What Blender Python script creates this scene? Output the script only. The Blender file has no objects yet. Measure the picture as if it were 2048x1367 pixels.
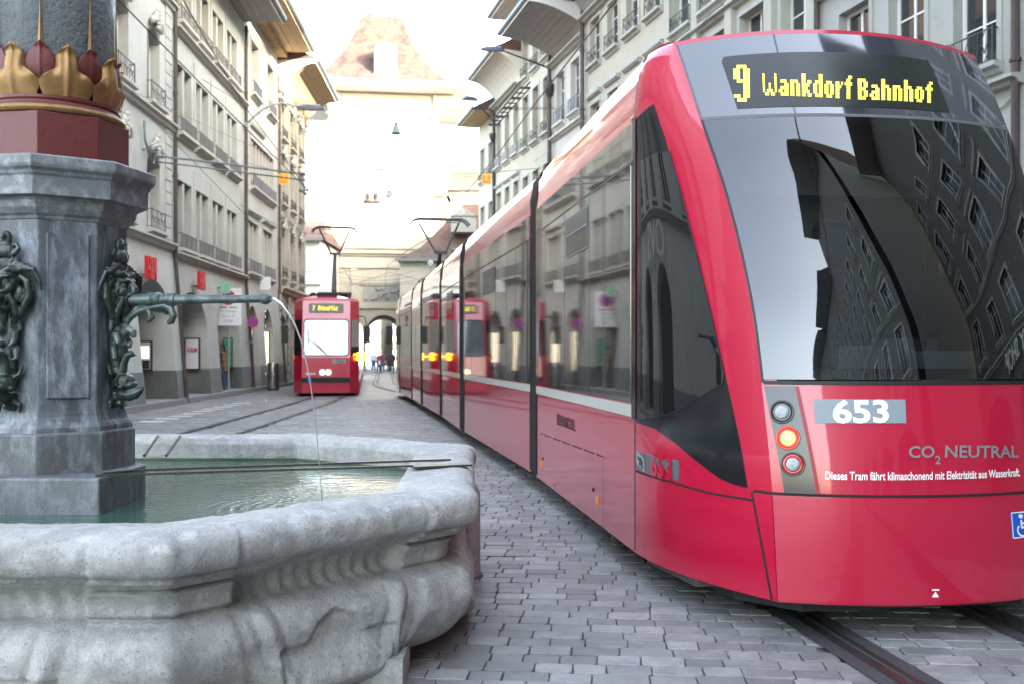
import bpy, bmesh, math, random
import numpy as np
from mathutils import Vector, Matrix, noise
from mathutils.bvhtree import BVHTree
from mathutils.geometry import delaunay_2d_cdt

random.seed(7)
SC = bpy.context.scene
COL = SC.collection
rad = math.radians

# ---------------- camera, world, sun, exposure ----------------
cam_d = bpy.data.cameras.new('camera'); cam = bpy.data.objects.new('camera', cam_d); COL.objects.link(cam)
cam.location = (0, 0, 1.4); cam.rotation_euler = (rad(90), 0, 0)
cam_d.lens = 35; cam_d.sensor_width = 36; cam_d.shift_y = 0.012
cam_d.clip_start = 0.05; cam_d.clip_end = 3000
cam_d.dof.use_dof = True; cam_d.dof.focus_distance = 5.2; cam_d.dof.aperture_fstop = 4.0
SC.camera = cam

SUN_EL = 15.0
SUN_AZ = 126.0           # degrees clockwise from +Y : behind the camera, to the right
world = bpy.data.worlds.new('World'); SC.world = world; world.use_nodes = True
wn = world.node_tree; bg = wn.nodes['Background']
sky = wn.nodes.new('ShaderNodeTexSky'); sky.sky_type = 'NISHITA'; sky.sun_disc = False
sky.sun_elevation = rad(SUN_EL); sky.sun_rotation = rad(SUN_AZ)
sky.air_density = 1.0; sky.dust_density = 4.5; sky.ozone_density = 1.0; sky.altitude = 500
hs = wn.nodes.new('ShaderNodeHueSaturation'); hs.inputs['Saturation'].default_value = .66; hs.inputs['Hue'].default_value = .5
warm = wn.nodes.new('ShaderNodeVectorMath'); warm.operation = 'MULTIPLY'; warm.inputs[1].default_value = (1.03, 1.0, .95)
wn.links.new(sky.outputs[0], hs.inputs['Color']); wn.links.new(hs.outputs[0], warm.inputs[0]); wn.links.new(warm.outputs[0], bg.inputs[0]); bg.inputs[1].default_value = 0.15
sd = bpy.data.lights.new('sun', 'SUN'); sun = bpy.data.objects.new('sun', sd); COL.objects.link(sun)
sd.energy = 2.0; sd.angle = rad(0.53); sd.color = (1.0, 0.93, 0.84)
_s = Vector((math.sin(rad(SUN_AZ))*math.cos(rad(SUN_EL)), math.cos(rad(SUN_AZ))*math.cos(rad(SUN_EL)), math.sin(rad(SUN_EL))))
sun.rotation_euler = _s.to_track_quat('Z', 'Y').to_euler(); sun.location = (20, -20, 60)
SC.view_settings.view_transform = 'Standard'; SC.view_settings.look = 'None'
SC.view_settings.gamma = 1; SC.view_settings.use_curve_mapping = False
SC.view_settings.exposure = 4.0
SC.render.engine = 'CYCLES'
SC.cycles.max_bounces = 8; SC.cycles.diffuse_bounces = 4; SC.cycles.glossy_bounces = 4
SC.cycles.caustics_reflective = False; SC.cycles.caustics_refractive = False
SC.cycles.sample_clamp_indirect = 6

# pixel (2048 wide photograph) <-> place helpers used while surveying the street
F = 1991.0; HY = 708.0; HZ = 1.4
def at(px, py, Y): return Vector(((px-1024)/F*Y, Y, HZ-(py-HY)/F*Y))
def gnd(px, py, z=0.0):
    Y = F*(HZ-z)/(py-HY); return Vector(((px-1024)/F*Y, Y, z))

# ---------------- materials ----------------
MATS = {}
def mat(name, col, rough=0.7, metal=0.0, spec=0.5, emit=None, estr=1.0, coat=0.0, coat_rough=0.03,
        var=0.0, vscale=3.0, bump=0.0, bscale=40.0, stretch=(1,1,1), dirt=None, dscale=1.5, dlo=.55, dhi=.75, rvar=0.0, ior=None, alpha=None, trans=0.0, bdist=0.02):
    m = bpy.data.materials.new(name); m.use_nodes = True; MATS[name] = m
    nt = m.node_tree; b = nt.nodes['Principled BSDF']; L = nt.links
    b.inputs['Base Color'].default_value = (*col, 1); b.inputs['Roughness'].default_value = rough
    b.inputs['Metallic'].default_value = metal; b.inputs['Specular IOR Level'].default_value = spec
    if ior: b.inputs['IOR'].default_value = ior
    b.inputs['Coat Weight'].default_value = coat; b.inputs['Coat Roughness'].default_value = coat_rough
    b.inputs['Transmission Weight'].default_value = trans
    if emit: b.inputs['Emission Color'].default_value = (*emit, 1); b.inputs['Emission Strength'].default_value = estr
    if var or bump or dirt or rvar:
        tc = nt.nodes.new('ShaderNodeTexCoord'); mp = nt.nodes.new('ShaderNodeMapping'); mp.inputs['Scale'].default_value = stretch
        geo = nt.nodes.new('ShaderNodeNewGeometry'); L.new(geo.outputs['Position'], mp.inputs['Vector'])
    def noi(scale, detail=5, rg=.6):
        n = nt.nodes.new('ShaderNodeTexNoise'); n.inputs['Scale'].default_value = scale; n.inputs['Detail'].default_value = detail
        n.inputs['Roughness'].default_value = rg; L.new(mp.outputs[0], n.inputs['Vector']); return n
    cur = None
    if var:
        n = noi(vscale); r = nt.nodes.new('ShaderNodeMapRange'); r.inputs['From Min'].default_value = .3; r.inputs['From Max'].default_value = .7
        r.inputs['To Min'].default_value = 1-var; r.inputs['To Max'].default_value = 1+var; L.new(n.outputs[0], r.inputs[0])
        mx = nt.nodes.new('ShaderNodeVectorMath'); mx.operation = 'SCALE'; mx.inputs[0].default_value = col; L.new(r.outputs[0], mx.inputs['Scale'])
        cur = mx.outputs[0]
    if dirt:
        n = noi(dscale, 8, .65); r = nt.nodes.new('ShaderNodeMapRange'); r.inputs['From Min'].default_value = dlo; r.inputs['From Max'].default_value = dhi
        L.new(n.outputs[0], r.inputs[0]); mix = nt.nodes.new('ShaderNodeMix'); mix.data_type = 'RGBA'
        L.new(r.outputs[0], mix.inputs['Factor'])
        if cur: L.new(cur, mix.inputs['A'])
        else: mix.inputs['A'].default_value = (*col, 1)
        mix.inputs['B'].default_value = (*dirt, 1); cur = mix.outputs['Result']
    if cur: L.new(cur, b.inputs['Base Color'])
    if rvar:
        n = noi(vscale*2.3); r = nt.nodes.new('ShaderNodeMapRange'); r.inputs['To Min'].default_value = max(0, rough-rvar); r.inputs['To Max'].default_value = min(1, rough+rvar)
        L.new(n.outputs[0], r.inputs[0]); L.new(r.outputs[0], b.inputs['Roughness'])
    if bump:
        n = noi(bscale, 8, .65); bp = nt.nodes.new('ShaderNodeBump'); bp.inputs['Strength'].default_value = bump; bp.inputs['Distance'].default_value = bdist
        L.new(n.outputs[0], bp.inputs['Height']); L.new(bp.outputs[0], b.inputs['Normal'])
        if coat: L.new(bp.outputs[0], b.inputs['Coat Normal']) if bump < .05 else None
    return m

M = MATS
mat('stone_l1', (.455,.465,.42), .85, var=.10, vscale=.9, bump=.25, bscale=30, dirt=(.30,.29,.25), dscale=.7, dlo=.58, dhi=.85)
mat('stone_l2', (.415,.425,.38), .85, var=.08, vscale=1.1, bump=.25, bscale=30, dirt=(.29,.29,.24), dscale=.6, dlo=.55, dhi=.85)
mat('stone_l3', (.46,.45,.40), .85, var=.08, vscale=.8, bump=.2, bscale=30, dirt=(.30,.29,.25), dscale=.9, dlo=.58, dhi=.85)
mat('stone_l4', (.40,.38,.31), .85, var=.12, vscale=.8, bump=.3, bscale=20, dirt=(.25,.24,.20), dscale=1.2, dlo=.52, dhi=.8)
mat('stone_r1', (.46,.43,.33), .85, var=.08, vscale=.9, bump=.2, bscale=30, dirt=(.34,.32,.26), dscale=.9, dlo=.6, dhi=.85)
mat('stone_r2', (.56,.54,.49), .85, var=.05, vscale=.9, bump=.1, bscale=30)
mat('stone_r3', (.46,.43,.33), .85, var=.06, vscale=.9, bump=.2, bscale=30, dirt=(.35,.33,.27), dscale=1.0, dlo=.6, dhi=.85)
mat('stone_r4', (.43,.42,.35), .85, var=.06, vscale=.9, bump=.2, bscale=30)
mat('stone_r5', (.36,.365,.33), .85, var=.10, vscale=.7, bump=.25, bscale=25, dirt=(.24,.24,.21), dscale=.8, dlo=.55, dhi=.85)
mat('plinth', (.17,.175,.165), .85, var=.12, vscale=1.4, bump=.3, bscale=30)
mat('trim', (.44,.44,.39), .8, var=.08, vscale=2, bump=.15, bscale=40)
mat('trim_dark', (.22,.215,.19), .85, var=.15, vscale=2)
mat('stone_reflection_dark', (.13,.125,.115), .9, var=.1, vscale=1)  # stone made darker so the unseen buildings reflect dark in the windscreen
mat('white_frame', (.72,.71,.68), .45)
mat('beige_blind', (.42,.38,.27), .75, var=.05, vscale=2)
mat('pane', (.03,.035,.035), .04, spec=.9, var=.2, vscale=.6)
mat('iron', (.045,.045,.045), .5, metal=.3)
mat('iron_grey', (.13,.12,.105), .6)
mat('slat_grey', (.13,.13,.14), .6)
mat('copper_pipe', (.075,.055,.05), .5, metal=.3, var=.25, vscale=1.5)
mat('soffit', (.34,.33,.31), .8, var=.08, vscale=3, stretch=(1,1,1))
mat('soffit_wood', (.50,.36,.20), .8, var=.12, vscale=3)
mat('soffit_cream', (.60,.56,.48), .8, var=.05)
mat('gutter', (.12,.14,.14), .5, metal=.4)
mat('roof_tile', (.11,.060,.044), .85, var=.25, vscale=9, bump=.5, bscale=14, dirt=(.07,.045,.035), dscale=3, dlo=.5, dhi=.7)
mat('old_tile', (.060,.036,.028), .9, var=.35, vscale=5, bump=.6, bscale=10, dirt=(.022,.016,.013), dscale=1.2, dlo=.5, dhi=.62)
mat('dark_in', (.06,.055,.05), .9)
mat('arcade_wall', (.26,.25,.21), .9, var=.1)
mat('tower_plaster', (.52,.49,.43), .9, var=.06, vscale=.5, dirt=(.50,.46,.40), dscale=.4, dlo=.5, dhi=.8)
mat('gate_stone', (.34,.31,.245), .9, var=.1, vscale=.6, bump=.2, bscale=10)

# ---------------- mesh builder ----------------
def frame(x_axis, origin=(0,0,0)):
    x = Vector(x_axis).normalized(); z = Vector((0,0,1)); y = z.cross(x).normalized(); z = x.cross(y)
    m = Matrix((x, y, z)).transposed().to_4x4(); m.translation = Vector(origin); return m

class MB:
    def __init__(s): s.v = []; s.f = []; s.mi = []; s.cm = 0
    def add(s, vs, fs):
        o = len(s.v); s.v += [tuple(p) for p in vs]; s.f += [tuple(i+o for i in f) for f in fs]; s.mi += [s.cm]*len(fs); return s
    def box(s, x0, x1, y0, y1, z0, z1):
        if x0 > x1: x0, x1 = x1, x0
        if y0 > y1: y0, y1 = y1, y0
        if z0 > z1: z0, z1 = z1, z0
        return s.add([(x0,y0,z0),(x1,y0,z0),(x1,y1,z0),(x0,y1,z0),(x0,y0,z1),(x1,y0,z1),(x1,y1,z1),(x0,y1,z1)],
              [(0,3,2,1),(4,5,6,7),(0,1,5,4),(1,2,6,5),(2,3,7,6),(3,0,4,7)])
    def bar(s, p, q, w=.02, h=None, up=(0,0,1)):
        h = h or w; p = Vector(p); q = Vector(q); d = (q-p).normalized(); up = Vector(up)
        if abs(d.dot(up)) > .98: up = Vector((1,0,0))
        a = d.cross(up).normalized()*w/2; b = a.cross(d).normalized()*h/2
        return s.add([p-a-b,p+a-b,p+a+b,p-a+b,q-a-b,q+a-b,q+a+b,q-a+b],
              [(3,2,1,0),(4,5,6,7),(0,1,5,4),(1,2,6,5),(2,3,7,6),(3,0,4,7)])
    def tube(s, path, r, n=8, cap=True, closed=False):
        P = [Vector(p) for p in path]; k = len(P); rr = r if hasattr(r, '__len__') else [r]*k
        base = len(s.v); ref = None; vs = []
        for i, p in enumerate(P):
            if closed: d = (P[(i+1) % k]-P[i-1]).normalized()
            else: d = (P[min(i+1, k-1)]-P[max(i-1, 0)]).normalized()
            if ref is None:
                ref = Vector((0,0,1)) if abs(d.z) < .9 else Vector((1,0,0))
            a = d.cross(ref)
            if a.length < 1e-5: ref = Vector((1,0,0)) if abs(d.x) < .9 else Vector((0,1,0)); a = d.cross(ref)
            a.normalize(); b = d.cross(a).normalized(); ref = -b if False else a.cross(d)
            for j in range(n):
                t = 2*math.pi*j/n; vs.append(p + a*math.cos(t)*rr[i] + b*math.sin(t)*rr[i])
        fs = []
        for i in range(k if closed else k-1):
            i2 = (i+1) % k
            for j in range(n):
                j2 = (j+1) % n; fs.append((i*n+j, i*n+j2, i2*n+j2, i2*n+j))
        if cap and not closed: fs += [tuple(reversed(range(n))), tuple(range((k-1)*n, k*n))]
        return s.add(vs, [tuple(reversed(f)) for f in fs])
    def lathe(s, prof, n=24, c=(0,0), ph=0.0, cap=True):
        vs = []; k = len(prof)
        for r, z in prof:
            for j in range(n):
                t = 2*math.pi*j/n+ph; vs.append((c[0]+r*math.cos(t), c[1]+r*math.sin(t), z))
        fs = [(i*n+j, i*n+(j+1) % n, (i+1)*n+(j+1) % n, (i+1)*n+j) for i in range(k-1) for j in range(n)]
        if cap: fs += [tuple(reversed(range(n))), tuple(range((k-1)*n, k*n))]
        return s.add(vs, fs)
    def prism(s, poly, y0, y1):           # poly in (x,z), extruded in y
        n = len(poly); vs = [(x, y0, z) for x, z in poly]+[(x, y1, z) for x, z in poly]
        fs = [tuple(range(n)), tuple(reversed(range(n, 2*n)))]+[(i, i+n, (i+1) % n+n, (i+1) % n) for i in range(n)]
        return s.add(vs, fs)
    def prismz(s, poly, z0, z1):          # poly in (x,y), ccw
        n = len(poly); vs = [(x, y, z0) for x, y in poly]+[(x, y, z1) for x, y in poly]
        fs = [tuple(reversed(range(n))), tuple(range(n, 2*n))]+[(i, (i+1) % n, (i+1) % n+n, i+n) for i in range(n)]
        return s.add(vs, fs)
    def prismx(s, poly, x0, x1):          # poly in (y,z), extruded in x
        n = len(poly); vs = [(x0, y, z) for y, z in poly]+[(x1, y, z) for y, z in poly]
        fs = [tuple(reversed(range(n))), tuple(range(n, 2*n))]+[(i, (i+1) % n, (i+1) % n+n, i+n) for i in range(n)]
        return s.add(vs, fs)
    def ball(s, c, r, nu=10, nv=7, rot=None):
        r = r if hasattr(r, '__len__') else (r, r, r); c = Vector(c); vs = []
        for i in range(nv+1):
            ph = math.pi*i/nv
            for j in range(nu):
                t = 2*math.pi*j/nu; p = Vector((r[0]*math.sin(ph)*math.cos(t), r[1]*math.sin(ph)*math.sin(t), r[2]*math.cos(ph)))
                if rot: p = rot @ p
                vs.append(c+p)
        fs = [((i)*nu+j, (i+1)*nu+j, (i+1)*nu+(j+1) % nu, i*nu+(j+1) % nu) for i in range(nv) for j in range(nu)]
        return s.add(vs, fs)
    def grid(s, fn, nu, nv, flip=False):
        vs = [fn(i/nu, j/nv) for j in range(nv+1) for i in range(nu+1)]
        fs = []
        for j in range(nv):
            for i in range(nu):
                a = j*(nu+1)+i; q = (a, a+1, a+nu+2, a+nu+1); fs.append(tuple(reversed(q)) if flip else q)
        return s.add(vs, fs)
    def tf(s, mx):
        s.v = [tuple(mx @ Vector(p)) for p in s.v]; return s
    def mesh(s, name, mats, smooth=False):
        me = bpy.data.meshes.new(name); me.from_pydata(s.v, [], s.f)
        mats = mats if isinstance(mats, (list, tuple)) else [mats]
        for m in mats: me.materials.append(M[m] if isinstance(m, str) else m)
        if len(mats) > 1: me.polygons.foreach_set('material_index', s.mi)
        if smooth: me.polygons.foreach_set('use_smooth', [True]*len(me.polygons))
        me.update()
        return me
    def build(s, name, mats, parent=None, smooth=False, world=True, fix=False, auto=None):
        """world=True: vertices are world coordinates, moved into the parent's frame"""
        if world and parent is not None: s.tf(WM(parent).inverted())
        me = s.mesh(name, mats, smooth or auto is not None)
        if fix or auto is not None:
            bm = bmesh.new(); bm.from_mesh(me)
            if fix: bmesh.ops.remove_doubles(bm, verts=bm.verts, dist=1e-5); bmesh.ops.recalc_face_normals(bm, faces=bm.faces)
            if auto is not None:
                for e in bm.edges:
                    if len(e.link_faces) == 2 and e.calc_face_angle(0) > rad(auto): e.smooth = False
            bm.to_mesh(me); bm.free()
        o = bpy.data.objects.new(name, me); COL.objects.link(o)
        if parent is not None: o.parent = parent
        return o

def WM(o):
    m = Matrix.LocRotScale(o.location, o.rotation_euler, o.scale)
    return WM(o.parent) @ m if o.parent else m
def tag(o, label=None, cat=None, group=None, kind=None):
    if label: o['label'] = label
    if cat: o['category'] = cat
    if group: o['group'] = group
    if kind: o['kind'] = kind
    return o
def thing(name, label, cat, loc=(0,0,0), rotz=0, group=None):
    o = bpy.data.objects.new(name, None); COL.objects.link(o); o.location = loc; o.rotation_euler = (0,0,rotz); o.empty_display_size = .3
    return tag(o, label, cat, group)
def inst(data, name, parent, loc=(0,0,0), rot=(0,0,0), scale=(1,1,1)):
    o = bpy.data.objects.new(name, data); COL.objects.link(o); o.parent = parent; o.location = loc; o.rotation_euler = rot; o.scale = scale
    return o
def remesh(o, voxel=.008, smooth=2):
    m = o.modifiers.new('r', 'REMESH'); m.mode = 'VOXEL'; m.voxel_size = voxel
    if smooth: s = o.modifiers.new('s', 'SMOOTH'); s.iterations = smooth; s.factor = .5
    dg = bpy.context.evaluated_depsgraph_get(); ev = o.evaluated_get(dg); me = bpy.data.meshes.new_from_object(ev)
    o.modifiers.clear(); old = o.data; o.data = me
    me.polygons.foreach_set('use_smooth', [True]*len(me.polygons)); bpy.data.meshes.remove(old)
    return o

def text_geo(body, bold=0.0, size=1.0, res=3):
    """flat text as 2D points and faces, normalised: x 0..1, y 0..1 over its box"""
    cu = bpy.data.curves.new('t', 'FONT'); cu.body = body; cu.size = size; cu.offset = bold; cu.resolution_u = res
    o = bpy.data.objects.new('t', cu); COL.objects.link(o)
    dg = bpy.context.evaluated_depsgraph_get(); me = bpy.data.meshes.new_from_object(o.evaluated_get(dg))
    vs = [(v.co.x, v.co.y) for v in me.vertices]; fs = [tuple(p.vertices) for p in me.polygons]
    bpy.data.objects.remove(o); bpy.data.curves.remove(cu); bpy.data.meshes.remove(me)
    xs = [v[0] for v in vs]; ys = [v[1] for v in vs]; w = max(xs)-min(xs); h = max(ys)-min(ys)
    return [((x-min(xs))/w, (y-min(ys))/h) for x, y in vs], fs, w/h
def slab_text(body, width, height, depth, bold=0.0, res=2):
    """solid letters in the local XZ plane, thickness along y"""
    vs, fs, _ = text_geo(body, bold, res=res); n = len(vs)
    mb = MB(); V = [(x*width, 0, y*height) for x, y in vs]+[(x*width, depth, y*height) for x, y in vs]
    cnt = {}
    for f in fs:
        for i in range(len(f)):
            e = (f[i], f[(i+1) % len(f)]); cnt[e] = 1
    side = [(a, a+n, b+n, b) for a, b in cnt if (b, a) not in cnt]
    return mb.add(V, [tuple(f) for f in fs]+[tuple(i+n for i in reversed(f)) for f in fs]+side)
# ---------------- paths of the tracks ----------------
SIDE = [(.76,6.15),(.245,9.955),(.193,10.38),(-.761,15.80),(-.845,16.25),(-1.378,19.6),(-1.446,19.99),(-2.15,23.93),(-2.22,24.28),(-2.72,27.2),(-2.77,27.45),(-3.53,31.4),(-3.57,31.6),(-4.13,34.7)]
def smooth_path(P, n=6):
    P = [Vector((p[0], p[1], 0)) for p in P]; out = []
    for i in range(len(P)-1):
        p0 = P[max(i-1, 0)]; p1 = P[i]; p2 = P[i+1]; p3 = P[min(i+2, len(P)-1)]
        for k in range(n):
            t = k/n; out.append(.5*((2*p1)+(p2-p0)*t+(2*p0-5*p1+4*p2-p3)*t*t+(3*p1-p0-3*p2+p3)*t**3))
    out.append(P[-1]); return out
def off_path(P, d):
    out = []
    for i, p in enumerate(P):
        t = (P[min(i+1, len(P)-1)]-P[max(i-1, 0)]).normalized(); out.append(p+Vector((t.y, -t.x, 0))*d)
    return out
_c = [(3.1,-12),(2.62,-2),(2.42,2.3)]
for k in (0, 1, 3, 5, 7, 9, 11, 13):
    a = Vector(SIDE[max(k-1, 0)]); b = Vector(SIDE[min(k+1, 13)]); t = (b-a).normalized(); p = Vector(SIDE[k])+Vector((t.y, -t.x))*1.15; _c.append((p.x, p.y))
_c += [(-5.6,45),(-7.6,60),(-9.8,78),(-12,110)]
TRACK1 = smooth_path(_c)
TRACK2 = smooth_path([(-3.6,-12),(-4.6,3),(-5.05,12),(-5.3,17.5),(-5.55,24),(-5.85,30),(-6.35,34.5),(-7.6,43),(-9.6,58),(-11.6,78),(-13.6,110)])
TRACK3 = smooth_path([(-5.0,8),(-3.9,12),(-2.85,17),(-3.15,21),(-3.6,25),(-4.5,32),(-6.0,42)])

# ---------------- ground ----------------
def cobble_mat(name, far):
    m = bpy.data.materials.new(name); m.use_nodes = True; M[name] = m; nt = m.node_tree; L = nt.links; b = nt.nodes['Principled BSDF']
    g = nt.nodes.new('ShaderNodeNewGeometry')
    mp = nt.nodes.new('ShaderNodeMapping'); mp.inputs['Rotation'].default_value = (0, 0, rad(5)); L.new(g.outputs['Position'], mp.inputs['Vector'])
    br = nt.nodes.new('ShaderNodeTexBrick'); br.inputs['Scale'].default_value = 1.0
    br.inputs['Brick Width'].default_value = .21; br.inputs['Row Height'].default_value = .131; br.inputs['Mortar Size'].default_value = .009
    br.inputs['Color1'].default_value = (.20,.205,.21,1); br.inputs['Color2'].default_value = (.145,.148,.152,1); br.inputs['Mortar'].default_value = (.07,.07,.07,1)
    L.new(mp.outputs[0], br.inputs['Vector'])
    n = nt.nodes.new('ShaderNodeTexNoise'); n.inputs['Scale'].default_value = .7; n.inputs['Detail'].default_value = 7; L.new(g.outputs['Position'], n.inputs['Vector'])
    r = nt.nodes.new('ShaderNodeMapRange'); r.inputs[1].default_value = .3; r.inputs[2].default_value = .7; r.inputs[3].default_value = .8; r.inputs[4].default_value = 1.2; L.new(n.outputs[0], r.inputs[0])
    mx = nt.nodes.new('ShaderNodeVectorMath'); mx.operation = 'SCALE'; L.new(br.outputs[0], mx.inputs[0]); L.new(r.outputs[0], mx.inputs['Scale'])
    L.new(mx.outputs[0], b.inputs['Base Color']); b.inputs['Roughness'].default_value = .55
    bp = nt.nodes.new('ShaderNodeBump'); bp.inputs['Strength'].default_value = .5; bp.inputs['Distance'].default_value = .01
    L.new(br.outputs['Fac'], bp.inputs['Height']); bp.invert = True; L.new(bp.outputs[0], b.inputs['Normal'])
cobble_mat('cobbles', True)
def sett_mat():
    m = bpy.data.materials.new('sett'); m.use_nodes = True; M['sett'] = m; nt = m.node_tree; L = nt.links; b = nt.nodes['Principled BSDF']
    g = nt.nodes.new('ShaderNodeNewGeometry'); oi = nt.nodes.new('ShaderNodeObjectInfo')
    at_ = nt.nodes.new('ShaderNodeAttribute'); at_.attribute_name = 'shade'
    add = nt.nodes.new('ShaderNodeMath'); add.operation = 'ADD'; L.new(at_.outputs['Fac'], add.inputs[0])
    n1 = nt.nodes.new('ShaderNodeTexWhiteNoise'); n1.noise_dimensions = '1D'
    L.new(g.outputs['Random Per Island'], add.inputs[1]); a2 = nt.nodes.new('ShaderNodeMath'); a2.operation = 'ADD'; L.new(add.outputs[0], a2.inputs[0]); L.new(oi.outputs['Random'], a2.inputs[1])
    L.new(a2.outputs[0], n1.inputs['W'])
    cr = nt.nodes.new('ShaderNodeValToRGB'); cr.color_ramp.elements[0].color = (.155,.154,.153,1); cr.color_ramp.elements[1].color = (.285,.28,.275,1)
    e = cr.color_ramp.elements.new(.45); e.color = (.207,.205,.202,1); e = cr.color_ramp.elements.new(.7); e.color = (.225,.222,.215,1); L.new(n1.outputs[0], cr.inputs[0])
    nz = nt.nodes.new('ShaderNodeTexNoise'); nz.inputs['Scale'].default_value = 9; nz.inputs['Detail'].default_value = 8; nz.inputs['Roughness'].default_value = .7; L.new(g.outputs['Position'], nz.inputs['Vector'])
    nf = nt.nodes.new('ShaderNodeTexNoise'); nf.inputs['Scale'].default_value = 1.1; nf.inputs['Detail'].default_value = 5; L.new(g.outputs['Position'], nf.inputs['Vector'])
    mu = nt.nodes.new('ShaderNodeMath'); mu.operation = 'MULTIPLY'
    r = nt.nodes.new('ShaderNodeMapRange'); r.inputs[1].default_value = .3; r.inputs[2].default_value = .7; r.inputs[3].default_value = .7; r.inputs[4].default_value = 1.25; L.new(nz.outputs[0], r.inputs[0])
    r2 = nt.nodes.new('ShaderNodeMapRange'); r2.inputs[1].default_value = .3; r2.inputs[2].default_value = .7; r2.inputs[3].default_value = .82; r2.inputs[4].default_value = 1.18; L.new(nf.outputs[0], r2.inputs[0])
    L.new(r.outputs[0], mu.inputs[0]); L.new(r2.outputs[0], mu.inputs[1])
    mx = nt.nodes.new('ShaderNodeVectorMath'); mx.operation = 'SCALE'; L.new(cr.outputs[0], mx.inputs[0]); L.new(mu.outputs[0], mx.inputs['Scale'])
    # sparse pale scratches and specks
    sp = nt.nodes.new('ShaderNodeTexNoise'); sp.inputs['Scale'].default_value = 55; sp.inputs['Detail'].default_value = 3; L.new(g.outputs['Position'], sp.inputs['Vector'])
    rs = nt.nodes.new('ShaderNodeMapRange'); rs.inputs[1].default_value = .70; rs.inputs[2].default_value = .76; rs.inputs[4].default_value = .5; L.new(sp.outputs[0], rs.inputs[0])
    mixs = nt.nodes.new('ShaderNodeMix'); mixs.data_type = 'RGBA'; L.new(rs.outputs[0], mixs.inputs['Factor']); L.new(mx.outputs[0], mixs.inputs['A']); mixs.inputs['B'].default_value = (.42,.41,.39,1)
    L.new(mixs.outputs['Result'], b.inputs['Base Color'])
    rr = nt.nodes.new('ShaderNodeMapRange'); rr.inputs[3].default_value = .45; rr.inputs[4].default_value = .8; L.new(nz.outputs[0], rr.inputs[0]); L.new(rr.outputs[0], b.inputs['Roughness'])
    bp = nt.nodes.new('ShaderNodeBump'); bp.inputs['Strength'].default_value = .35; bp.inputs['Distance'].default_value = .012; L.new(nz.outputs[0], bp.inputs['Height']); L.new(bp.outputs[0], b.inputs['Normal'])
sett_mat()
mat('joint', (.115,.113,.108), .95, var=.3, vscale=14, bump=.5, bscale=120, dirt=(.13,.13,.125), dscale=6)
mat('rail_steel', (.10,.09,.085), .32, metal=.7, var=.2, vscale=8)
mat('rail_shiny', (.30,.22,.18), .25, metal=.9)
mat('bitumen', (.045,.045,.047), .7, var=.25, vscale=5, bump=.4, bscale=60)
mat('road_paint', (.62,.62,.60), .7, dirt=(.3,.3,.3), dscale=20, dlo=.5, dhi=.65)
mat('kerb_stone', (.25,.25,.245), .75, var=.12, vscale=3, bump=.3, bscale=50)

gm = MB()
gm.add([(-600,-400,-.014),(600,-400,-.014),(600,2.0,-.014),(-600,2.0,-.014),(600,31,-.014),(-600,31,-.014),(600,900,-.014),(-600,900,-.014)],
       [(0,1,2,3),(5,4,6,7)])
gm.cm = 1; gm.add([(-600,2.0,-.014),(600,2.0,-.014),(600,31,-.014),(-600,31,-.014)], [(0,1,2,3)])
ground = gm.build('ground', ['cobbles','joint']); tag(ground, kind='structure')
GROUND = ground

# setts: laid in rows a little out of square with the picture, real stones with worn tops
FC = Vector((-2.53, 5.50))                 # centre of the fountain
def inside_poly(x, y, P):
    c = False; n = len(P)
    for i in range(n):
        x1, y1 = P[i]; x2, y2 = P[(i+1) % n]
        if (y1 > y) != (y2 > y) and x < (x2-x1)*(y-y1)/(y2-y1)+x1: c = not c
    return c
RIM = [(-1.17,3.4),(-.17,4.54),(-.27,7.03),(-1.5,7.95),(-3.85,7.95),(-4.95,6.9),(-4.95,4.5),(-3.75,3.4)]   # outer edge of the basin rim, anticlockwise
_rimin = [(FC.x+(x-FC.x)*.80, FC.y+(y-FC.y)*.80) for x, y in RIM]
_rails = []
for T, d in ((TRACK1,.5),(TRACK1,-.5),(TRACK2,.5),(TRACK2,-.5)):
    _rails.append(np.array([(p.x, p.y) for p in off_path(T, d)]))
def rail_x(k, y): R_ = _rails[k]; return np.interp(y, R_[:,1], R_[:,0])
rnd = random.Random(11)
ang = rad(-5.0); ca, sa = math.cos(ang), math.sin(ang)
def left_limit(y): return -8.437-.047*y+.55
def right_limit(y): return min(13.34-.2557*y, 9.5)
setts = []
RH = .131
for r in range(int(2.0/RH)-12, int(31/RH)+14):
    v = r*RH; u = -16+rnd.random()*.2; zrow = 0
    while u < 14:
        w = rnd.choice((.15,.17,.185,.2,.205,.225,.25)); uc = u+w/2; u += w
        x = uc*ca-v*sa; y = uc*sa+v*ca
        if y < 2.1 or y > 30.9: continue
        if abs(x) > .72*y+.7 or x < left_limit(y) or x > right_limit(y): continue
        if inside_poly(x, y, _rimin): continue
        sk = False
        for k in range(4):
            if abs(x-rail_x(k, y)) < (.0 if k < 2 else -.03)+w*.40: sk = True; break
        if sk:
            continue
        setts.append((x, y, w))
near = sorted(setts, key=lambda s: s[1]+abs(s[0])*.02)
def in_view(x, y):
    px = 1024+F*x/y; py = HY+F*1.4/y
    if not (0 < px < 2048 and py < 1367): return False
    if inside_poly(x, y, RIM) : return False
    if px < 960 and py > 880 and not (px > 830 and py > 960): return False
    if px > 1010 and py < 1010: return False
    return True
big = [s for s in near if in_view(s[0], s[1])][:300]; bigset = set(big)
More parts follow.
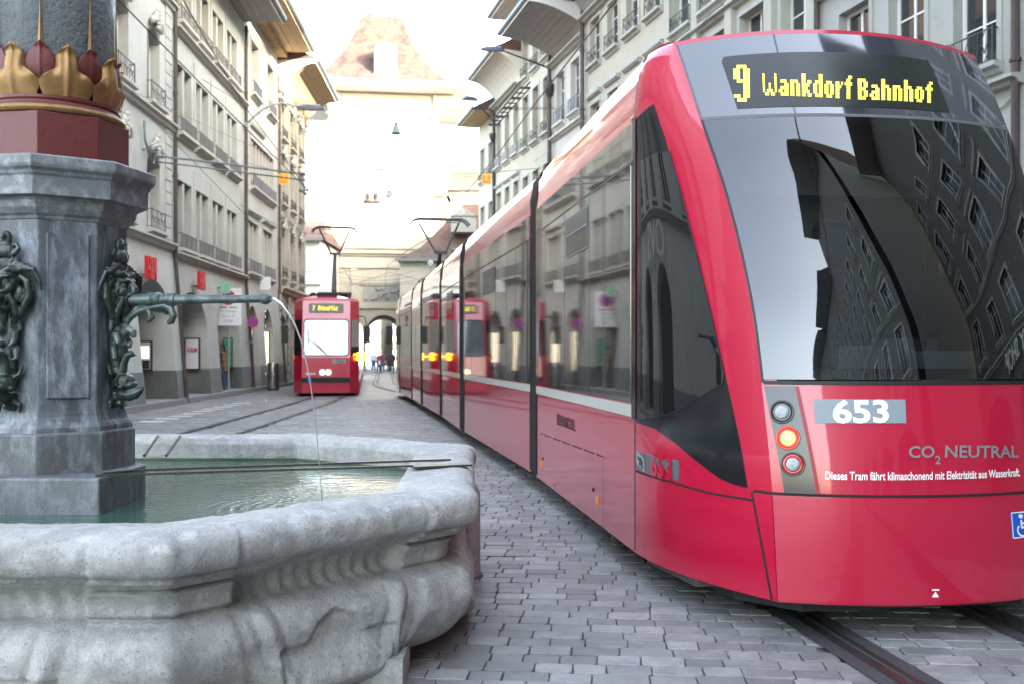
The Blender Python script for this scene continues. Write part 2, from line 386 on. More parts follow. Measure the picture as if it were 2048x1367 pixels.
def sett_geo(w, rs):
    d = RH; g1 = .0015+rs.random()*.002
    ix, iy = w/2-g1, d/2-g1*.8; ch = .006+rs.random()*.010   # clipped corners
    def ring(ax, ay, c, z): return [(-ax+c,-ay,z),(ax-c,-ay,z),(ax,-ay+c,z),(ax,ay-c,z),(ax-c,ay,z),(-ax+c,ay,z),(-ax,ay-c,z),(-ax,-ay+c,z)]
    j = lambda p, a: (p[0]+(rs.random()-.5)*a, p[1]+(rs.random()-.5)*a*.6, p[2])
    z = (rs.random()-.5)*.005
    vs = [j(p, .006) for p in ring(ix, iy, ch, -.02)]; vs += [(p[0]*.995, p[1]*.99, z-.0025) for p in vs[:8]]
    vs += [(p[0]*.965, p[1]*.94, z+.0008) for p in vs[:8]]
    fs = []
    for k in (0, 8):
        for i in range(8): fs.append((k+i, k+(i+1) % 8, k+8+(i+1) % 8, k+8+i))
    fs.append(tuple(range(16, 24))); return vs, fs
templ = []
for k in range(14):
    rs = random.Random(k); ws = (.15,.17,.185,.2,.205,.225,.25)
    vs, fs = sett_geo(ws[k % 7], rs); me = MB().add(vs, fs).mesh('sett', 'sett', smooth=False); templ.append((ws[k % 7], me, np.array(vs), fs))
pav = thing('pavement', None, None); tag(pav, 'street of grey stone setts between fountain and tram', kind='structure')
for (x, y, w) in big:
    c = [t for t in templ if t[0] == w]; me = rnd.choice(c)[1]
    tl = (rnd.random()-.5)*.010
    inst(me, 'sett', pav, (x, y, (rnd.random()-.5)*.004), (tl, tl*.7, ang+(rnd.random()-.5)*.02))
V = []; Fs = []; o = 0
for (x, y, w) in setts:
    if (x, y, w) in bigset: continue
    t = rnd.choice([t for t in templ if t[0] == w]); a = ang+(rnd.random()-.5)*.02; c, s_ = math.cos(a), math.sin(a); P = t[2]
    Q = np.empty_like(P); Q[:,0] = P[:,0]*c-P[:,1]*s_+x; Q[:,1] = P[:,0]*s_+P[:,1]*c+y; Q[:,2] = P[:,2]+(rnd.random()-.5)*.004
    V.append(Q); Fs += [tuple(i+o for i in f) for f in t[3]]; o += len(P)
mb = MB(); mb.v = [tuple(p) for p in np.concatenate(V)]; mb.f = Fs; mb.mi = [0]*len(Fs)
so = mb.build('sett_field', 'sett', pav); tag(so, kind='stuff')
print('setts', len(setts), 'parts', len(big))

def ribbon(P, o0, o1, z, y0=-1e9, y1=1e9):
    A = off_path(P, o0); B = off_path(P, o1); mb = MB()
    idx = [i for i, p in enumerate(P) if y0 <= p.y <= y1]
    vs = []
    for i in idx: vs += [(A[i].x, A[i].y, z), (B[i].x, B[i].y, z)]
    mb.add(vs, [(2*i, 2*i+1, 2*i+3, 2*i+2) for i in range(len(idx)-1)]); return mb
def dense(P, n=4):
    out = []
    for i in range(len(P)-1):
        for k in range(n): out.append(P[i].lerp(P[i+1], k/n))
    return out+[P[-1]]
def track(P, name, label, y0=-1e9, y1=1e9, pale=False, bw=.135):
    t = thing(name, label, None); tag(t, kind='structure'); P = dense(P)
    for s in (-.5, .5):
        b = ribbon(P, s-bw, s+bw, .0095, y0, y1); b.build('bitumen_strip', 'bitumen', t)
        r = MB()
        for a, c, z in ((s-.055, s-.008, .016), (s+.024, s+.05, .014)):
            q = ribbon(P, a, c, z, y0, y1); r.add(q.v, q.f)
            for e in (a, c):
                q = ribbon(P, e, e+.0001, z, y0, y1); vs = []
                for i in range(0, len(q.v), 2): vs += [q.v[i], (q.v[i][0], q.v[i][1], -.05)]
                r.add(vs, q.f)
        r.build('rail', 'rail_steel', t)
track(TRACK1, 'tram_track', 'grooved rails running under the big red tram')
track(TRACK2, 'tram_track', 'grooved rails ahead of the small red tram', bw=.075)
# dashed white marks on the left
dm = [(337,837),(363,832),(386,827),(407,822),(428,818),(447,814),(466,810),(484,806),(330+(-24),843)]
mk = thing('road_marking', 'dashed row of white squares painted on the setts', None); tag(mk, kind='structure')
for px, py in dm:
    p = gnd(px, py); a = .26; b_ = .22
    MB().add([(p.x-a, p.y-b_, .012),(p.x+a, p.y-b_, .012),(p.x+a-.03, p.y+b_, .012),(p.x-a-.03, p.y+b_, .012)], [(0,1,2,3)]).build('marking', 'road_paint', mk)
# ---------------- buildings ----------------
# local frame of a facade: x along the wall, y into the building, z up; the street is at y < 0
def wall_panel(mb, x0, x1, z0, z1, holes, y=0.0, depth=.35):
    """wall rectangle with rectangular holes [(x0,x1,z0,z1)], and their reveals"""
    xs = sorted({x0, x1, *[h[0] for h in holes], *[h[1] for h in holes]}); zs = sorted({z0, z1, *[h[2] for h in holes], *[h[3] for h in holes]})
    for i in range(len(xs)-1):
        for j in range(len(zs)-1):
            cx, cz = (xs[i]+xs[i+1])/2, (zs[j]+zs[j+1])/2
            if any(h[0] < cx < h[1] and h[2] < cz < h[3] for h in holes): continue
            mb.add([(xs[i],y,zs[j]),(xs[i+1],y,zs[j]),(xs[i+1],y,zs[j+1]),(xs[i],y,zs[j+1])], [(0,1,2,3)])
    for a, b, c, d in holes:
        mb.add([(a,y,c),(b,y,c),(b,y,d),(a,y,d),(a,y+depth,c),(b,y+depth,c),(b,y+depth,d),(a,y+depth,d)],
               [(0,1,5,4),(1,2,6,5),(2,3,7,6),(3,0,4,7)])
def arch_wall(mb, x0, x1, z1, arches, depth=.75, n=14, batter=0.0, zb=0.0):
    """wall from zb to z1 pierced by arches [(a,b,spring,rise)]; batter = how far the foot stands out"""
    yb = lambda z: -batter*max(0, (z1-z))/(z1-zb)
    x = x0
    for a, b, sp, ri in arches:
        mb.add([(x,yb(zb),zb),(a,yb(zb),zb),(a,yb(z1),z1),(x,yb(z1),z1)], [(0,1,2,3)])
        pts = [(a, zb), (a, sp)]+[(a+(b-a)*(1-math.cos(math.pi*i/n))/2, sp+ri*math.sin(math.pi*i/n)) for i in range(1, n)]+[(b, sp), (b, zb)]
        for i in range(len(pts)-1):
            (xa, za), (xc, zc) = pts[i], pts[i+1]
            if abs(xc-xa) > 1e-6: mb.add([(xa,yb(za),za),(xc,yb(zc),zc),(xc,yb(z1),z1),(xa,yb(z1),z1)], [(0,1,2,3)])
            mb.add([(xa,yb(za),za),(xc,yb(zc),zc),(xc,depth,zc),(xa,depth,za)], [(3,2,1,0)])
        x = b
    mb.add([(x,yb(zb),zb),(x1,yb(zb),zb),(x1,yb(z1),z1),(x,yb(z1),z1)], [(0,1,2,3)])

WIN = {}
def window_protos(kind, w, h):
    """meshes of one window type, origin at the middle of the sill on the wall face"""
    key = (kind, w, h)
    if key in WIN: return WIN[key]
    hw = w/2; d = {}
    fr = MB()
    yb = .30 if kind != 'white' else .22
    ft = .06 if kind != 'white' else .08
    for a, b, c, e in ((-hw,-hw+ft,0,h),(hw-ft,hw,0,h),(-hw+ft,hw-ft,h-ft,h),(-hw+ft,hw-ft,0,ft)): fr.box(a, b, yb-.03, yb+.03, c, e)
    if kind in ('double',):         # stone post between two lights
        fr.box(-.10,.10,.04,yb+.02,0,h)
    elif kind == 'triple':
        for c in (-hw/3, hw/3): fr.box(c-.06,c+.06,.05,yb+.02,0,h)
    elif kind == 'multi':
        for k in range(1, 7): c = -hw+w*k/7; fr.box(c-.07,c+.07,.05,yb+.02,0,h)
    else:
        fr.box(-.03,.03,yb-.025,yb+.025,ft,h-ft); fr.box(-hw+ft,hw-ft,yb-.02,yb+.02,h*.68,h*.68+.04)
        if kind == 'white': fr.box(-hw+ft,hw-ft,yb-.018,yb+.018,h*.34,h*.34+.03)
    fm = {'double':'stone_l2','triple':'stone_l3','multi':'stone_l3','white':'white_frame'}.get(kind, 'white_frame')
    d['window'] = fr.mesh('window', fm)
    d['pane'] = MB().box(-hw+.02,hw-.02,yb+.005,yb+.02,.02,h-.02).mesh('pane', 'pane')
    WIN[key] = d; return d
def surround_mesh(w, h, style, m='trim'):
    key = ('sur', w, h, style, m)
    if key in WIN: return WIN[key]
    mb = MB(); hw = w/2; t = .13
    mb.box(-hw-t,-hw-.003,-.03,.02,-.02,h+t); mb.box(hw+.003,hw+t,-.03,.02,-.02,h+t); mb.box(-hw-.003,hw+.003,-.03,.02,h+.003,h+t)
    if 'p' in style:   # cornice over the window
        mb.prismx([(-.03,h+t+.12),(-.10,h+t+.16),(-.16,h+t+.22),(-.16,h+t+.28),(0.01,h+t+.28),(0.01,h+t+.12)], -hw-t-.08, hw+t+.08)
    if 'g' in style:   # low gable
        mb.prism([(-hw-t-.12,h+t+.28),(hw+t+.12,h+t+.28),(0,h+t+.55)], -.13, .01)
    me = mb.mesh('surround', m); WIN[key] = me; return me
def sill_mesh(w, m='trim', dp=.22):
    key = ('sill', w, m, dp)
    if key in WIN: return WIN[key]
    mb = MB(); hw = w/2+.16
    mb.prismx([(0.01,-.22),(-.06,-.20),(-.10,-.12),(-dp,-.09),(-dp,-.003),(.01,-.003)], -hw, hw)
    me = mb.mesh('sill', m); WIN[key] = me; return me
def railing_mesh(w, h, style, m='iron'):
    key = ('rail', w, h, style, m)
    if key in WIN: return WIN[key]
    mb = MB(); hw = w/2+.04; y = -.14
    for z in (.04, h): mb.bar((-hw,y,z),(hw,y,z),.03,.022)
    for x in (-hw, hw): mb.bar((x,y,0),(x,y,h+.04),.028); mb.bar((x,y,h),(x,.05,h),.022); mb.bar((x,y,.04),(x,.05,.04),.022)
    if style == 'slat':
        n = 7
        for i in range(n): z = .07+(h-.11)*i/(n-1); mb.box(-hw,hw,y-.008,y+.012,z-.018,z+.018)
        for x in (-hw*.33, hw*.33): mb.bar((x,y,0),(x,y,h),.03)
    elif style == 'fine':
        k = max(5, int(w/.11))
        for i in range(1, k): x = -hw+2*hw*i/k; mb.bar((x,y,.04),(x,y,h),.012)
        for i in range(3):
            cx = -hw+2*hw*(i+.5)/3; mb.tube([(cx+.08*math.cos(a),y,h*.55+.10*math.sin(a)) for a in [2*math.pi*q/8 for q in range(8)]], .009, 4, closed=True)
    else:      # ornate scrolls
        k = max(2, int(w/.3))
        for i in range(k):
            cx = -hw+2*hw*(i+.5)/k; q = 2*hw/k/2*.9
            for sgn in (-1, 1):
                pts = []
                for s_ in range(11):
                    t = s_/10; a = t*4.2; r_ = q*.5*(1-t*.55)
                    pts.append((cx+sgn*(q*.45-r_*math.cos(a)*.8), y, h*.5+sgn*.0+(r_*math.sin(a)*1.25)+(t-.5)*h*.35))
                mb.tube(pts, .012, 4)
            mb.bar((cx-q,y,.06),(cx-q,y,h-.02),.014)
            mb.bar((cx,y,.06),(cx+q*.8,y,h*.45),.012); mb.bar((cx,y,h-.02),(cx-q*.8,y,h*.5),.012)
    me = mb.mesh('railing', m); WIN[key] = me; return me
def window(root, kind, cx, z, w, h, railing=None, rh=.42, sill=True, style=None, m='trim', rm='iron'):
    P = window_protos(kind, w, h); o = inst(P['window'], 'window', root, (cx, 0, z))
    inst(P['pane'], 'pane', o)
    if style is not None: inst(surround_mesh(w, h, style, m), 'surround', o)
    if sill: inst(sill_mesh(w, m), 'sill', o)
    if railing: inst(railing_mesh(w, rh, railing, rm), 'railing', o)
    return o
def hole(cx, z, w, h): return (cx-w/2, cx+w/2, z, z+h)
def eave(root, x0, x1, z, over, th=.12, soff='soffit', planks=True, plank_w=.32, gutter='gutter', roof_h=5.5, roof_d=7.0, rise=.0, back=.0):
    """overhanging eave: boards below, gutter at the edge, tiled slope above"""
    n = max(1, int((over-.1)/plank_w))
    pw = (over-.06)/n
    for k in range(n):
        y0 = -over+.03+k*pw; za = z+rise*(1-(k+.5)/n) if rise else z
        MB().box(x0+.01, x1-.01, y0+.008, y0+pw-.008, za, za+.03).build('soffit_board', soff, root, world=False)
    b = MB(); b.box(x0+.02, x1-.02, -over+.02, .2, z+.035+rise, z+.06+rise); b.box(x0, x1, -over-.02, -over+.02, z-.05+rise, z+.18+rise); b.build('fascia', soff, root, world=False)
    g = MB(); g.prismx([(-over-.03,z+.04+rise),(-over-.10,z+.03+rise),(-over-.16,z+.08+rise),(-over-.17,z+.20+rise),(-over-.03,z+.20+rise)], x0-.05, x1+.05); g.build('gutter', gutter, root, world=False)
    r = MB(); s_ = roof_h/(roof_d+over)
    r.add([(x0,-over-.02,z+.20+rise),(x1,-over-.02,z+.20+rise),(x1,roof_d,z+.2+roof_h),(x0,roof_d,z+.2+roof_h),(x0,-over-.02,z+.06+rise),(x1,-over-.02,z+.06+rise),(x1,roof_d,z),(x0,roof_d,z)],
          [(0,1,2,3),(4,7,6,5),(0,3,7,4),(1,5,6,2),(0,4,5,1),(3,2,6,7)])
    r.add([(x0,roof_d,z),(x1,roof_d,z),(x1,roof_d,z+.2+roof_h),(x0,roof_d,z+.2+roof_h),(x0,roof_d*2,z),(x1,roof_d*2,z)],
          [(3,2,5,4),(0,3,4),(1,5,2)])
    r.build('roof', 'roof_tile', root, world=False)
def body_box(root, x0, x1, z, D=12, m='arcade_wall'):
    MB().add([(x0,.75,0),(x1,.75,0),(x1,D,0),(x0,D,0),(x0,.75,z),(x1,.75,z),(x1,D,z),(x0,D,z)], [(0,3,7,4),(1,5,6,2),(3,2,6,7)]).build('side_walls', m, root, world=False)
def pipe(root, x, z0, z1, r=.055, y=-.09, foot=0.0, m='copper_pipe'):
    mb = MB(); pts = [(x,y-foot,z0),(x,y-foot*.0,4.1),(x,y,z1)] if foot else [(x,y,z0),(x,y,z1)]
    mb.tube(pts, r, 8)
    for z in np.arange(max(z0,.5)+1.2, z1, 2.4):
        if not foot or z > 4.2: mb.lathe([(r*1.35,z),(r*1.35,z+.06)], 8, (x, y))
    return mb.build('downpipe', m, root, world=False, smooth=False)

# ---------- left side ----------
LA = math.atan2(1, -.047)
def Lroot(name, label, Y0, **k): return thing(name, label, 'building', (-8.437-.047*Y0, Y0, 0), LA, **k)
lsc = math.hypot(1, .047)
def lt(px):           # distance along the left wall where a picture column falls (surveyed)
    k = (1024-px)/F; return (8.437/(k-.047))*lsc
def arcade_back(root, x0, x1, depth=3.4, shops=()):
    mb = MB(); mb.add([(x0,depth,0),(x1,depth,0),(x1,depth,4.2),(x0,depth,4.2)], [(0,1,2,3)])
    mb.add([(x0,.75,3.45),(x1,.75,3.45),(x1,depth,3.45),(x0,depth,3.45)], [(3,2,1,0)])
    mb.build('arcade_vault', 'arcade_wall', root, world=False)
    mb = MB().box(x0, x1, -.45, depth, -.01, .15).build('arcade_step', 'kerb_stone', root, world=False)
mat('shop_glow', (.8,.7,.5), .5, emit=(1.0,.86,.62), estr=.10)
mat('shop_dim', (.3,.25,.18), .5, emit=(1.0,.8,.5), estr=.012)
mat('case_frame', (.05,.04,.035), .5)
mat('poster_white', (.72,.73,.75), .4)
mat('red_sign', (.52,.012,.02), .4)
mat('green_sign', (.22,.45,.30), .4)
mat('white_sign', (.72,.74,.72), .4)
mat('green_poster', (.10,.42,.25), .5, var=.5, vscale=6)

# L1: arched carved windows, the building behind the fountain
y0 = 8.0; L1 = Lroot('stone_building', 'pale stone building with arched carved windows and quoins behind the fountain', y0)
e1 = lt(345)-y0*lsc
p_ = 2.55; cols = [e1-1.75-p_*k for k in range(8) if e1-1.75-p_*k > 1.0]
mb = MB(); holes = []
for z in (4.75, 8.15, 11.6):
    for c in cols: holes.append(hole(c, z, 1.1, 2.05))
wall_panel(mb, 0, e1, 4.2, 15.0, holes, depth=.32)
ar = []; c = e1-.6
while c-2.9 > 0.3: ar.append((c-2.9, c, 2.35, 1.05)); c -= 4.3
ar = sorted(ar); arch_wall(mb, 0, e1, 4.2, ar, batter=.35)
mb.build('wall', 'stone_l1', L1, world=False)
x = 0
for a, b, _, _ in ar+[(e1, e1, 0, 0)]:
    pb = MB(); pb.add([(x,-.37,0),(a,-.37,0),(a,-.29,.95),(x,-.29,.95),(x,.76,0),(a,.76,0),(a,.76,.95),(x,.76,.95)], [(0,1,2,3),(1,5,6,2),(4,0,3,7),(3,2,6,7)]); pb.build('plinth', 'plinth', L1, world=False); x = b
arcade_back(L1, 0, e1)
def arched_head(w, h):
    key = ('ah', w, h)
    if key in WIN: return WIN[key]
    mb = MB(); n = 8; hw = w/2
    # segmental head piece filling the corners of the opening and a proud keystone with carving
    for s_ in (-1, 1):
        for i in range(n//2):
            a = i/(n/2); b = (i+1)/(n/2); za = h-.28*a*a; zb = h-.28*b*b
            mb.add([(s_*hw*a,-.001,za),(s_*hw*b,-.001,zb),(s_*hw*b,-.001,h+.02),(s_*hw*a,-.001,h+.02),(s_*hw*a,.3,za),(s_*hw*b,.3,zb)], [(0,1,2,3) if s_ > 0 else (3,2,1,0), (0,4,5,1) if s_ > 0 else (1,5,4,0)])
    rs = random.Random(5)
    for k in range(22):
        a = (k/21-.5)*2; mb.ball((a*.42, -.09-.03*rs.random(), h+.30-.26*abs(a)+.10*rs.random()), (.07+.03*rs.random(), .08, .07+.05*rs.random()), 6, 4)
    for k in range(5): mb.ball((0, -.13, h+.0+.12*k), (.10-.01*k, .10, .09), 6, 4)
    me = mb.mesh('carved_head', 'trim', smooth=True); WIN[key] = me; return me
for z in (4.75, 8.15, 11.6):
    for c in cols:
        w = window(L1, 'plain', c, z, 1.1, 2.05, railing='ornate', rh=.5, rm='iron_grey'); inst(arched_head(1.1, 2.05), 'carved_head', w)
        if z > 5: inst(MB().box(-.53,.0,.12,.15,.02,2.0).mesh('blind','iron_grey') if ('bl',) not in WIN else WIN[('bl',)], 'blind', w)
for z in (4.35, 7.75, 11.2):
    MB().prismx([(0,z),(-.10,z+.04),(-.12,z+.12),(-.20,z+.15),(-.20,z+.20),(0,z+.22)], 0, e1-.02).build('string_course', 'trim', L1, world=False)
for k in range(31):      # quoins at the corner
    MB().box(e1-.72, e1-.16, -.035, .01, 4.65+k*.335, 4.65+k*.335+.30).build('quoin', 'stone_l1', L1, world=False)
eave(L1, 0, e1, 15.0, 1.5)
body_box(L1, 0, e1, 15)

# L2: four double windows per floor
y2 = (e1/lsc+y0); L2 = Lroot('stone_building', 'greenish stone building with rows of paired narrow windows, between the two brown downpipes', y2)
b2 = y2*lsc; e2 = lt(488)-b2
cc = [(lt(a)+lt(b))/2-b2 for a, b in ((356,382),(394,417),(431,451),(455,473))]
cc = [cc[0]+(cc[3]-cc[0])*k/3 for k in range(4)]
mb = MB(); holes = []
rows2 = ((4.52,2.02),(7.92,2.02),(11.2,1.72))
for z, h in rows2:
    for c in cc: holes.append(hole(c, z, 1.5, h))
wall_panel(mb, 0, e2, 4.2, 14.05, holes, depth=.42)
ar2 = [(lt(352)-b2, lt(405)-b2-.05, 2.3, 1.0), (lt(427)-b2, lt(470)-b2, 2.3, 1.0)]
ar2 = [(max(.12, ar2[0][0]), ar2[0][1], 2.3, 1.0), ar2[1]]
arch_wall(mb, 0, e2, 4.2, ar2, batter=.3)
mb.build('wall', 'stone_l2', L2, world=False)
x = 0
for a, b, _, _ in ar2+[(e2, e2, 0, 0)]:
    if a-x > .05: MB().add([(x,-.32,0),(a,-.32,0),(a,-.25,.95),(x,-.25,.95),(x,.76,0),(a,.76,0),(a,.76,.95),(x,.76,.95)], [(0,1,2,3),(1,5,6,2),(4,0,3,7),(3,2,6,7)]).build('plinth', 'plinth', L2, world=False)
    x = b
arcade_back(L2, 0, e2)
for ri, (z, h) in enumerate(rows2):
    for c in cc: window(L2, 'double', c, z, 1.5, h, railing='slat' if ri < 2 else 'fine', rh=.42, rm='iron_grey' if ri < 2 else 'iron_grey')
    # thin raised strips beside the windows
    for k in range(3): x = (cc[k]+cc[k+1])/2; MB().box(x-.03,x+.03,-.03,.001,z-.1,z+h+.5).build('pilaster_strip', 'stone_l2', L2, world=False)
for z in (4.2, 10.75):
    MB().prismx([(0,z),(-.10,z+.03),(-.12,z+.08),(-.22,z+.11),(-.22,z+.16),(0,z+.18)], 0, e2).build('string_course', 'trim', L2, world=False)
eave(L2, 0, e2, 14.05, 1.45, plank_w=.24)
body_box(L2, 0, e2, 14)
pipe(L2, .0, 0.0, 14.0, .055, foot=.33); pipe(L2, e2, 0.1, 13.9, .06, foot=.3)
# L3
b3 = b2+e2; y3 = b3/lsc; L3 = Lroot('stone_building', 'pale building with wide seven-light window beyond the second downpipe', y3); e3 = lt(555)-b3
mb = MB()
A = [(lt(489)-b3+.3, lt(517)-b3), (lt(521)-b3, lt(547)-b3)]
g = [((a+b)/2, b-a-.2) for a, b in A]; hs = [hole(g[0][0], 4.6, 2.0, 2.0), hole(g[1][0], 4.6, 2.0, 2.0), hole(e3/2, 8.0, 4.6, 1.9), hole(1.9, 11.7, 1.4, 2.1), hole(e3-1.7, 11.7, 1.4, 2.1)]
wall_panel(mb, 0, e3, 4.2, 14.9, hs, depth=.4)
ar3 = [(lt(492)-b3, lt(510)-b3, 2.3, 1.0), (lt(522)-b3, lt(540)-b3, 2.3, 1.0)]
arch_wall(mb, 0, e3, 4.2, ar3, batter=.3); mb.build('wall', 'stone_l3', L3, world=False)
arcade_back(L3, 0, e3)
for c in g: window(L3, 'triple', c[0], 4.6, 2.0, 2.0, railing='slat', rh=.45, style='p', rm='slat_grey')
window(L3, 'multi', e3/2, 8.0, 4.6, 1.9, railing='slat', rh=.45, rm='slat_grey', style='')
for c in (1.9, e3-1.7): window(L3, 'plain', c, 11.7, 1.4, 2.1, railing='slat', rh=.45, rm='slat_grey', style='')
MB().prismx([(0,10.35),(-.12,10.38),(-.16,10.5),(0,10.52)], 1.0, 3.6).build('string_course', 'trim', L3, world=False)
eave(L3, 0, e3, 14.95, 1.5, soff='soffit_wood', plank_w=.3, roof_h=5.5)
for k in range(22):
    x = .15+k*(e3-.3)/21; MB().box(x-.06,x+.06,-.45,0,14.70,14.93).build('bracket', 'soffit_wood', L3, world=False)
x = 0
for a, b, _, _ in ar3+[(e3, e3, 0, 0)]:
    if a-x > .05: MB().add([(x,-.32,0),(a,-.32,0),(a,-.25,.95),(x,-.25,.95),(x,.76,0),(a,.76,0),(a,.76,.95),(x,.76,.95)], [(0,1,2,3),(1,5,6,2),(4,0,3,7),(3,2,6,7)]).build('plinth', 'plinth', L3, world=False)
    x = b
body_box(L3, 0, e3, 14.9); pipe(L3, e3, .1, 14.3, .06, foot=.3)
# L4 ornate with curved overhanging eave
b4 = b3+e3; y4 = b4/lsc; L4 = Lroot('stone_building', 'ornate narrow stone building under a curved overhanging eave', y4); e4 = lt(606)-b4
mb = MB(); hs = []; c4 = [e4*(k+.5)/3 for k in range(3)]
rows4 = ((4.9,2.2),(8.3,2.2),(11.3,1.6))
for z, h in rows4:
    for c in c4: hs.append(hole(c, z, 1.05, h))
wall_panel(mb, 0, e4, 4.2, 14.2, hs, depth=.3)
ar4 = [(c-.8, c+.8, 2.4, .8) for c in c4]; arch_wall(mb, 0, e4, 4.2, ar4, batter=.1); mb.build('wall', 'stone_l4', L4, world=False)
arcade_back(L4, 0, e4)
for z, h in rows4:
    for c in c4: w = window(L4, 'plain', c, z, 1.05, h, railing='ornate', rh=.45, style='p', m='stone_l4'); inst(arched_head(1.1, 2.05), 'carved_head', w, (0, -.02, h-2.05))
for c in (0.12, e4/3, 2*e4/3, e4-.12):
    mb = MB(); mb.box(c-.16,c+.16,-.13,0,4.2,12.9)
    for k in range(10): mb.box(c-.19,c+.19,-.17,-.1,.2+k*.4,.5+k*.4)
    mb.box(c-.2,c+.2,-.2,0,12.9,13.1); mb.ball((c,-.2,13.3),(.2,.15,.2),8,5)
    mb.build('pilaster', 'stone_l4', L4, world=False)
MB().prismx([(0,4.1),(-.2,4.15),(-.25,4.3),(-.38,4.36),(-.38,4.45),(0,4.5)], 0, e4).build('string_course', 'stone_l4', L4, world=False)
MB().prismx([(0,7.5),(-.15,7.55),(-.2,7.68),(0,7.72)], 0, e4).build('string_course', 'stone_l4', L4, world=False)
rs = random.Random(3)
mb = MB()
for k in range(60): mb.ball((rs.random()*e4, -.1, 13.2+rs.random()*.9), (.08+.1*rs.random(), .13, .08+.1*rs.random()), 6, 4)
mb.build('carving', 'stone_l4', L4, world=False, smooth=True)
def cove(root, x0, x1, zw, zo, over, soff, cheek='soffit_cream', nb=9, roof_h=4, roof_d=7):
    """coved eave: boards curve out from the wall head to the gutter, with flat cheeks at the ends"""
    prof = []
    for i in range(nb+1):
        t = i/nb; prof.append((-over*(math.sin(t*math.pi/2)**1.15), zw+(zo-zw)*(1-(1-t)**.001) if False else zw+(zo-zw)*math.sin(t*math.pi)*.55+(zo-zw)*t*.55))
    prof = [(-over*(1-(1-t)**1.35), zw+(zo-zw)*(1-(1-t)**2.6)*1.0) for t in [i/nb for i in range(nb+1)]]
    for i in range(nb):
        (ya, za), (yb, zb) = prof[i], prof[i+1]
        MB().add([(x0+.02,ya,za+.003),(x1-.02,ya,za+.003),(x1-.02,yb+.012,zb-.003),(x0+.02,yb+.012,zb-.003),(x0+.02,ya,za+.04),(x1-.02,ya,za+.04),(x1-.02,yb+.012,zb+.04),(x0+.02,yb+.012,zb+.04)],
                 [(0,1,2,3),(7,6,5,4),(0,4,5,1),(2,6,7,3),(1,5,6,2),(0,3,7,4)]).build('soffit_board', soff, root, world=False)
    for xa, xb in ((x0-.03, x0+.0), (x1, x1+.03)):
        n = len(prof); mb = MB(); poly = [(y, z) for y, z in prof]+[(-over, zo+.2), (.0, zo+1.0)]
        mb.prismx(poly[::-1], xa, xb)
        for k in range(1, 8): y = -over*k/8; mb.box(xa-.012, xb+.012, y-.012, y+.012, zo+.02, zo+.2+(.8)*(1-k/8))
        mb.build('cheek', cheek, root, world=False)
    g = MB(); g.box(x0-.04,x1+.04,-over-.04,-over,zo-.04,zo+.2); g.build('fascia', cheek, root, world=False)
    g = MB(); g.prismx([(-over-.05,zo+.05),(-over-.12,zo+.04),(-over-.18,zo+.1),(-over-.18,zo+.22),(-over-.05,zo+.22)], x0-.06, x1+.06); g.build('gutter', 'gutter', root, world=False)
    r = MB(); r.add([(x0-.06,-over-.05,zo+.22),(x1+.06,-over-.05,zo+.22),(x1+.06,roof_d,zo+.2+roof_h),(x0-.06,roof_d,zo+.2+roof_h),(x0-.06,roof_d*2,zo),(x1+.06,roof_d*2,zo),(x0-.06,0,zo+.1),(x1+.06,0,zo+.1)],
          [(0,1,2,3),(3,2,5,4),(0,3,4,6),(1,7,5,2)])
    r.build('roof', 'roof_tile', root, world=False)
cove(L4, 0.05, e4-.05, 13.2, 14.5, 1.7, 'soffit_wood')
body_box(L4, 0, e4, 14.3)

# arcade furniture on the left: cases, cash machine, signs
def jamb_case(name, label, cat, px0, px1, py0, py1, root_t, fmat, pmat, extra=None, th=.06):
    """flat case hung on the pier face that looks toward the fountain"""
    Y = root_t; s_ = F/Y; xa = (px0-1024)/s_; xb = (px1-1024)/s_; za = HZ-(py1-HY)/s_; zb = HZ-(py0-HY)/s_
    o = thing(name, label, cat, ((xa+xb)/2, Y, za)); w = xb-xa; h = zb-za; t = min(.05, w*.1)
    MB().box(-w/2,w/2,-.02,th,0,h).build('case_frame', fmat, o, world=False)
    MB().box(-w/2+t,w/2-t,-.028,-.02,t,h-t).build('poster', pmat, o, world=False)
    if extra: extra(o, w, h)
    return o
YP1 = b2+ar2[0][1]; YP1 = YP1/lsc-.10; YP2 = (b2+ar2[1][1])/lsc-.10; YL1 = (y0*lsc+ar[-1][1])/lsc-.10
def hm(o, w, h):
    slab_text('H&M', w*.62, h*.16, .004, .02).tf(Matrix.Translation((-w*.30, -.033, h*.54))).build('lettering', 'red_sign', o, world=False)
jamb_case('poster_case', 'white poster with small red letters in a dark frame on the arcade pier', 'poster', 369, 400, 675, 739, YP1, 'case_frame', 'poster_white', hm)
def bank(o, w, h):
    MB().box(-w*.32,w*.32,-.034,-.029,h*.42,h*.82).build('screen', 'shop_glow', o, world=False)
    MB().box(-w*.36,w*.36,-.05,-.029,h*.08,h*.36).build('keypad', 'case_frame', o, world=False)
jamb_case('cash_machine', 'cash machine set in the arcade pier behind the fountain spout', 'cash machine', 274, 304, 681, 741, YL1, 'case_frame', 'poster_white', bank)
jamb_case('poster_case', 'green poster in a dark frame behind the person in the brown coat', 'poster', 447, 465, 675, 735, YP2, 'case_frame', 'green_poster')
jamb_case('display_case', 'tall lit display case, nearer the white no-stopping sign', 'display case', 491, 506, 660, 743, (b3+ar3[0][1])/lsc-.1, 'case_frame', 'shop_glow')
jamb_case('display_case', 'tall lit display case next to the steel litter bin', 'display case', 524, 539, 662, 742, (b3+ar3[1][1])/lsc-.1, 'case_frame', 'shop_glow')
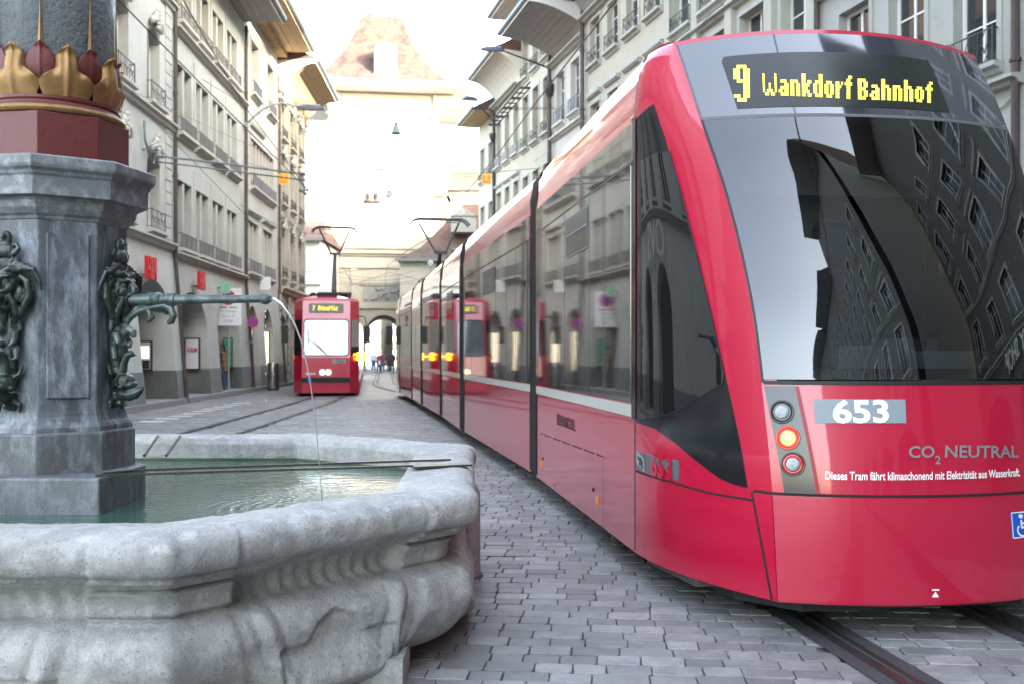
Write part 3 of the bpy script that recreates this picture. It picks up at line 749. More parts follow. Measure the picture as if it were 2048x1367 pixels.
def wall_sign(label, px, py, body, h, w, m, brk=True):
    k = (1024-px)/F; Y = 8.437/(k-.047); X = -k*Y; z = HZ-(py-HY)/F*Y
    o = thing('shop_sign', label, 'shop sign', (X, Y, z), LA)
    slab_text(body, w, h, .10, .03).tf(Matrix.Translation((-w/2, -.35, -h/2))).build('lettering', m, o, world=False)
    b_ = MB()
    for x in (-w*.3, w*.3): b_.bar((x,-.25,-h*.3),(x,.02,-h*.3),.03)
    b_.build('bracket', 'iron', o, world=False); return o
wall_sign('red lettering sign on the arched-window building, above its arcade arch', 278, 537, 'H&M', .60, .72, 'red_sign')
wall_sign('red lettering sign just right of the first brown downpipe', 383, 562, 'H&M', .56, .62, 'red_sign')
def box_sign(label, px, py, w, h, m):
    k = (1024-px)/F; Y = 8.437/(k-.047); X = -k*Y; z = HZ-(py-HY)/F*Y
    o = thing('shop_sign', label, 'shop sign', (X+.3, Y, z)); MB().box(-w/2,w/2,-.06,.06,-h/2,h/2).build('panel', m, o, world=False)
    MB().bar((-w/2-.2,0,0),(-w/2,0,0),.04).build('bracket', 'iron', o, world=False); return o
box_sign('small pale green hanging sign above the white street sign', 433, 576, .30, .38, 'green_sign')
box_sign('white box sign with a ring pattern on the wide-window building', 516, 567, .42, .52, 'white_sign')
# ---------- right side: x runs towards the camera ----------
RA = math.atan2(-1, .2557); rsc = math.hypot(1, .2557)
def ry(px): return 13.34/((px-1024)/F+.2557)
def Rroot(name, label, Yfar, **k): return thing(name, label, 'building', (13.34-.2557*Yfar, Yfar, 0), RA, **k)
def rwall(root, e, ztop, holes, m, zmin=4.2, depth=.3, arcade=True, D=12):
    mb = MB(); wall_panel(mb, 0, e, zmin, ztop, holes, depth=depth)
    if arcade:
        n = max(1, int(e/4.2)); w = e/n; arch_wall(mb, 0, e, zmin, [(w*k+.6, w*(k+1)-.6, 2.4, 1.1) for k in range(n)], batter=.25)
    mb.build('wall', m, root, world=False)
    arcade_back(root, 0, e); body_box(root, 0, e, ztop, D)
def string(root, e, z, m, s=1.0):
    MB().prismx([(0,z),(-.08*s,z+.03),(-.10*s,z+.09),(-.18*s,z+.12),(-.18*s,z+.18),(0,z+.2)], 0, e).build('string_course', m, root, world=False)

# R0 : farthest
Y0, Y1 = 60.0, 55.9; e = (Y0-Y1)*rsc; R0 = Rroot('stone_building', 'farthest pale building on the tram side, next to the tower houses', Y0)
hs = []; cs = [e*(k+.5)/2 for k in range(2)]; rz = ((4.9,1.9),(8.2,1.9),(11.6,1.9))
for z, h in rz:
    for c in cs: hs.append(hole(c, z, 1.0, h))
rwall(R0, e, 15.0, hs, 'stone_r1')
for z, h in rz:
    for c in cs: window(R0, 'plain', c, z, 1.0, h, railing='fine', style='')
eave(R0, 0, e, 15.0, 1.2, soff='soffit_wood', roof_h=4.5)
# R1b : under the pale coved eave
Y1_, Y2_ = 55.9, 50.4; e = (Y1_-Y2_)*rsc; R1 = Rroot('stone_building', 'cream building under a pale planked coved eave beyond the lamp bracket', Y1_)
hs = []; cs = [e*(k+.5)/3 for k in range(3)]; rz = ((4.9,1.9),(8.3,2.0),(11.7,2.5))
for z, h in rz:
    for c in cs: hs.append(hole(c, z, 1.0, h))
rwall(R1, e, 15.9, hs, 'stone_r1')
for i, (z, h) in enumerate(rz):
    for c in cs: window(R1, 'plain', c, z, 1.0, h, railing='slat' if i == 2 else 'fine', style='p' if i == 1 else '', rh=.5)
string(R1, e, 15.0, 'trim', 2.2)
cove(R1, 0, e, 15.6, 16.6, 1.4, 'soffit_cream'); pipe(R1, .05, 0, 15.8, .09, m='iron')
MB().lathe([(.08,13.2),(.22,13.6),(.22,13.75)], 8, (.05,-.14)).build('rain_head', 'iron', R1, world=False)
# R1a
Y3 = 45.0; e = (Y2_-Y3)*rsc; R2 = Rroot('stone_building', 'tall cream building with small fretwork balconies left of the vaulted eave', Y2_)
hs = []; cs = [e*(k+.5)/3 for k in range(3)]; rz = ((4.9,1.9),(8.3,1.9),(11.6,2.6),(15.1,1.9))
for z, h in rz:
    for c in cs: hs.append(hole(c, z, 1.05, h))
rwall(R2, e, 18.2, hs, 'stone_r3')
for z, h in rz:
    for c in cs: window(R2, 'plain', c, z, 1.05, h, railing='ornate', style='', rh=.55)
eave(R2, 0, e, 18.2, 1.6, soff='soffit_cream', plank_w=.22)
# R2 : white, under the big vaulted eave
Y4 = 40.5; e = (Y3-Y4)*rsc; R3 = Rroot('stone_building', 'white building under the broad vaulted grey-board eave', Y3)
hs = []; cs = [e*.27, e*.72]; rz = ((4.9,1.9),(8.3,1.9),(11.55,2.2))
for z, h in rz:
    for c in cs: hs.append(hole(c, z, 1.15, h))
rwall(R3, e, 14.9, hs, 'stone_r2', depth=.35)
for z, h in rz:
    for c in cs: window(R3, 'white', c, z, 1.15, h, railing='slat', style='', rh=.6, m='stone_r2', rm='slat_grey')
string(R3, e, 10.9, 'stone_r2', 1.3); string(R3, e, 14.2, 'trim', 2.0)
cove(R3, .0, e, 14.75, 15.55, 2.4, 'soffit', cheek='white_frame', nb=11)
pipe(R3, .03, 0, 15.1, .10, y=-.16)
MB().lathe([(.09,12.9),(.24,13.35),(.25,13.55),(.20,13.55)], 8, (.03,-.16)).build('rain_head', 'iron', R3, world=False)
pipe(R3, e, 0, 15.8, .09, y=-.14)
# R3 : cream with gabled window heads
Y5 = 32.3; e = (Y4-Y5)*rsc; R4 = Rroot('stone_building', 'cream building with little gables over its windows behind the tram roof', Y4)
pit = 2.03; cs = [e-1.15-pit*k for k in range(4)]; rz = ((5.9,1.9),(9.4,1.9),(12.85,1.8))
hs = []
for z, h in rz:
    for c in cs: hs.append(hole(c, z, 1.15, h))
rwall(R4, e, 15.2, hs, 'stone_r3', depth=.35)
for i, (z, h) in enumerate(rz):
    for c in cs: window(R4, 'white', c, z, 1.15, h, railing='ornate' if i == 2 else None, style='pg' if i == 1 else ('p' if i == 0 else ''), rh=.6)
string(R4, e, 14.8, 'trim', 2.0)
cove(R4, 0, e, 15.1, 16.8, 2.3, 'soffit', cheek='soffit', nb=12)
# R4 : pilasters
Y6 = 23.6; e = (Y5-Y6)*rsc; R5 = Rroot('stone_building', 'pale building with tall pilasters and wide windows behind the tram', Y5)
cs = [e*(k+.5)/4 for k in range(4)]; rz = ((4.9,2.3),(8.2,2.5),(11.6,2.3)); hs = []
for z, h in rz:
    for c in cs: hs.append(hole(c, z, 1.35, h))
rwall(R5, e, 15.4, hs, 'stone_r4', depth=.4)
for i, (z, h) in enumerate(rz):
    for c in cs: window(R5, 'white' if i != 1 else 'plain', c, z, 1.35, h, railing='ornate', style='', rh=.5)
for k in range(5):
    x = e*k/4; x = min(max(x, .2), e-.2)
    MB().box(x-.2,x+.2,-.16,0,4.4,14.6).build('pilaster', 'stone_r4', R5, world=False)
    MB().box(x-.27,x+.27,-.24,0,7.5,7.72).build('pilaster_band', 'stone_r4', R5, world=False)
string(R5, e, 11.0, 'trim', 1.5); string(R5, e, 4.2, 'trim', 1.5); string(R5, e, 14.7, 'trim', 2.5)
eave(R5, 0, e, 15.5, 1.8, soff='soffit', plank_w=.3); pipe(R5, e, 0, 15.2, .07, y=-.1)
# R5 : nearest, grey with white frames
Y7 = 17.3; e = (Y6-Y7)*rsc; R6 = Rroot('stone_building', 'nearest grey building with tall white-framed windows above the tram windscreen', Y6)
cs = [(Y6-22.25)*rsc, (Y6-20.45)*rsc, (Y6-18.5)*rsc]; rz = ((6.65,2.5),(10.3,2.4),(13.9,2.0)); hs = []
for z, h in rz:
    for c in cs: hs.append(hole(c, z, 1.15, h))
rwall(R6, e, 17.0, hs, 'stone_r5', depth=.34)
for i, (z, h) in enumerate(rz):
    for j, c in enumerate(cs):
        o = window(R6, 'white', c, z, 1.15, h, railing='ornate' if j == 2 else None, style='', rh=.62, m='stone_r5', sill=True)
for z in (6.1, 9.7, 13.2): string(R6, e, z, 'stone_r5', 1.6)
eave(R6, 0, e, 17.0, 1.8, soff='soffit', plank_w=.3); pipe(R6, e-.1, 0, 16.7, .075, y=-.12)
MB().tube([(e-1.1,-.05,6.02),(e-.75,-.05,5.92),(e-.55,-.05,5.80),(e-.2,-.05,5.95)], .02, 5).build('cable', 'trim', R6, world=False)

# unseen buildings behind the camera, shading the street, darkened and shaped for windscreen reflections
def plain_house(root, e, ztop, m, n, eav=1.8):
    cs = [e*(k+.5)/n for k in range(n)]; hs = []; rz = ((4.9,2.1),(8.3,2.1),(11.7,2.1)) + (((15.0,1.9),) if ztop > 17.2 else ())
    for z, h in rz:
        for c in cs: hs.append(hole(c, z, 1.1, h))
    rwall(root, e, ztop, hs, m, depth=.3)
    for i, (z, h) in enumerate(rz):
        for c in cs: window(root, 'white' if n % 2 else 'plain', c, z, 1.1, h, railing='fine', style='p' if i == 1 else '')
    string(root, e, 4.2, 'trim', 1.5); string(root, e, 7.9, 'trim', 1.2)
    eave(root, 0, e, ztop, eav, soff='soffit', plank_w=.45, roof_h=6)
for ya, yb, zt, m, n, lab in ((17.3,7.5,17.0,'stone_reflection_dark',4,'unseen building beside the tram rear, its stone darkened for the windscreen reflection'),(7.5,-3,24,'stone_reflection_dark',4,'unseen building behind the photographer, raised and darkened for the windscreen reflection')):
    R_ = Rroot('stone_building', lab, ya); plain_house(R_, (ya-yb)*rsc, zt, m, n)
for (xa, ya), (xb, yb), zt, m, n, lab in (((7.6,-3.2),(6.3,-17),27,'stone_reflection_dark',5,'tall invented dark building behind the photographer, added to shape the windscreen reflection'),((6.3,-17),(3.0,-36),21,'stone_reflection_dark',7,'long dark building well behind the photographer, added for the windscreen reflection'),((3,-36),(-4.0,-60),20,'stone_reflection_dark',8,'far dark building behind the photographer, added for the windscreen reflection')):  # invented row, set close behind the camera to bound the windscreen reflection
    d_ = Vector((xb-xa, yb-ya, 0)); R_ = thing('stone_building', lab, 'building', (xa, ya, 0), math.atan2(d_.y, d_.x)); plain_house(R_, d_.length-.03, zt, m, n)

# ---------- gate tower ----------
TA = rad(7.86); tr = Vector((math.cos(TA), math.sin(TA), 0)); td = Vector((-math.sin(TA), math.cos(TA), 0))
fr = Vector((-7.07, 90.5, 0)); W = 9.46
T = thing('gate_tower', 'sunlit clock-tower-like gate tower with curved tiled roof closing the street', 'tower', fr-tr*W/2, TA)
hw = W/2
mb = MB(); wall_panel(mb, -hw, hw, 9, 24.9, [hole(-.2, 17.2, .7, 1.0)], depth=.4)
mb.add([(-hw,0,0),(hw,0,0),(hw,9,0),(-hw,9,0),(-hw,0,24.9),(hw,0,24.9),(hw,9,24.9),(-hw,9,24.9)], [(1,2,6,5),(3,0,4,7)]); mb.add([(-hw,9,9),(hw,9,9),(hw,9,24.9),(-hw,9,24.9)],[(0,1,2,3)]); mb.build('wall', 'tower_plaster', T, world=False)
MB().box(-.55,.15,.4,.45,17.2,18.2).build('window', 'pane', T, world=False)
for z, p in ((22.2,.10),(22.9,.18),(23.7,.12)): MB().box(-hw-p,hw+p,-p,9+p,z,z+.16).build('string_course', 'tower_plaster', T, world=False)
for k, (xa, xb) in enumerate(((-4.6,-3.4),(-2.1,-.9),(.2,1.4),(2.6,3.8))):
    p = MB(); p.box(xa,xb,-.06,.0,24.0,24.75); g_ = p.build('vent_panel', 'tower_plaster', T, world=False)
    h = MB()
    for i in range(6):
        for j in range(3): h.box(xa+.12+i*.18,xa+.21+i*.18,-.068,-.058,24.13+j*.2,24.22+j*.2)
    h.build('vent_holes', 'iron_grey', g_, world=False)
o_ = 2.95
# eave: boarded underside, bell-cast tiled roof, dormer
mb = MB(); mb.box(-hw-o_,hw+o_,-o_,9+o_,25.0,25.12); mb.build('soffit', 'soffit_cream', T, world=False)
for k in range(9): y = -o_+.05+k*.32; MB().box(-hw-o_+.05,hw+o_-.05,y,y+.27,24.96,24.995).build('soffit_board', 'soffit_cream', T, world=False)
for k in range(9):
    x = hw+o_-.05-k*.32; MB().box(x-.27,x,-.02,9+o_,24.96,24.995).build('soffit_board', 'soffit_cream', T, world=False)
mb = MB(); mb.box(-hw-o_-.08,hw+o_+.08,-o_-.08,-o_,24.9,25.35); mb.box(hw+o_,hw+o_+.08,-o_,9+o_,24.9,25.35); mb.box(-hw-o_-.08,-hw-o_,-o_,9+o_,24.9,25.35); mb.build('fascia', 'white_frame', T, world=False)
prof = [(7.5,25.3),(6.2,25.85),(5.5,26.4),(4.8,27.2),(4.1,28.2),(3.4,29.3),(2.85,30.4),(2.4,31.6),(2.05,32.6),(1.5,33.5)]
mb = MB(); L_ = []
for k, (ax, z) in enumerate(prof):
    ay = max(.25, ax*.96-1.2*k/9); L_.append([(-ax,4.5-ay,z),(ax,4.5-ay,z),(ax,4.5+ay,z),(-ax,4.5+ay,z)])
for i in range(len(L_)-1):
    for k in range(4): mb.add([L_[i][k],L_[i][(k+1)%4],L_[i+1][(k+1)%4],L_[i+1][k]], [(0,1,2,3)])
mb.add(L_[-1], [(0,1,2,3)]); mb.build('roof', 'old_tile', T, world=False)
mb = MB(); mb.lathe([(.45,33.0),(.4,33.4),(.25,33.6),(.22,35.5),(.05,37)], 8, (.6,4.5)); mb.box(-.9,1.5,4.0,5.0,33,33.9); mb.build('lantern_turret', 'trim', T, world=False)
dm_ = MB(); dx = .35; dm_.prism([(dx-1.0,26.2),(dx+1.0,26.2),(dx+1.0,28.6)]+[(dx+math.cos(a)*1.0,28.6+math.sin(a)*.85) for a in [math.pi*k/8 for k in range(1, 8)]]+[(dx-1.0,28.6)], -.5, 4); dm_.box(dx-2.0,dx+2.0,-.55,2,25.9,26.4); dm_.build('dormer', 'tower_plaster', T, world=False)
MB().prism([(dx-.5,26.9),(dx+.35,26.9),(dx+.35,28.5)]+[(dx-.08+math.cos(a)*.43,28.5+math.sin(a)*.5) for a in [math.pi*k/6 for k in range(1, 6)]]+[(dx-.5,28.5)], -.53, -.5).build('dormer_window', 'slat_grey', T, world=False)
br = MB(); br.prism([(hw-.1,22.0),(hw+1.7,24.9),(hw-.1,24.9)], -.3, .4); br.ball((hw+.1,-.2,22.9),(.45,.4,.6),10,6); br.build('corner_bracket', 'tower_plaster', T, world=False, smooth=False)
# clock figures / small gilded niche with figures below the window
mb = MB(); mb.box(-1.6,-.1,-.25,0,15.0,15.25); mb.ball((-1.2,-.2,15.6),(.22,.15,.35),6,5); mb.ball((-.5,-.2,15.6),(.22,.15,.35),6,5); mb.ball((.8,-.1,15.9),(.3,.12,.3),6,5); mb.build('gilded_relief', 'old_tile', T, world=False, smooth=True)

# gatehouse with the archway in front of the tower
G = thing('gatehouse', 'stone gatehouse with round archway and heavy entablature below the tower', 'gatehouse', fr-tr*W/2-td*3.2, TA)
Yg = G.location.y
def gx(px, Y=86.2): # world x at the gate front
    return (px-1024)/F*Y
ox = G.location.x
ac = gx(766)-ox; aw = 1.62
mb = MB(); x0g, x1g = gx(648)-ox, gx(1010)-ox
arch_wall(mb, x0g, x1g, 10.2, [(ac-aw, ac+aw, 3.05, 1.75)], depth=12, n=20); mb.build('wall', 'gate_stone', G, world=False)
mb = MB(); mb.add([(x0g,0,0),(x0g,9,0),(x0g,9,10.2),(x0g,0,10.2)], [(0,1,2,3)]); mb.build('side_wall', 'gate_stone', G, world=False)
for z0_, z1_, p in ((5.35,5.9,.22),(8.85,9.0,.15),(9.0,9.9,.08),(9.9,10.1,.25),(10.1,10.5,.45),(10.5,10.62,.6)):
    MB().box(x0g-p,x1g,-p,.0,z0_,z1_).build('cornice', 'gate_stone', G, world=False)
MB().box(x0g,x1g,-.1,3,10.62,11.7).build('parapet', 'gate_stone', G, world=False)
for k in range(13):
    a0, a1 = math.pi*k/13, math.pi*(k+1)/13; ri, ro = 1.0, 1.28
    pts = [(ac-aw*ri*math.cos(a0), 3.05+1.75*ri*math.sin(a0)),(ac-aw*ri*math.cos(a1), 3.05+1.75*ri*math.sin(a1)),(ac-aw*ro*math.cos(a1), 3.05+1.75*ro*math.sin(a1)),(ac-aw*ro*math.cos(a0), 3.05+1.75*ro*math.sin(a0))]
    MB().prism(pts[::-1], -.06, .02).build('arch_stone', 'gate_stone', G, world=False)
for xa in (ac-aw-1.2, x0g+.8, ac+aw+.7): MB().box(xa,xa+.5,-.12,0,0,8.85).build('pilaster', 'gate_stone', G, world=False)
mb = MB(); mb.box(ac-2.1,ac+1.6,-.1,0,7.3,7.55); mb.box(ac-1.8,ac+1.5,-.05,0,5.95,7.2)
rs = random.Random(2)
for k in range(26): mb.ball((ac-1.7+3.2*rs.random(), -.1, 6.1+1.0*rs.random()), (.16,.1,.14), 6, 4)
mb.build('carved_panel', 'trim_dark', G, world=False)
for k in range(26): MB().bar((x0g+k*.32,.3,11.7),(x0g+k*.32,.3,12.4),.035).build('railing_post', 'iron_grey', G, world=False)
MB().bar((x0g,.3,12.4),(x0g+8.2,.3,12.4),.045).build('railing', 'iron_grey', G, world=False)

H0 = thing('stone_building', 'hidden pale building added past the right row to shade the gatehouse', 'building', (5.2, 63, 0)); MB().box(-6.0,6,0,17,0,12.5).build('wall', 'stone_r1', H0, world=False)  # block added out of sight to cast shadow on the gatehouse
MB().add([(-6.6,-.4,12.5),(-6.6,17.4,12.5),(6.6,17.4,12.5),(6.6,-.4,12.5),(0,-.4,17.5),(0,17.4,17.5)], [(0,4,5,1),(3,2,5,4),(0,3,4),(1,5,2)]).build('roof', 'old_tile', H0, world=False)
# tiled houses beside the tower, right
def house_box(name, label, px0, px1, yt_wall, yt_roof, Y, D=8, m='gate_stone', ridge_px=None, tg='house', rm='roof_tile'):
    xa = (px0-1024)/F*Y; xb = (px1-1024)/F*Y; zw = HZ-(yt_wall-HY)/F*Y; zr = HZ-(yt_roof-HY)/F*Y; w = xb-xa
    o = thing(name, label, tg, ((xa+xb)/2, Y, 0))
    MB().box(-w/2,w/2,0,D,0,zw).build('wall', m, o, world=False)
    r = MB(); r.add([(-w/2-.3,-.5,zw),(w/2+.3,-.5,zw),(w/2-.2,D*.45,zr),(-w/2+(0.1 if not ridge_px else ridge_px),D*.45,zr),(-w/2-.3,D+.5,zw),(w/2+.3,D+.5,zw)],
              [(0,1,2,3),(3,2,5,4),(0,3,4),(1,5,2)]); r.build('roof', rm, o, world=False)
    mb = MB(); mb.box(-w/2-.35,w/2+.35,-.62,-.5,zw-.1,zw+.1); mb.build('gutter', 'gutter', o, world=False)
    return o
H1 = house_box('tiled_house', 'house with big sunlit tile roof right of the tower', 846, 1010, 500, 395, 82, ridge_px=3.2)
H2 = house_box('tiled_house', 'taller brown-tiled house rising behind the sunlit roof', 898, 1000, 380, 322, 96, ridge_px=.1)
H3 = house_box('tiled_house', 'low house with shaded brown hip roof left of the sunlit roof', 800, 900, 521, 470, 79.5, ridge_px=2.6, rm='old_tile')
mb = MB(); mb.box(-1.0,1.0,-1.2,1.0,11.3,12.6); mb.prism([(-1.1,12.6),(1.1,12.6),(0,13.3)],-1.3,1.0); mb.build('dormer', 'trim_dark', H1, world=False)
H4 = house_box('grey_wall_house', 'grey rendered wall with a slanting top beside the tower', 826, 892, 392, 360, 92, ridge_px=.1)
# left bright buildings beyond the ornate house
H5 = house_box('ornate_far_house', 'bright sunlit ornate house seen beyond the left row', 560, 640, 480, 430, 76, m='tower_plaster')
for k in range(3):
    mb = MB(); Yh = 76; z = 3.5+3.2*k; mb.box(-1.6,1.6,-.25,0,z,z+.2)
    for j in range(3): mb.box(-1.3+j*.9,-.8+j*.9,-.06,0,z-2.2,z-.5)
    mb.build('window', 'trim', H5, world=False)
# street seen through the arch
H6 = house_box('far_street_house', 'pale sunlit houses seen through the archway, left side', 722, 758, 600, 585, 125, m='tower_plaster', D=40)
H7 = house_box('far_street_house', 'bright buildings closing the view through the archway', 745, 800, 650, 620, 190, m='tower_plaster', D=10)
H8 = house_box('far_street_house', 'pale houses through the archway, right side', 786, 815, 600, 585, 125, m='tower_plaster', D=40)
for H_, Yh in ((H6,125),(H7,190),(H8,125)):
    for k in range(3):
        for j in range(3): MB().box(-.9+j*.9,-.5+j*.9,-.06,0,2.0+k*1.6,3.0+k*1.6).build('window', 'slat_grey', H_, world=False)
# ---------------- materials for the trams ----------------
mat('tram_red', (.43,.0045,.034), .32, spec=.5, coat=1.0, coat_rough=.02, bump=.012, bscale=2.2, bdist=.05)
mat('tram_red_dark', (.30,.004,.015), .4)
mat('lettering_red', (.07,.003,.008), .5)
mat('tram_glass', (.020,.020,.019), .02, spec=1.0, ior=2.5, coat=1.0, bump=.010, bscale=1.5, bdist=.05)
mat('screen_glass', (.010,.011,.014), .02, spec=1.0, ior=1.65, coat=.4, bump=.035, bscale=1.6, bdist=.05)
mat('cab_dark', (.035,.037,.04), .7); mat('cab_grey', (.16,.165,.17), .7); mat('cab_pale', (.30,.31,.32), .6); mat('cab_seat', (.02,.022,.03), .85); mat('galv_pole', (.5,.35,.05), .4)
def clear_glass():
    m = bpy.data.materials.new('clear_screen'); m.use_nodes = True; M['clear_screen'] = m; nt = m.node_tree; L = nt.links; nt.nodes.remove(nt.nodes['Principled BSDF']); out = nt.nodes['Material Output']
    tr = nt.nodes.new('ShaderNodeBsdfTransparent'); tr.inputs[0].default_value = (.42,.46,.48,1); gl = nt.nodes.new('ShaderNodeBsdfGlossy'); gl.inputs['Roughness'].default_value = .015; gl.inputs[0].default_value = (.95,.97,1,1)
    g = nt.nodes.new('ShaderNodeNewGeometry'); mp = nt.nodes.new('ShaderNodeMapping'); mp.inputs['Scale'].default_value = (1.0,1.0,.35); L.new(g.outputs['Position'], mp.inputs[0])
    n = nt.nodes.new('ShaderNodeTexNoise'); n.inputs['Scale'].default_value = 2.2; n.inputs['Detail'].default_value = 1.0; L.new(mp.outputs[0], n.inputs['Vector'])
    bp = nt.nodes.new('ShaderNodeBump'); bp.inputs['Strength'].default_value = .20; bp.inputs['Distance'].default_value = .05; L.new(n.outputs[0], bp.inputs['Height']); L.new(bp.outputs[0], gl.inputs['Normal'])
    fr_ = nt.nodes.new('ShaderNodeFresnel'); fr_.inputs['IOR'].default_value = 1.98; L.new(bp.outputs[0], fr_.inputs['Normal'])
    mx = nt.nodes.new('ShaderNodeMixShader'); L.new(fr_.outputs[0], mx.inputs[0]); L.new(tr.outputs[0], mx.inputs[1]); L.new(gl.outputs[0], mx.inputs[2]); L.new(mx.outputs[0], out.inputs['Surface'])
clear_glass()
mat('cab_glass', (.010,.011,.012), .02, spec=1.0, ior=1.62, coat=.3)
mat('pale_screen', (.10,.12,.13), .03, spec=1.0, ior=1.8, coat=.5)
mat('band_glass', (.035,.037,.05), .06, spec=1.0, ior=1.7, coat=.4)
mat('black_gloss', (.012,.013,.014), .12, spec=.6)
mat('display_black', (.012,.014,.012), .25)
mat('rubber', (.010,.010,.012), .55)
mat('seam', (.02,.004,.006), .8)
mat('seam_grey', (.10,.10,.10), .5)
mat('stripe_white', (.50,.50,.46), .35, coat=.5)
mat('decal_grey', (.10,.105,.115), .5)
mat('plate_grey', (.24,.27,.29), .55)
mat('decal_white', (.82,.82,.82), .4)
mat('chrome_letter', (.42,.42,.44), .3, metal=.6)
mat('lamp_panel', (.028,.032,.036), .2, metal=.2, coat=.5)
mat('lamp_rim', (.02,.02,.022), .15, coat=.6)
mat('lens_clear', (.55,.56,.58), .12, metal=.4, bump=.8, bscale=90)
mat('lens_red_glow', (.8,.05,.02), .2, emit=(1.0,.10,.02), estr=.22)
mat('lens_core_glow', (.9,.5,.1), .2, emit=(1.0,.45,.06), estr=.6)
mat('lens_red', (.55,.01,.01), .15, coat=1)
mat('led_yellow', (.8,.75,.1), .5, emit=(.92,.88,.06), estr=.085)
mat('led_amber', (.9,.6,.05), .5, emit=(.95,.72,.04), estr=.08)
mat('reflector_orange', (.75,.22,.02), .3, coat=.5)
mat('indicator_glow', (.9,.4,.02), .3, emit=(1.0,.38,.02), estr=.5)
mat('headlight_glow', (.9,.8,.6), .3, emit=(1.0,.74,.36), estr=.35)
mat('under_dark', (.02,.02,.021), .8)
mat('under_metal', (.09,.085,.08), .6, metal=.3)
mat('roof_grey', (.32,.32,.33), .5)
mat('sign_blue', (.01,.10,.55), .35)
mat('vent_grey', (.14,.14,.14), .45)
mat('wire', (.05,.055,.06), .5)

# ---------------- the big tram (rear end faces the camera) ----------------
S0 = Vector((.76, 6.15)); BK = Vector((.1368, -.9906)); RT = Vector((.9906, .1368))
def TRP(a, lat, z): p = S0+BK*a+RT*lat; return Vector((p.x, p.y, z))
PROF = [(0,.18),(0,1.0),(0,2.0),(0,2.86),(.008,3.0),(.024,3.12),(.055,3.215),(.115,3.28),(.2,3.33),(.35,3.355),(.7,3.37),(1.15,3.375)]
def prof_l(z): return float(np.interp(z, [p[1] for p in PROF], [p[0] for p in PROF]))
def prof_z(l): return float(np.interp(l, [p[0] for p in PROF[5:]], [p[1] for p in PROF[5:]]))
ZT = [.18,.72,1.25,1.68,2.22,2.71,3.0,3.25]
AE = [1.30,1.275,1.20,1.107,.89,.60,.405,.21]; LE = [.379,.36,.335,.31,.265,.215,.19,.178]; AC = [1.47,1.475,1.40,1.30,1.08,.80,.60,.40]
def ip(z, T):      # smooth interpolation over the height table
    z = min(max(z, ZT[0]), ZT[-1]); i = max(k for k in range(len(ZT)) if ZT[k] <= z+1e-9); i = min(i, len(ZT)-2)
    h = ZT[i+1]-ZT[i]; t = (z-ZT[i])/h
    def m(k):
        if k == 0: return (T[1]-T[0])/(ZT[1]-ZT[0])
        if k == len(ZT)-1: return (T[-1]-T[-2])/(ZT[-1]-ZT[-2])
        return (T[k+1]-T[k-1])/(ZT[k+1]-ZT[k-1])
    t2, t3 = t*t, t*t*t
    return (2*t3-3*t2+1)*T[i]+(t3-2*t2+t)*h*m(i)+(-2*t3+3*t2)*T[i+1]+(t3-t2)*h*m(i+1)
def S1(w, z, side=0):     # side of the tail, w 0 at the seam .. 1 at the corner post
    zz = min(z, 3.25); l0 = prof_l(zz); lat = l0+(ip(zz, LE)-l0)*w*w; a = w*ip(zz, AE)
    return TRP(a, lat if not side else 2.3-lat, z)
def S2(q, z):             # rear face, q -1 .. 1
    zz = min(z, 3.25); le = ip(zz, LE); lat = le+(1.15-le)*(1+q) if q <= 0 else 1.15+(1.15-le)*q
    a = ip(zz, AC)-(ip(zz, AC)-ip(zz, AE))*abs(q)**2.2; zz2 = z+.055*(1-q*q)*max(0, (z-2.7)/.55)
    return TRP(a, lat, zz2)
def nrm(fn, u, z, e=.01):
    du = fn(u+e, z)-fn(u-e, z); dz = fn(u, z+e)-fn(u, z-e); n = du.cross(dz).normalized(); return n
def proj(p): return (1024+F*p.x/p.y, HY-F*(p.z-HZ)/p.y)
def inv(fn, px, py, u0=.5, z0=1.5):
    u, z = u0, z0
    for _ in range(25):
        x, y = proj(fn(u, z)); e = 1e-4
        xu, yu = proj(fn(u+e, z)); xz, yz = proj(fn(u, z+e))
        a, b, c, d = (xu-x)/e, (xz-x)/e, (yu-y)/e, (yz-y)/e; det = a*d-b*c
        if abs(det) < 1e-9: break
        dx, dy = px-x, py-y; du = (d*dx-b*dy)/det; dz = (-c*dx+a*dy)/det
        u += max(-.3, min(.3, du)); z += max(-.4, min(.4, dz)); z = min(max(z, .1), 3.4); u = min(max(u, -1.25), 1.3)
    return u, z
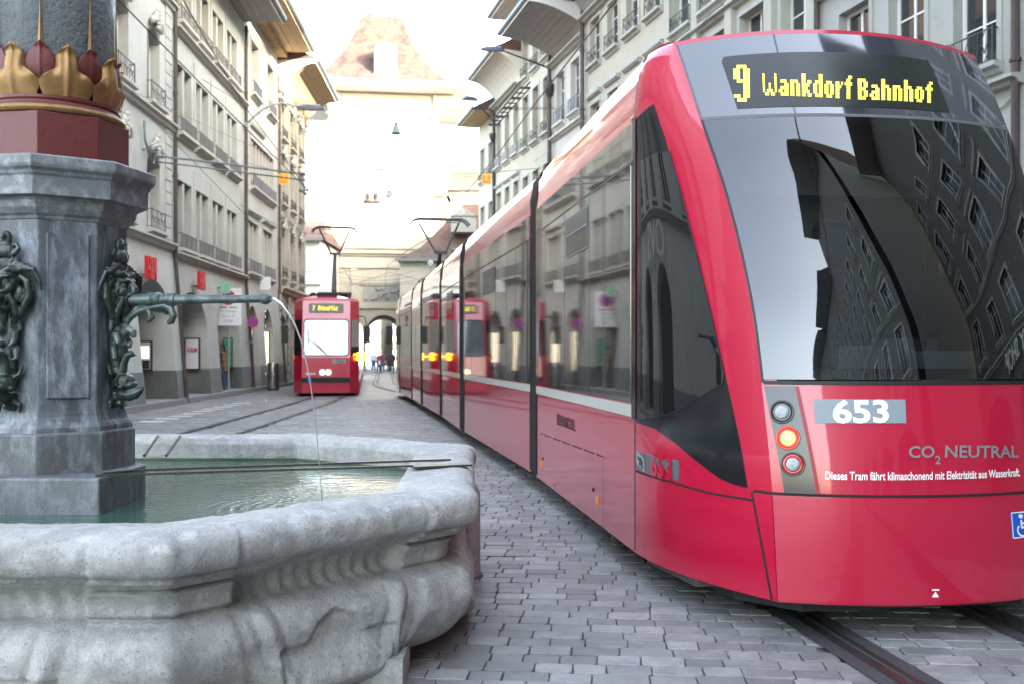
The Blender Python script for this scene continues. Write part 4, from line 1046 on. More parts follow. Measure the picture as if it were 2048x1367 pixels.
def surf_poly(mb, outline, fn, off, back=.0, step=.05, ustep=None):
    """polygon given in (u,z) laid on a surface, lifted by off, with an edge going back to the surface"""
    ustep = ustep or step; us = [p[0] for p in outline]; zs = [p[1] for p in outline]
    n = len(outline); pts = []
    for i in range(n):
        (u0, z0), (u1, z1) = outline[i], outline[(i+1) % n]; k = max(1, int(max(abs(u1-u0)/ustep, abs(z1-z0)/step)))
        for j in range(k): t = j/k; pts.append((u0+(u1-u0)*t, z0+(z1-z0)*t))
    nb = len(pts); V2 = [Vector(p) for p in pts]; E = [(i, (i+1) % nb) for i in range(nb)]
    u = min(us)+ustep/2
    while u < max(us):
        z = min(zs)+step/2
        while z < max(zs):
            if inside_poly(u, z, pts): V2.append(Vector((u, z)))
            z += step
        u += ustep
    vs, es, fs, *_ = delaunay_2d_cdt(V2, E, [list(range(nb))], 1, 1e-6)
    P = []; 
    for p in vs: P.append(fn(p.x, p.y)+nrm(fn, p.x, p.y)*off)
    F_ = []
    for f in fs:
        a, b, c = (Vector(vs[i]) for i in f[:3]); ar = (b-a).cross(c-a) if False else (b.x-a.x)*(c.y-a.y)-(b.y-a.y)*(c.x-a.x)
        F_.append(tuple(f) if ar > 0 else tuple(reversed(f)))
    mb.add(P, F_)
    area = sum(pts[i][0]*pts[(i+1) % nb][1]-pts[(i+1) % nb][0]*pts[i][1] for i in range(nb))
    Q = []
    for p in pts: n_ = nrm(fn, *p); Q += [fn(*p)+n_*off, fn(*p)+n_*back]
    fs = [(2*i, 2*i+1, (2*i+3) % (2*nb), (2*i+2) % (2*nb)) for i in range(nb)]
    if area < 0: fs = [tuple(reversed(f)) for f in fs]
    mb.add(Q, fs); return mb
def surf_line(mb, pts, fn, w=.008, off=.002):
    """a thin groove strip along a polyline in (u,z)"""
    P = [];
    D = []
    for i in range(len(pts)-1):
        (u0, z0), (u1, z1) = pts[i], pts[i+1]; k = max(1, int(max(abs(u1-u0), abs(z1-z0))/.06))
        for j in range(k+(i == len(pts)-2)): t = j/k; D.append((u0+(u1-u0)*t, z0+(z1-z0)*t))
    C = [fn(*p)+nrm(fn, *p)*off for p in D]; N = [nrm(fn, *p) for p in D]
    for i in range(len(C)):
        t = (C[min(i+1, len(C)-1)]-C[max(i-1, 0)]).normalized(); s_ = N[i].cross(t)*w/2; P += [C[i]-s_, C[i]+s_]
    return mb.add(P, [(2*i, 2*i+1, 2*i+3, 2*i+2) for i in range(len(C)-1)])
def surf_text(mb, body, quad, fn, off=.006, bold=0.0, u0=.0, z0=1.0, flip=False):
    """letters laid on a surface; quad = picture corners bl, br, tr, tl"""
    c = [inv(fn, *p, u0, z0) for p in quad]; vs, fs, _ = text_geo(body, bold); P = []
    for x, y in vs:
        u = (c[0][0]*(1-x)+c[1][0]*x)*(1-y)+(c[3][0]*(1-x)+c[2][0]*x)*y; z = (c[0][1]*(1-x)+c[1][1]*x)*(1-y)+(c[3][1]*(1-x)+c[2][1]*x)*y
        P.append(fn(u, z)+nrm(fn, u, z)*off)
    return mb.add(P, fs)
FONT = {'9':["01110","11011","11011","11011","01111","00011","00011","00011","11011","01110"],
'W':["1000001","1000001","1000001","1001001","1001001","1011101","0110110"],'a':["00000","00000","01110","00011","01111","11011","01111"],
'n':["00000","00000","11110","11011","11011","11011","11011"],'k':["11000","11000","11011","11110","11100","11110","11011"],
'd':["00011","00011","01111","11011","11011","11011","01111"],'o':["00000","00000","01110","11011","11011","11011","01110"],
'r':["0000","0000","1101","1110","1100","1100","1100"],'f':["0011","0110","1111","0110","0110","0110","0110"],
'B':["11110","11011","11011","11110","11011","11011","11110"],'h':["11000","11000","11110","11011","11011","11011","11011"],
' ':["00"]*7,'7':["11111","00011","00110","00110","01100","01100","01100"],'ü':["01010","00000","11011","11011","11011","11011","01111"],
'm':["0000000","0000000","1111110","1101011","1101011","1101011","1101011"],'p':["00000","11110","11011","11011","11110","11000","11000"],
'l':["110","110","110","110","110","110","011"],'i':["11","00","11","11","11","11","11"],'z':["00000","00000","11111","00110","01100","11000","11111"]}
def led_cells(s):
    out = []; x = 0; rows = len(FONT[s[0]])
    for ch in s:
        g_ = FONT[ch]
        for r, row in enumerate(g_):
            for c, b in enumerate(row):
                if b == '1': out.append((x+c, rows-1-r))
        x += len(g_[0])+1
    return out, x-1, rows
def surf_led(mb, s, quad, fn, off, u0=0, z0=2.9):
    c = [inv(fn, *p, u0, z0) for p in quad]; cells, w, h = led_cells(s)
    for (i, j) in cells:
        P = []
        for a, b in ((.04,.05),(.96,.05),(.96,.95),(.04,.95)):
            x = (i+a)/w; y = (j+b)/h
            u = (c[0][0]*(1-x)+c[1][0]*x)*(1-y)+(c[3][0]*(1-x)+c[2][0]*x)*y; z = (c[0][1]*(1-x)+c[1][1]*x)*(1-y)+(c[3][1]*(1-x)+c[2][1]*x)*y
            P.append(fn(u, z)+nrm(fn, u, z)*off)
        mb.add(P, [(0,1,2,3)])
    return mb

TB = thing('city_tram', 'long red articulated tram showing its rear end with the route 9 display', 'tram', (2.0, 6.2, 0), rad(7.86))
# tail shell
def tail_shell():
    mb = MB(); zs = [.18,.3,.45,.6,.705,.73,.9,1.05,1.25,1.45,1.65,1.85,2.05,2.25,2.45,2.6,2.75,2.9,3.0,3.1,3.18,3.25]
    def ring(z):
        r = [S1(w/12, z) for w in range(12)]+[S2(-1+k/12, z) for k in range(25)]+[S1(w/12, z, 1) for w in range(11, -1, -1)]
        return r
    rings = [ring(z) for z in zs]; n = len(rings[0])
    for t in (.15, .4, .7, 1.0):      # roof
        rr = []
        for p in rings[21]:
            rel = Vector((p.x, p.y))-S0; lat = rel.dot(RT); l = min(lat, 2.3-lat); a = rel.dot(BK); l2 = l*(1-t)+max(l*.9, .055)*t
            tz = prof_z(max(.055, l2)); q = TRP(a*(1-t)-.0*t, lat, p.z+(tz-p.z)*(t**.8)); rr.append(q)
        rings.append(rr)
    vs = [p for r in rings for p in r]; fs = [(i*n+j, i*n+j+1, (i+1)*n+j+1, (i+1)*n+j) for i in range(len(rings)-1) for j in range(n-1) if not (13 <= j < 35 and 8 <= i < 16)]
    mb.add(vs, fs); mb.add([p for p in rings[0]], [tuple(reversed(range(n)))])
    return mb
tail_shell().build('tail_body', 'tram_red', TB, auto=28)
# windscreen, display band
surf_poly(MB(), [(-.985,1.275),(.985,1.275),(.985,2.703),(-.985,2.703)], S2, .010, back=.009, step=.07, ustep=.05).build('windscreen', 'clear_screen', TB, auto=40)
mb = MB()
for P in ([(-.985,1.276),(-.915,1.276),(-.915,2.70),(-.985,2.70)], [(.915,1.276),(.985,1.276),(.985,2.70),(.915,2.70)], [(-.915,1.276),(.915,1.276),(.915,1.33),(-.915,1.33)], [(-.915,2.655),(.915,2.655),(.915,2.70),(-.915,2.70)]): surf_poly(mb, P, S2, .004, step=.1)
mb.build('windscreen_border', 'rubber', TB)
def tbox(nm, m, a0, a1, l0, l1, z0, z1, top=None):
    V_ = [TRP(a, l, z) for z in (z0, z1) for a, l in ((a0,l0),(a0,l1),(a1,l1),(a1,l0))]
    if top: V_[6] += BK.to_3d()*top; V_[7] += BK.to_3d()*top
    return MB().add(V_, [(0,1,2,3),(7,6,5,4),(0,4,5,1),(1,5,6,2),(2,6,7,3),(3,7,4,0)]).build(nm, m, TB, fix=True)
tbox('cab_floor', 'cab_dark', .06, 1.05, .35, 1.95, .95, 1.0)
tbox('cab_partition', 'cab_grey', .03, .06, .06, 2.24, 1.0, 2.9); tbox('partition_window', 'cab_dark', .061, .066, 1.35, 2.0, 1.5, 2.4); tbox('cab_ceiling', 'cab_grey', .06, .35, .25, 2.05, 2.72, 2.76)
[tbox('cab_side_wall', 'cab_dark', .06, a1, l, l+.03, z0, z1) for l in (.30, 1.97) for a1, z0, z1 in ((.80,1.0,1.95),(.40,1.95,2.7))]
tbox('dashboard', 'cab_dark', .72, 1.15, .45, 1.85, 1.0, 1.24); tbox('console', 'cab_pale', .62, .95, 1.35, 1.9, 1.24, 1.42, top=-.12); tbox('monitor', 'cab_grey', .62, .68, 1.0, 1.28, 1.25, 1.45)
sb = MB(); sb.box(-.24,.24,-.06,.06,0,.62); sb.box(-.24,.24,-.05,.45,-.12,0); sb.box(-.13,.13,-.05,.05,.66,.90); sb.tf(Matrix.Translation(TRP(.30, 1.15, 1.30)) @ Matrix.Rotation(rad(187.9), 4, 'Z'))
o = sb.build('driver_seat', 'cab_seat', TB); md = o.modifiers.new('b', 'BEVEL'); md.width = .05; md.segments = 3
MB().tube([TRP(.12,.6,1.0), TRP(.12,.6,2.72)], .018, 8).build('grab_pole', 'galv_pole', TB); MB().tube([TRP(.35,1.7,1.3), TRP(.3,1.75,2.1), TRP(.2,1.6,2.5)], .014, 6).build('cab_cable', 'rubber', TB)
tbox('sun_blind', 'cab_grey', .30, .33, .45, 1.85, 2.35, 2.70)
mb = MB(); surf_line(mb, [(-.99,1.26),(-.99,2.70),(.99,2.70),(.99,1.26),(-.99,1.26)], S2, .018, .006); mb.build('windscreen_seal', 'rubber', TB)
db = surf_poly(MB(), [(-.985,2.717),(.985,2.717),(.975,3.232),(-.975,3.232)], S2, .010, step=.07, ustep=.05).build('display_band', 'band_glass', TB, auto=40)
mb = MB(); surf_line(mb, [(-.99,2.71),(.99,2.71)], S2, .022, .0108); surf_line(mb, [(-.99,2.71),(-.98,3.24),(.98,3.24),(.99,2.71)], S2, .012, .006); mb.build('band_seal', 'seam_grey', TB)
mb = MB(); surf_line(mb, [(-1,3.245),(1,3.245)], S2, .03, .012); mb.build('top_edge', 'tram_red', TB)
q = [inv(S2, *p, -.3, 2.9) for p in ((1471,221),(1872,216),(1872,150),(1440,118))]
q = [(q[0][0]+.01, q[0][1]), (.52, q[0][1]), (.52, q[3][1]), (q[3][0]+.02, q[3][1]), (q[3][0], q[3][1]-.03)]
disp = surf_poly(MB(), q, S2, .012, step=.06).build('display', 'display_black', TB, auto=40)
L9 = MB(); surf_led(L9, '9', ((1468,207.5),(1499.5,207.5),(1499,134),(1466,134)), S2, .0145, -.5); L9.build('display_digit', 'led_yellow', disp) if False else L9.build('display_digit', 'led_yellow', TB)
mb = MB(); surf_led(mb, 'Wankdorf', ((1526,195),(1702,203),(1702,156),(1524,151)), S2, .0145, -.2); mb.build('display_text', 'led_yellow', TB); mb = MB(); surf_led(mb, 'Bahnhof', ((1714,203),(1862,210.5),(1862,168),(1713,161.5)), S2, .0145, .2); mb.build('display_text', 'led_yellow', TB)
# bumper and seams
us0, zs0 = inv(S1, 1508, 983, .9, .7); us1, _ = inv(S1, 1550, 1190, .9, .25)
bp = MB(); us1 = min(us1, .985)
surf_poly(bp, [(us0,.70),(us1,.19),(1.0,.19),(1.0,.70)], S1, .008, back=-.005, step=.06); bp.build('bumper_corner', 'tram_red', TB, auto=35)
surf_poly(MB(), [(-1,.19),(1,.19),(1,.70),(-1,.70)], S2, .008, back=-.005, step=.08, ustep=.06).build('bumper', 'tram_red', TB, auto=35)
mb = MB(); surf_line(mb, [(-1,.712),(1,.712)], S2, .014, .003); surf_line(mb, [(us0,.712),(1,.712)], S1, .014, .003); surf_line(mb, [(us0-.006,.705),(us1-.006,.185)], S1, .022, .003)
c_ = [inv(S1, *p, .5, .8) for p in ((1272,940),(1340,962),(1420,985),(1505,999))]; surf_line(mb, c_, S1, .012, .003); mb.build('panel_seams', 'seam', TB)
# cab side: dark panel, side glass
OUT = [(1275,238),(1308,209),(1330,275),(1357,370),(1388,485),(1424,630),(1458,780),(1480,880),(1496,974),(1470,968),(1440,955),(1400,925),(1350,883),(1312,856),(1275,843)]
o_ = [inv(S1, *p, .4, 1.8) for p in OUT]; o_ = [(max(.0, u) if u > .03 else 0.0, z) for u, z in o_][::-1]
surf_poly(MB(), o_, S1, .006, step=.07, ustep=.05).build('cab_side_panel', 'black_gloss', TB, auto=40)
surf_poly(MB(), o_[::-1], lambda u, z: S1(u, z, 1), .006, step=.09, ustep=.08).build('cab_side_panel', 'black_gloss', TB, auto=40) 
OUT2 = [(1284,322),(1312,308),(1340,304),(1358,366),(1382,460),(1410,575),(1432,670),(1449,745),(1447,765),(1405,790),(1360,818),(1320,832),(1284,838)]
o2 = [inv(S1, *p, .4, 1.8) for p in OUT2][::-1]
surf_poly(MB(), o2, S1, .010, step=.07, ustep=.05).build('cab_side_window', 'cab_glass', TB, auto=40)
mb = MB(); surf_line(mb, o2+[o2[0]], S1, .012, .0095); mb.build('cab_window_seal', 'rubber', TB)
mb = MB(); surf_line(mb, [(.0,.19),(.0,3.24)], S1, .012, .003); mb.build('section_seam', 'rubber', TB)
mb = MB(); surf_line(mb, [(.0,1.0),(.0,2.86)], S1, .10, .011); mb.build('corner_post', 'black_gloss', TB)
# lamp strip
ls = [inv(S2, *p, -.9, 1.0) for p in ((1569,984),(1632,987),(1590,771),(1528,771))]
surf_poly(MB(), ls, S2, .009, step=.06).build('lamp_panel', 'lamp_panel', TB, auto=40)
for i, (px, py) in enumerate(((1564,823),(1576,875),(1586,927))):
    u, z = inv(S2, px, py, -.85, 1.0); c = S2(u, z)+nrm(S2, u, z)*.010; n = nrm(S2, u, z)
    x = Vector((0,0,1)).cross(n).normalized(); y = n.cross(x); fm = Matrix((x, y, n)).transposed().to_4x4(); fm.translation = c
    r = .060
    hh = MB().lathe([(r,0),(r,.006),(r*.93,.012),(r*.84,.006),(r*.70,-.002),(r*.6,-.002)], 28, cap=False).tf(fm).build('tail_lamp', 'lens_red' if i == 1 else 'lamp_rim', TB, smooth=True)
    if i == 2: MB().lathe([(r*.82,.004),(r*.80,.008),(r*.6,.008),(r*.58,.003)], 28, cap=False).tf(fm).build('red_ring', 'lens_red', hh, smooth=True)
    if i == 1: MB().lathe([(r*.62,.003),(r*.6,.007),(r*.5,.008)], 24).tf(fm).build('red_ring', 'lens_red_glow', hh)
    ln = MB(); ln.lathe([(r*.58,.0),(r*.54,.012),(r*.3,.017),(.0005,.018)], 24)
    ln.tf(fm).build('lens', 'lens_core_glow' if i == 1 else 'lens_clear', hh, smooth=True)
    if i == 1:
        dd = MB()
        for k in range(9): a = k*2*math.pi/8; rr = 0 if k == 8 else r*.36; dd.ball((rr*math.cos(a), rr*math.sin(a), .017), (.006,.006,.003), 6, 4)
        dd.tf(fm).build('led_points', 'lens_red_glow', hh)
mb = MB(); e_ = [inv(S2, *p, -.8, 1.0) for p in ((1594,772),(1637,987))]; surf_line(mb, e_, S2, .016, .0105); mb.build('tail_panel_edge', 'tram_red_dark', TB)
# fleet number, slogans, marks
pl = [inv(S2, *p, -.3, 1.0) for p in ((1630,845),(1812,845),(1810,798),(1627,797))]
surf_poly(MB(), pl, S2, .004, step=.06).build('number_plate', 'plate_grey', TB)
mb = MB(); surf_text(mb, '653', ((1666,846),(1778,845),(1775,797),(1663,798)), S2, .0065, bold=.03, u0=-.3); mb.build('fleet_number', 'decal_white', TB)
mb = MB(); surf_text(mb, 'CO', ((1817,915),(1868,914),(1868,890),(1816,891)), S2, .006, .02, .0); surf_text(mb, '2', ((1869,927),(1880,927),(1880,910),(1869,910)), S2, .006, .02, .0)
surf_text(mb, 'NEUTRAL', ((1888,914),(2035,914),(2034,890),(1889,889)), S2, .006, .02, .1); mb.build('slogan_large', 'chrome_letter', TB)
mb = MB(); surf_text(mb, 'Dieses Tram fährt klimaschonend mit Elektrizität aus Wasserkraft.', ((1650,958),(2038,951),(2038,935),(1650,941)), S2, .006, .018, .0); mb.build('slogan_small', 'decal_white', TB)
mb = MB(); t_ = [inv(S2, *p, .0, .3) for p in ((1862,1192),(1876,1192),(1869,1181))]; surf_poly(mb, t_, S2, .010, step=.2); t_ = [inv(S2, *p, .0, .3) for p in ((1862,1179),(1876,1179),(1876,1176),(1862,1176))]; surf_poly(mb, t_, S2, .010, step=.2); mb.build('jacking_mark', 'decal_white', TB)
wc = [inv(S2, *p, .2, .5) for p in ((2022,1075),(2070,1072),(2066,1020),(2018,1023))]
surf_poly(MB(), wc, S2, .010, step=.2).build('wheelchair_sign', 'sign_blue', TB)
mb = MB(); wq = lambda x, y: ((wc[0][0]*(1-x)+wc[1][0]*x)*(1-y)+(wc[3][0]*(1-x)+wc[2][0]*x)*y, wc[0][1]*(1-y)+wc[3][1]*y)
surf_line(mb, [wq(.38,.68),wq(.38,.40),wq(.62,.40),wq(.70,.16)], S2, .014, .0115); surf_line(mb, [wq(.38,.55),wq(.58,.55)], S2, .010, .0115)
surf_line(mb, [wq(.45+.24*math.cos(a), .30+.24*math.sin(a)) for a in [math.pi*.75+k*math.pi*1.3/12 for k in range(13)]], S2, .010, .0115)
surf_poly(mb, [wq(.38+.08*math.cos(a), .82+.08*math.sin(a)) for a in [2*math.pi*k/10 for k in range(10)]], S2, .0115, step=.3)
surf_line(mb, [wq(.02,.02),wq(.98,.02),wq(.98,.98),wq(.02,.98),wq(.02,.02)], S2, .006, .0115); mb.build('wheelchair_symbol', 'decal_white', TB)
# side number with a small shield
sp = [inv(S1, *p, .3, .9) for p in ((1293,943),(1358,961),(1359,920),(1292,905))]; surf_poly(MB(), sp, S1, .004, step=.2).build('side_plate', 'decal_grey', TB)
mb = MB(); surf_text(mb, '653', ((1303,950),(1346,962),(1346,912),(1303,903)), S1, .006, .03, .3, .9); mb.build('side_number', 'tram_red', TB)
sp = [inv(S1, *p, .1, .9) for p in ((1274,939),(1291,944),(1290,907),(1274,900))]; sh = surf_poly(MB(), sp, S1, .004, step=.2).build('crest', 'decal_grey', TB)
sp = [inv(S1, *p, .1, .9) for p in ((1275,926),(1290,944),(1289,917),(1275,900))]; surf_poly(MB(), sp, S1, .0055, step=.2).build('crest_band', 'plate_grey', sh)
mb = MB(); bq = [inv(S1, *p, .1, .9) for p in ((1277,909),(1281,915),(1283,913),(1287,922),(1288,934),(1285,938),(1284,928),(1281,930),(1279,924),(1281,921),(1278,917))]; surf_poly(mb, bq, S1, .007, step=.2); mb.build('crest_bear', 'case_frame', sh)
# underside of the tail
mb = MB(); P0 = [TRP(a, l, 0) for a, l in ((0,.15),(.9,.3),(1.2,.55),(1.2,1.75),(.9,2.0),(0,2.15))]; mb.prismz([(p.x, p.y) for p in P0][::-1], .10, .19); mb.build('underframe', 'under_dark', TB, fix=True)
p = [TRP(a, l, 0) for a, l in ((.1,.05),(.75,.14),(.75,.4),(.1,.4))]; MB().prismz([(q_.x, q_.y) for q_ in p][::-1], .135, .178).build('skirt_guard', 'under_metal', TB, fix=True)

# straight sections
def side_fn(A, B):
    A = Vector(A); B = Vector(B); d = (B-A); L = d.length; d.normalize(); r = Vector((d.y, -d.x))
    def fn(u, z, lat=None):     # u metres from A (rear) to B; outside is the left
        p = A+d*u+r*(prof_l(z) if lat is None else lat); return Vector((p.x, p.y, z))
    return fn, L, d, r
def along(fn, px):
    u, z = 0, 1.4
    for _ in range(40):
        x = proj(fn(u, z))[0]; x2 = proj(fn(u+.001, z))[0]; u += (px-x)/((x2-x)/.001)
    return u
def section(A, B, panes, hopper=None, hatch=None, end=False):
    fn, L, d, r = side_fn(A, B); nfn = lambda u, z: fn(L-u, z)      # so the outward normal points left
    prf = PROF+[(2.3-l, z) for l, z in PROF[-2::-1]]
    mb = MB(); vs = []
    if not end: rings = [(0, 1.0), (L, 1.0)]
    else: rings = [(0,1),(L-1.5,1),(L-.9,.96),(L-.35,.82),(L-.08,.6),(L,.45)]
    for u, k in rings:
        for l, z in prf:
            lat = 1.15+(l-1.15)*k; zz = z if k == 1 or z < 1 else z-(1-k)*.35*(z-1)/2.5
            p = Vector(A)+d*u+r*lat; vs.append((p.x, p.y, zz))
    n = len(prf); fs = [(i*n+j, i*n+j+1, (i+1)*n+j+1, (i+1)*n+j) for i in range(len(rings)-1) for j in range(n-1)]
    mb.add(vs, [tuple(reversed(f)) for f in fs]); mb.add(vs[:n], [tuple(range(n))]); mb.add(vs[-n:], [tuple(reversed(range(n)))]); mb.add([vs[0], vs[n-1], vs[-1], vs[-n]], [(0,1,2,3)])
    body = mb.build('body_section', 'tram_red', TB, auto=28)
    Lp = L-(1.5 if end else 0)
    # glossy dark band above and between panes
    surf_poly(MB(), [(L-Lp,1.10),(L,1.10),(L,2.84),(L-Lp,2.84)], nfn, .006, step=.8).build('window_band', 'black_gloss', TB)
    surf_poly(MB(), [(L-Lp+.02,1.012),(L-.02,1.012),(L-.02,1.088),(L-Lp+.02,1.088)], nfn, .007, step=.8).build('side_stripe', 'stripe_white', TB)
    surf_poly(MB(), [(L-Lp+.03,2.60),(L-.03,2.60),(L-.03,2.835),(L-Lp+.03,2.835)], nfn, .012, step=.8).build('upper_band', 'tram_glass', TB)
    for i in range(len(panes)-1):
        a, b = panes[i], panes[i+1]
        if b-a < .05: continue
        surf_poly(MB(), [(L-b+.008,1.105),(L-a-.008,1.105),(L-a-.008,2.58),(L-b+.008,2.58)], nfn, .012, step=.8).build('window', 'tram_glass', TB)
    mb = MB(); surf_line(mb, [(L-Lp+.02,2.59),(L-.02,2.59)], nfn, .010, .0125); 
    for a in panes: surf_line(mb, [(L-a,1.10),(L-a,2.58)], nfn, .008, .0128)
    mb.build('window_trim', 'seam_grey', TB)
    if hopper:
        a, b = hopper
        h = surf_poly(MB(), [(L-b+.01,2.21),(L-a-.01,2.21),(L-a-.01,2.50),(L-b+.01,2.50)], nfn, .016, step=.8).build('hopper_window', 'black_gloss', TB)
        mb = MB(); surf_line(mb, [(L-b,2.2),(L-a,2.2),(L-a,2.51),(L-b,2.51),(L-b,2.2)], nfn, .014, .018); surf_line(mb, [(L-b,2.375),(L-a,2.375)], nfn, .02, .02); mb.build('hopper_frame', 'vent_grey', h)
        mb = MB()
        for k in range(6): surf_line(mb, [(L-b+.02,2.40+k*.018),(L-a-.02,2.40+k*.018)], nfn, .007, .0175)
        mb.build('louvre', 'vent_grey', h)
    # undergear
    mb = MB(); q0 = [Vector(A)+d*u+r*l for u, l in ((.0,.12),(L,.12),(L,2.18),(.0,2.18))]; mb.prismz([(p.x, p.y) for p in q0][::-1], .14, .3); mb.build('underframe', 'under_dark', TB, fix=True)
    return fn, L, d, r, nfn
def bogie(fn, L, c, d, r):
    bg_ = MB(); wl = []
    for s in (-.85, .85):
        for lt_ in (.42, 1.88):
            cen = fn(c+s, .3, lt_); m = frame((d.x, d.y, 0), (cen.x, cen.y, .31)) @ Matrix.Rotation(rad(90), 4, 'X')
            MB().lathe([(.30,-.05),(.31,-.05),(.31,.05),(.30,.05)], 20).tf(m).build('wheel', 'under_metal', TB)
    for k in range(7):
        u = c-1.0+k*.33; p = fn(u, .1, .12); bg_.box(p.x-.03, p.x+.03, p.y-.04, p.y+.04, .06+.02*(k % 3), .24)
    tag(bg_.build('track_brake_gear', 'under_metal', TB), kind='stuff')
fn1, L1_, d1, r1, nf1 = section(SIDE[0], SIDE[1], [0,.0], None) if False else section(SIDE[0], SIDE[1], sorted([max(.02, along(side_fn(SIDE[0], SIDE[1])[0], p)) for p in (1264,1213,1209,1181.5,1131.6,1093,1080)]), hopper=(along(side_fn(SIDE[0], SIDE[1])[0], 1179), along(side_fn(SIDE[0], SIDE[1])[0], 1135)))
bogie(fn1, L1_, 2.0, d1, r1)
f2 = side_fn(SIDE[2], SIDE[3])[0]
fn2, L2_, d2, r2, nf2 = section(SIDE[2], SIDE[3], sorted([max(.02, along(f2, p)) for p in (1055,1033,1015,993,968,945,932)]), hopper=(along(f2, 992), along(f2, 968)))
def even(L, n, x0=.03): return [x0+(L-2*x0)*k/n for k in range(n+1)]
secs = []
for k, n in ((4,3),(6,4),(8,2),(10,4)):
    L = (Vector(SIDE[k+1])-Vector(SIDE[k])).length; secs.append(section(SIDE[k], SIDE[k+1], even(L, n), hopper=(even(L, n)[1], even(L, n)[2]) if k != 8 else None))
bogie(secs[0][0], secs[0][1], 1.9, secs[0][2], secs[0][3]); bogie(secs[2][0], secs[2][1], 1.5, secs[2][2], secs[2][3])
L = (Vector(SIDE[13])-Vector(SIDE[12])).length; secs.append(section(SIDE[12], SIDE[13], even(L-1.5, 2), end=True))
# hatch, reflectors and lettering on the first section
ux = lambda px, py: inv(nf1, px, py, L1_*.5, .6)
_nf = nf1
def invn(px, py):
    u = along(fn1, px); p = fn1(u, 1.0); return (L1_-u, HZ-(py-HY)/F*p.y)
hq = [invn(1081,866), invn(1207,913), invn(1207,1056), invn(1081,962)]
mb = MB(); surf_line(mb, hq+[hq[0]], nf1, .007, .004); mb.build('hatch_seam', 'seam', TB)
mb = MB()
for k in range(6):
    t = (k+.5)/6; u = hq[0][0]*(1-t)+hq[1][0]*t; z = hq[0][1]*(1-t)+hq[1][1]*t; surf_line(mb, [(u-.03,z),(u+.03,z)], nf1, .014, .008)
mb.build('hatch_hinges', 'plate_grey', TB)
for px, py in ((1083.5,927),(1196,1000)):
    u, z = invn(px, py); p = nf1(u, z)+nrm(nf1, u, z)*.008; mb = MB(); surf_poly(mb, [(u-.025,z-.025),(u+.025,z-.025),(u+.025,z+.025),(u-.025,z+.025)], nf1, .014, step=.2); mb.build('side_reflector', 'reflector_orange', TB)
for px, py in ((1086,916),(1187,978)):
    u, z = invn(px, py); mb = MB(); surf_poly(mb, [(u+.014*math.cos(a), z+.014*math.sin(a)) for a in [2*math.pi*k/8 for k in range(8)]], nf1, .008, step=.2); mb.build('hatch_lock', 'seam', TB)
def text_uz(mb, body, c, fn, off, bold):
    vs, fs, _ = text_geo(body, bold); P = []
    for x, y in vs:
        u = (c[0][0]*(1-x)+c[1][0]*x)*(1-y)+(c[3][0]*(1-x)+c[2][0]*x)*y; z = (c[0][1]*(1-x)+c[1][1]*x)*(1-y)+(c[3][1]*(1-x)+c[2][1]*x)*y; P.append(fn(u, z)+nrm(fn, u, z)*off)
    return mb.add(P, fs)
mb = MB(); text_uz(mb, 'BERNMOBIL', [invn(1114,848), invn(1151,862), invn(1151,839), invn(1114,826)], nf1, .004, .03); mb.build('operator_lettering', 'lettering_red', TB)
# bellows
for a, b in ((1,2),(3,4),(5,6),(7,8),(9,10),(11,12)):
    A, B = Vector(SIDE[a]), Vector(SIDE[b]); dd = (B-A).normalized(); rr = Vector((dd.y, -dd.x)); mb = MB()
    prf = [(-.006,.20),(-.006,2.0),(.0,3.0),(.035,3.19),(.11,3.30),(.2,3.345),(.35,3.37),(1.15,3.39)]; prf = prf+[(2.3-l, z) for l, z in prf[-2::-1]]; vs = []
    nR = 5
    for k in range(nR):
        ins = .03 if k % 2 else 0
        for l, z in prf: l2 = 1.15+(l-1.15)*(1-ins*.6); p = A-dd*.035+(B-A+dd*.07)*(k/(nR-1))+rr*l2; vs.append((p.x, p.y, z-ins*.3))
    n = len(prf); mb.add(vs, [(i*n+j, (i+1)*n+j, (i+1)*n+j+1, i*n+j+1) for i in range(nR-1) for j in range(n-1)]); mb.build('bellows', 'rubber', TB, fix=True)
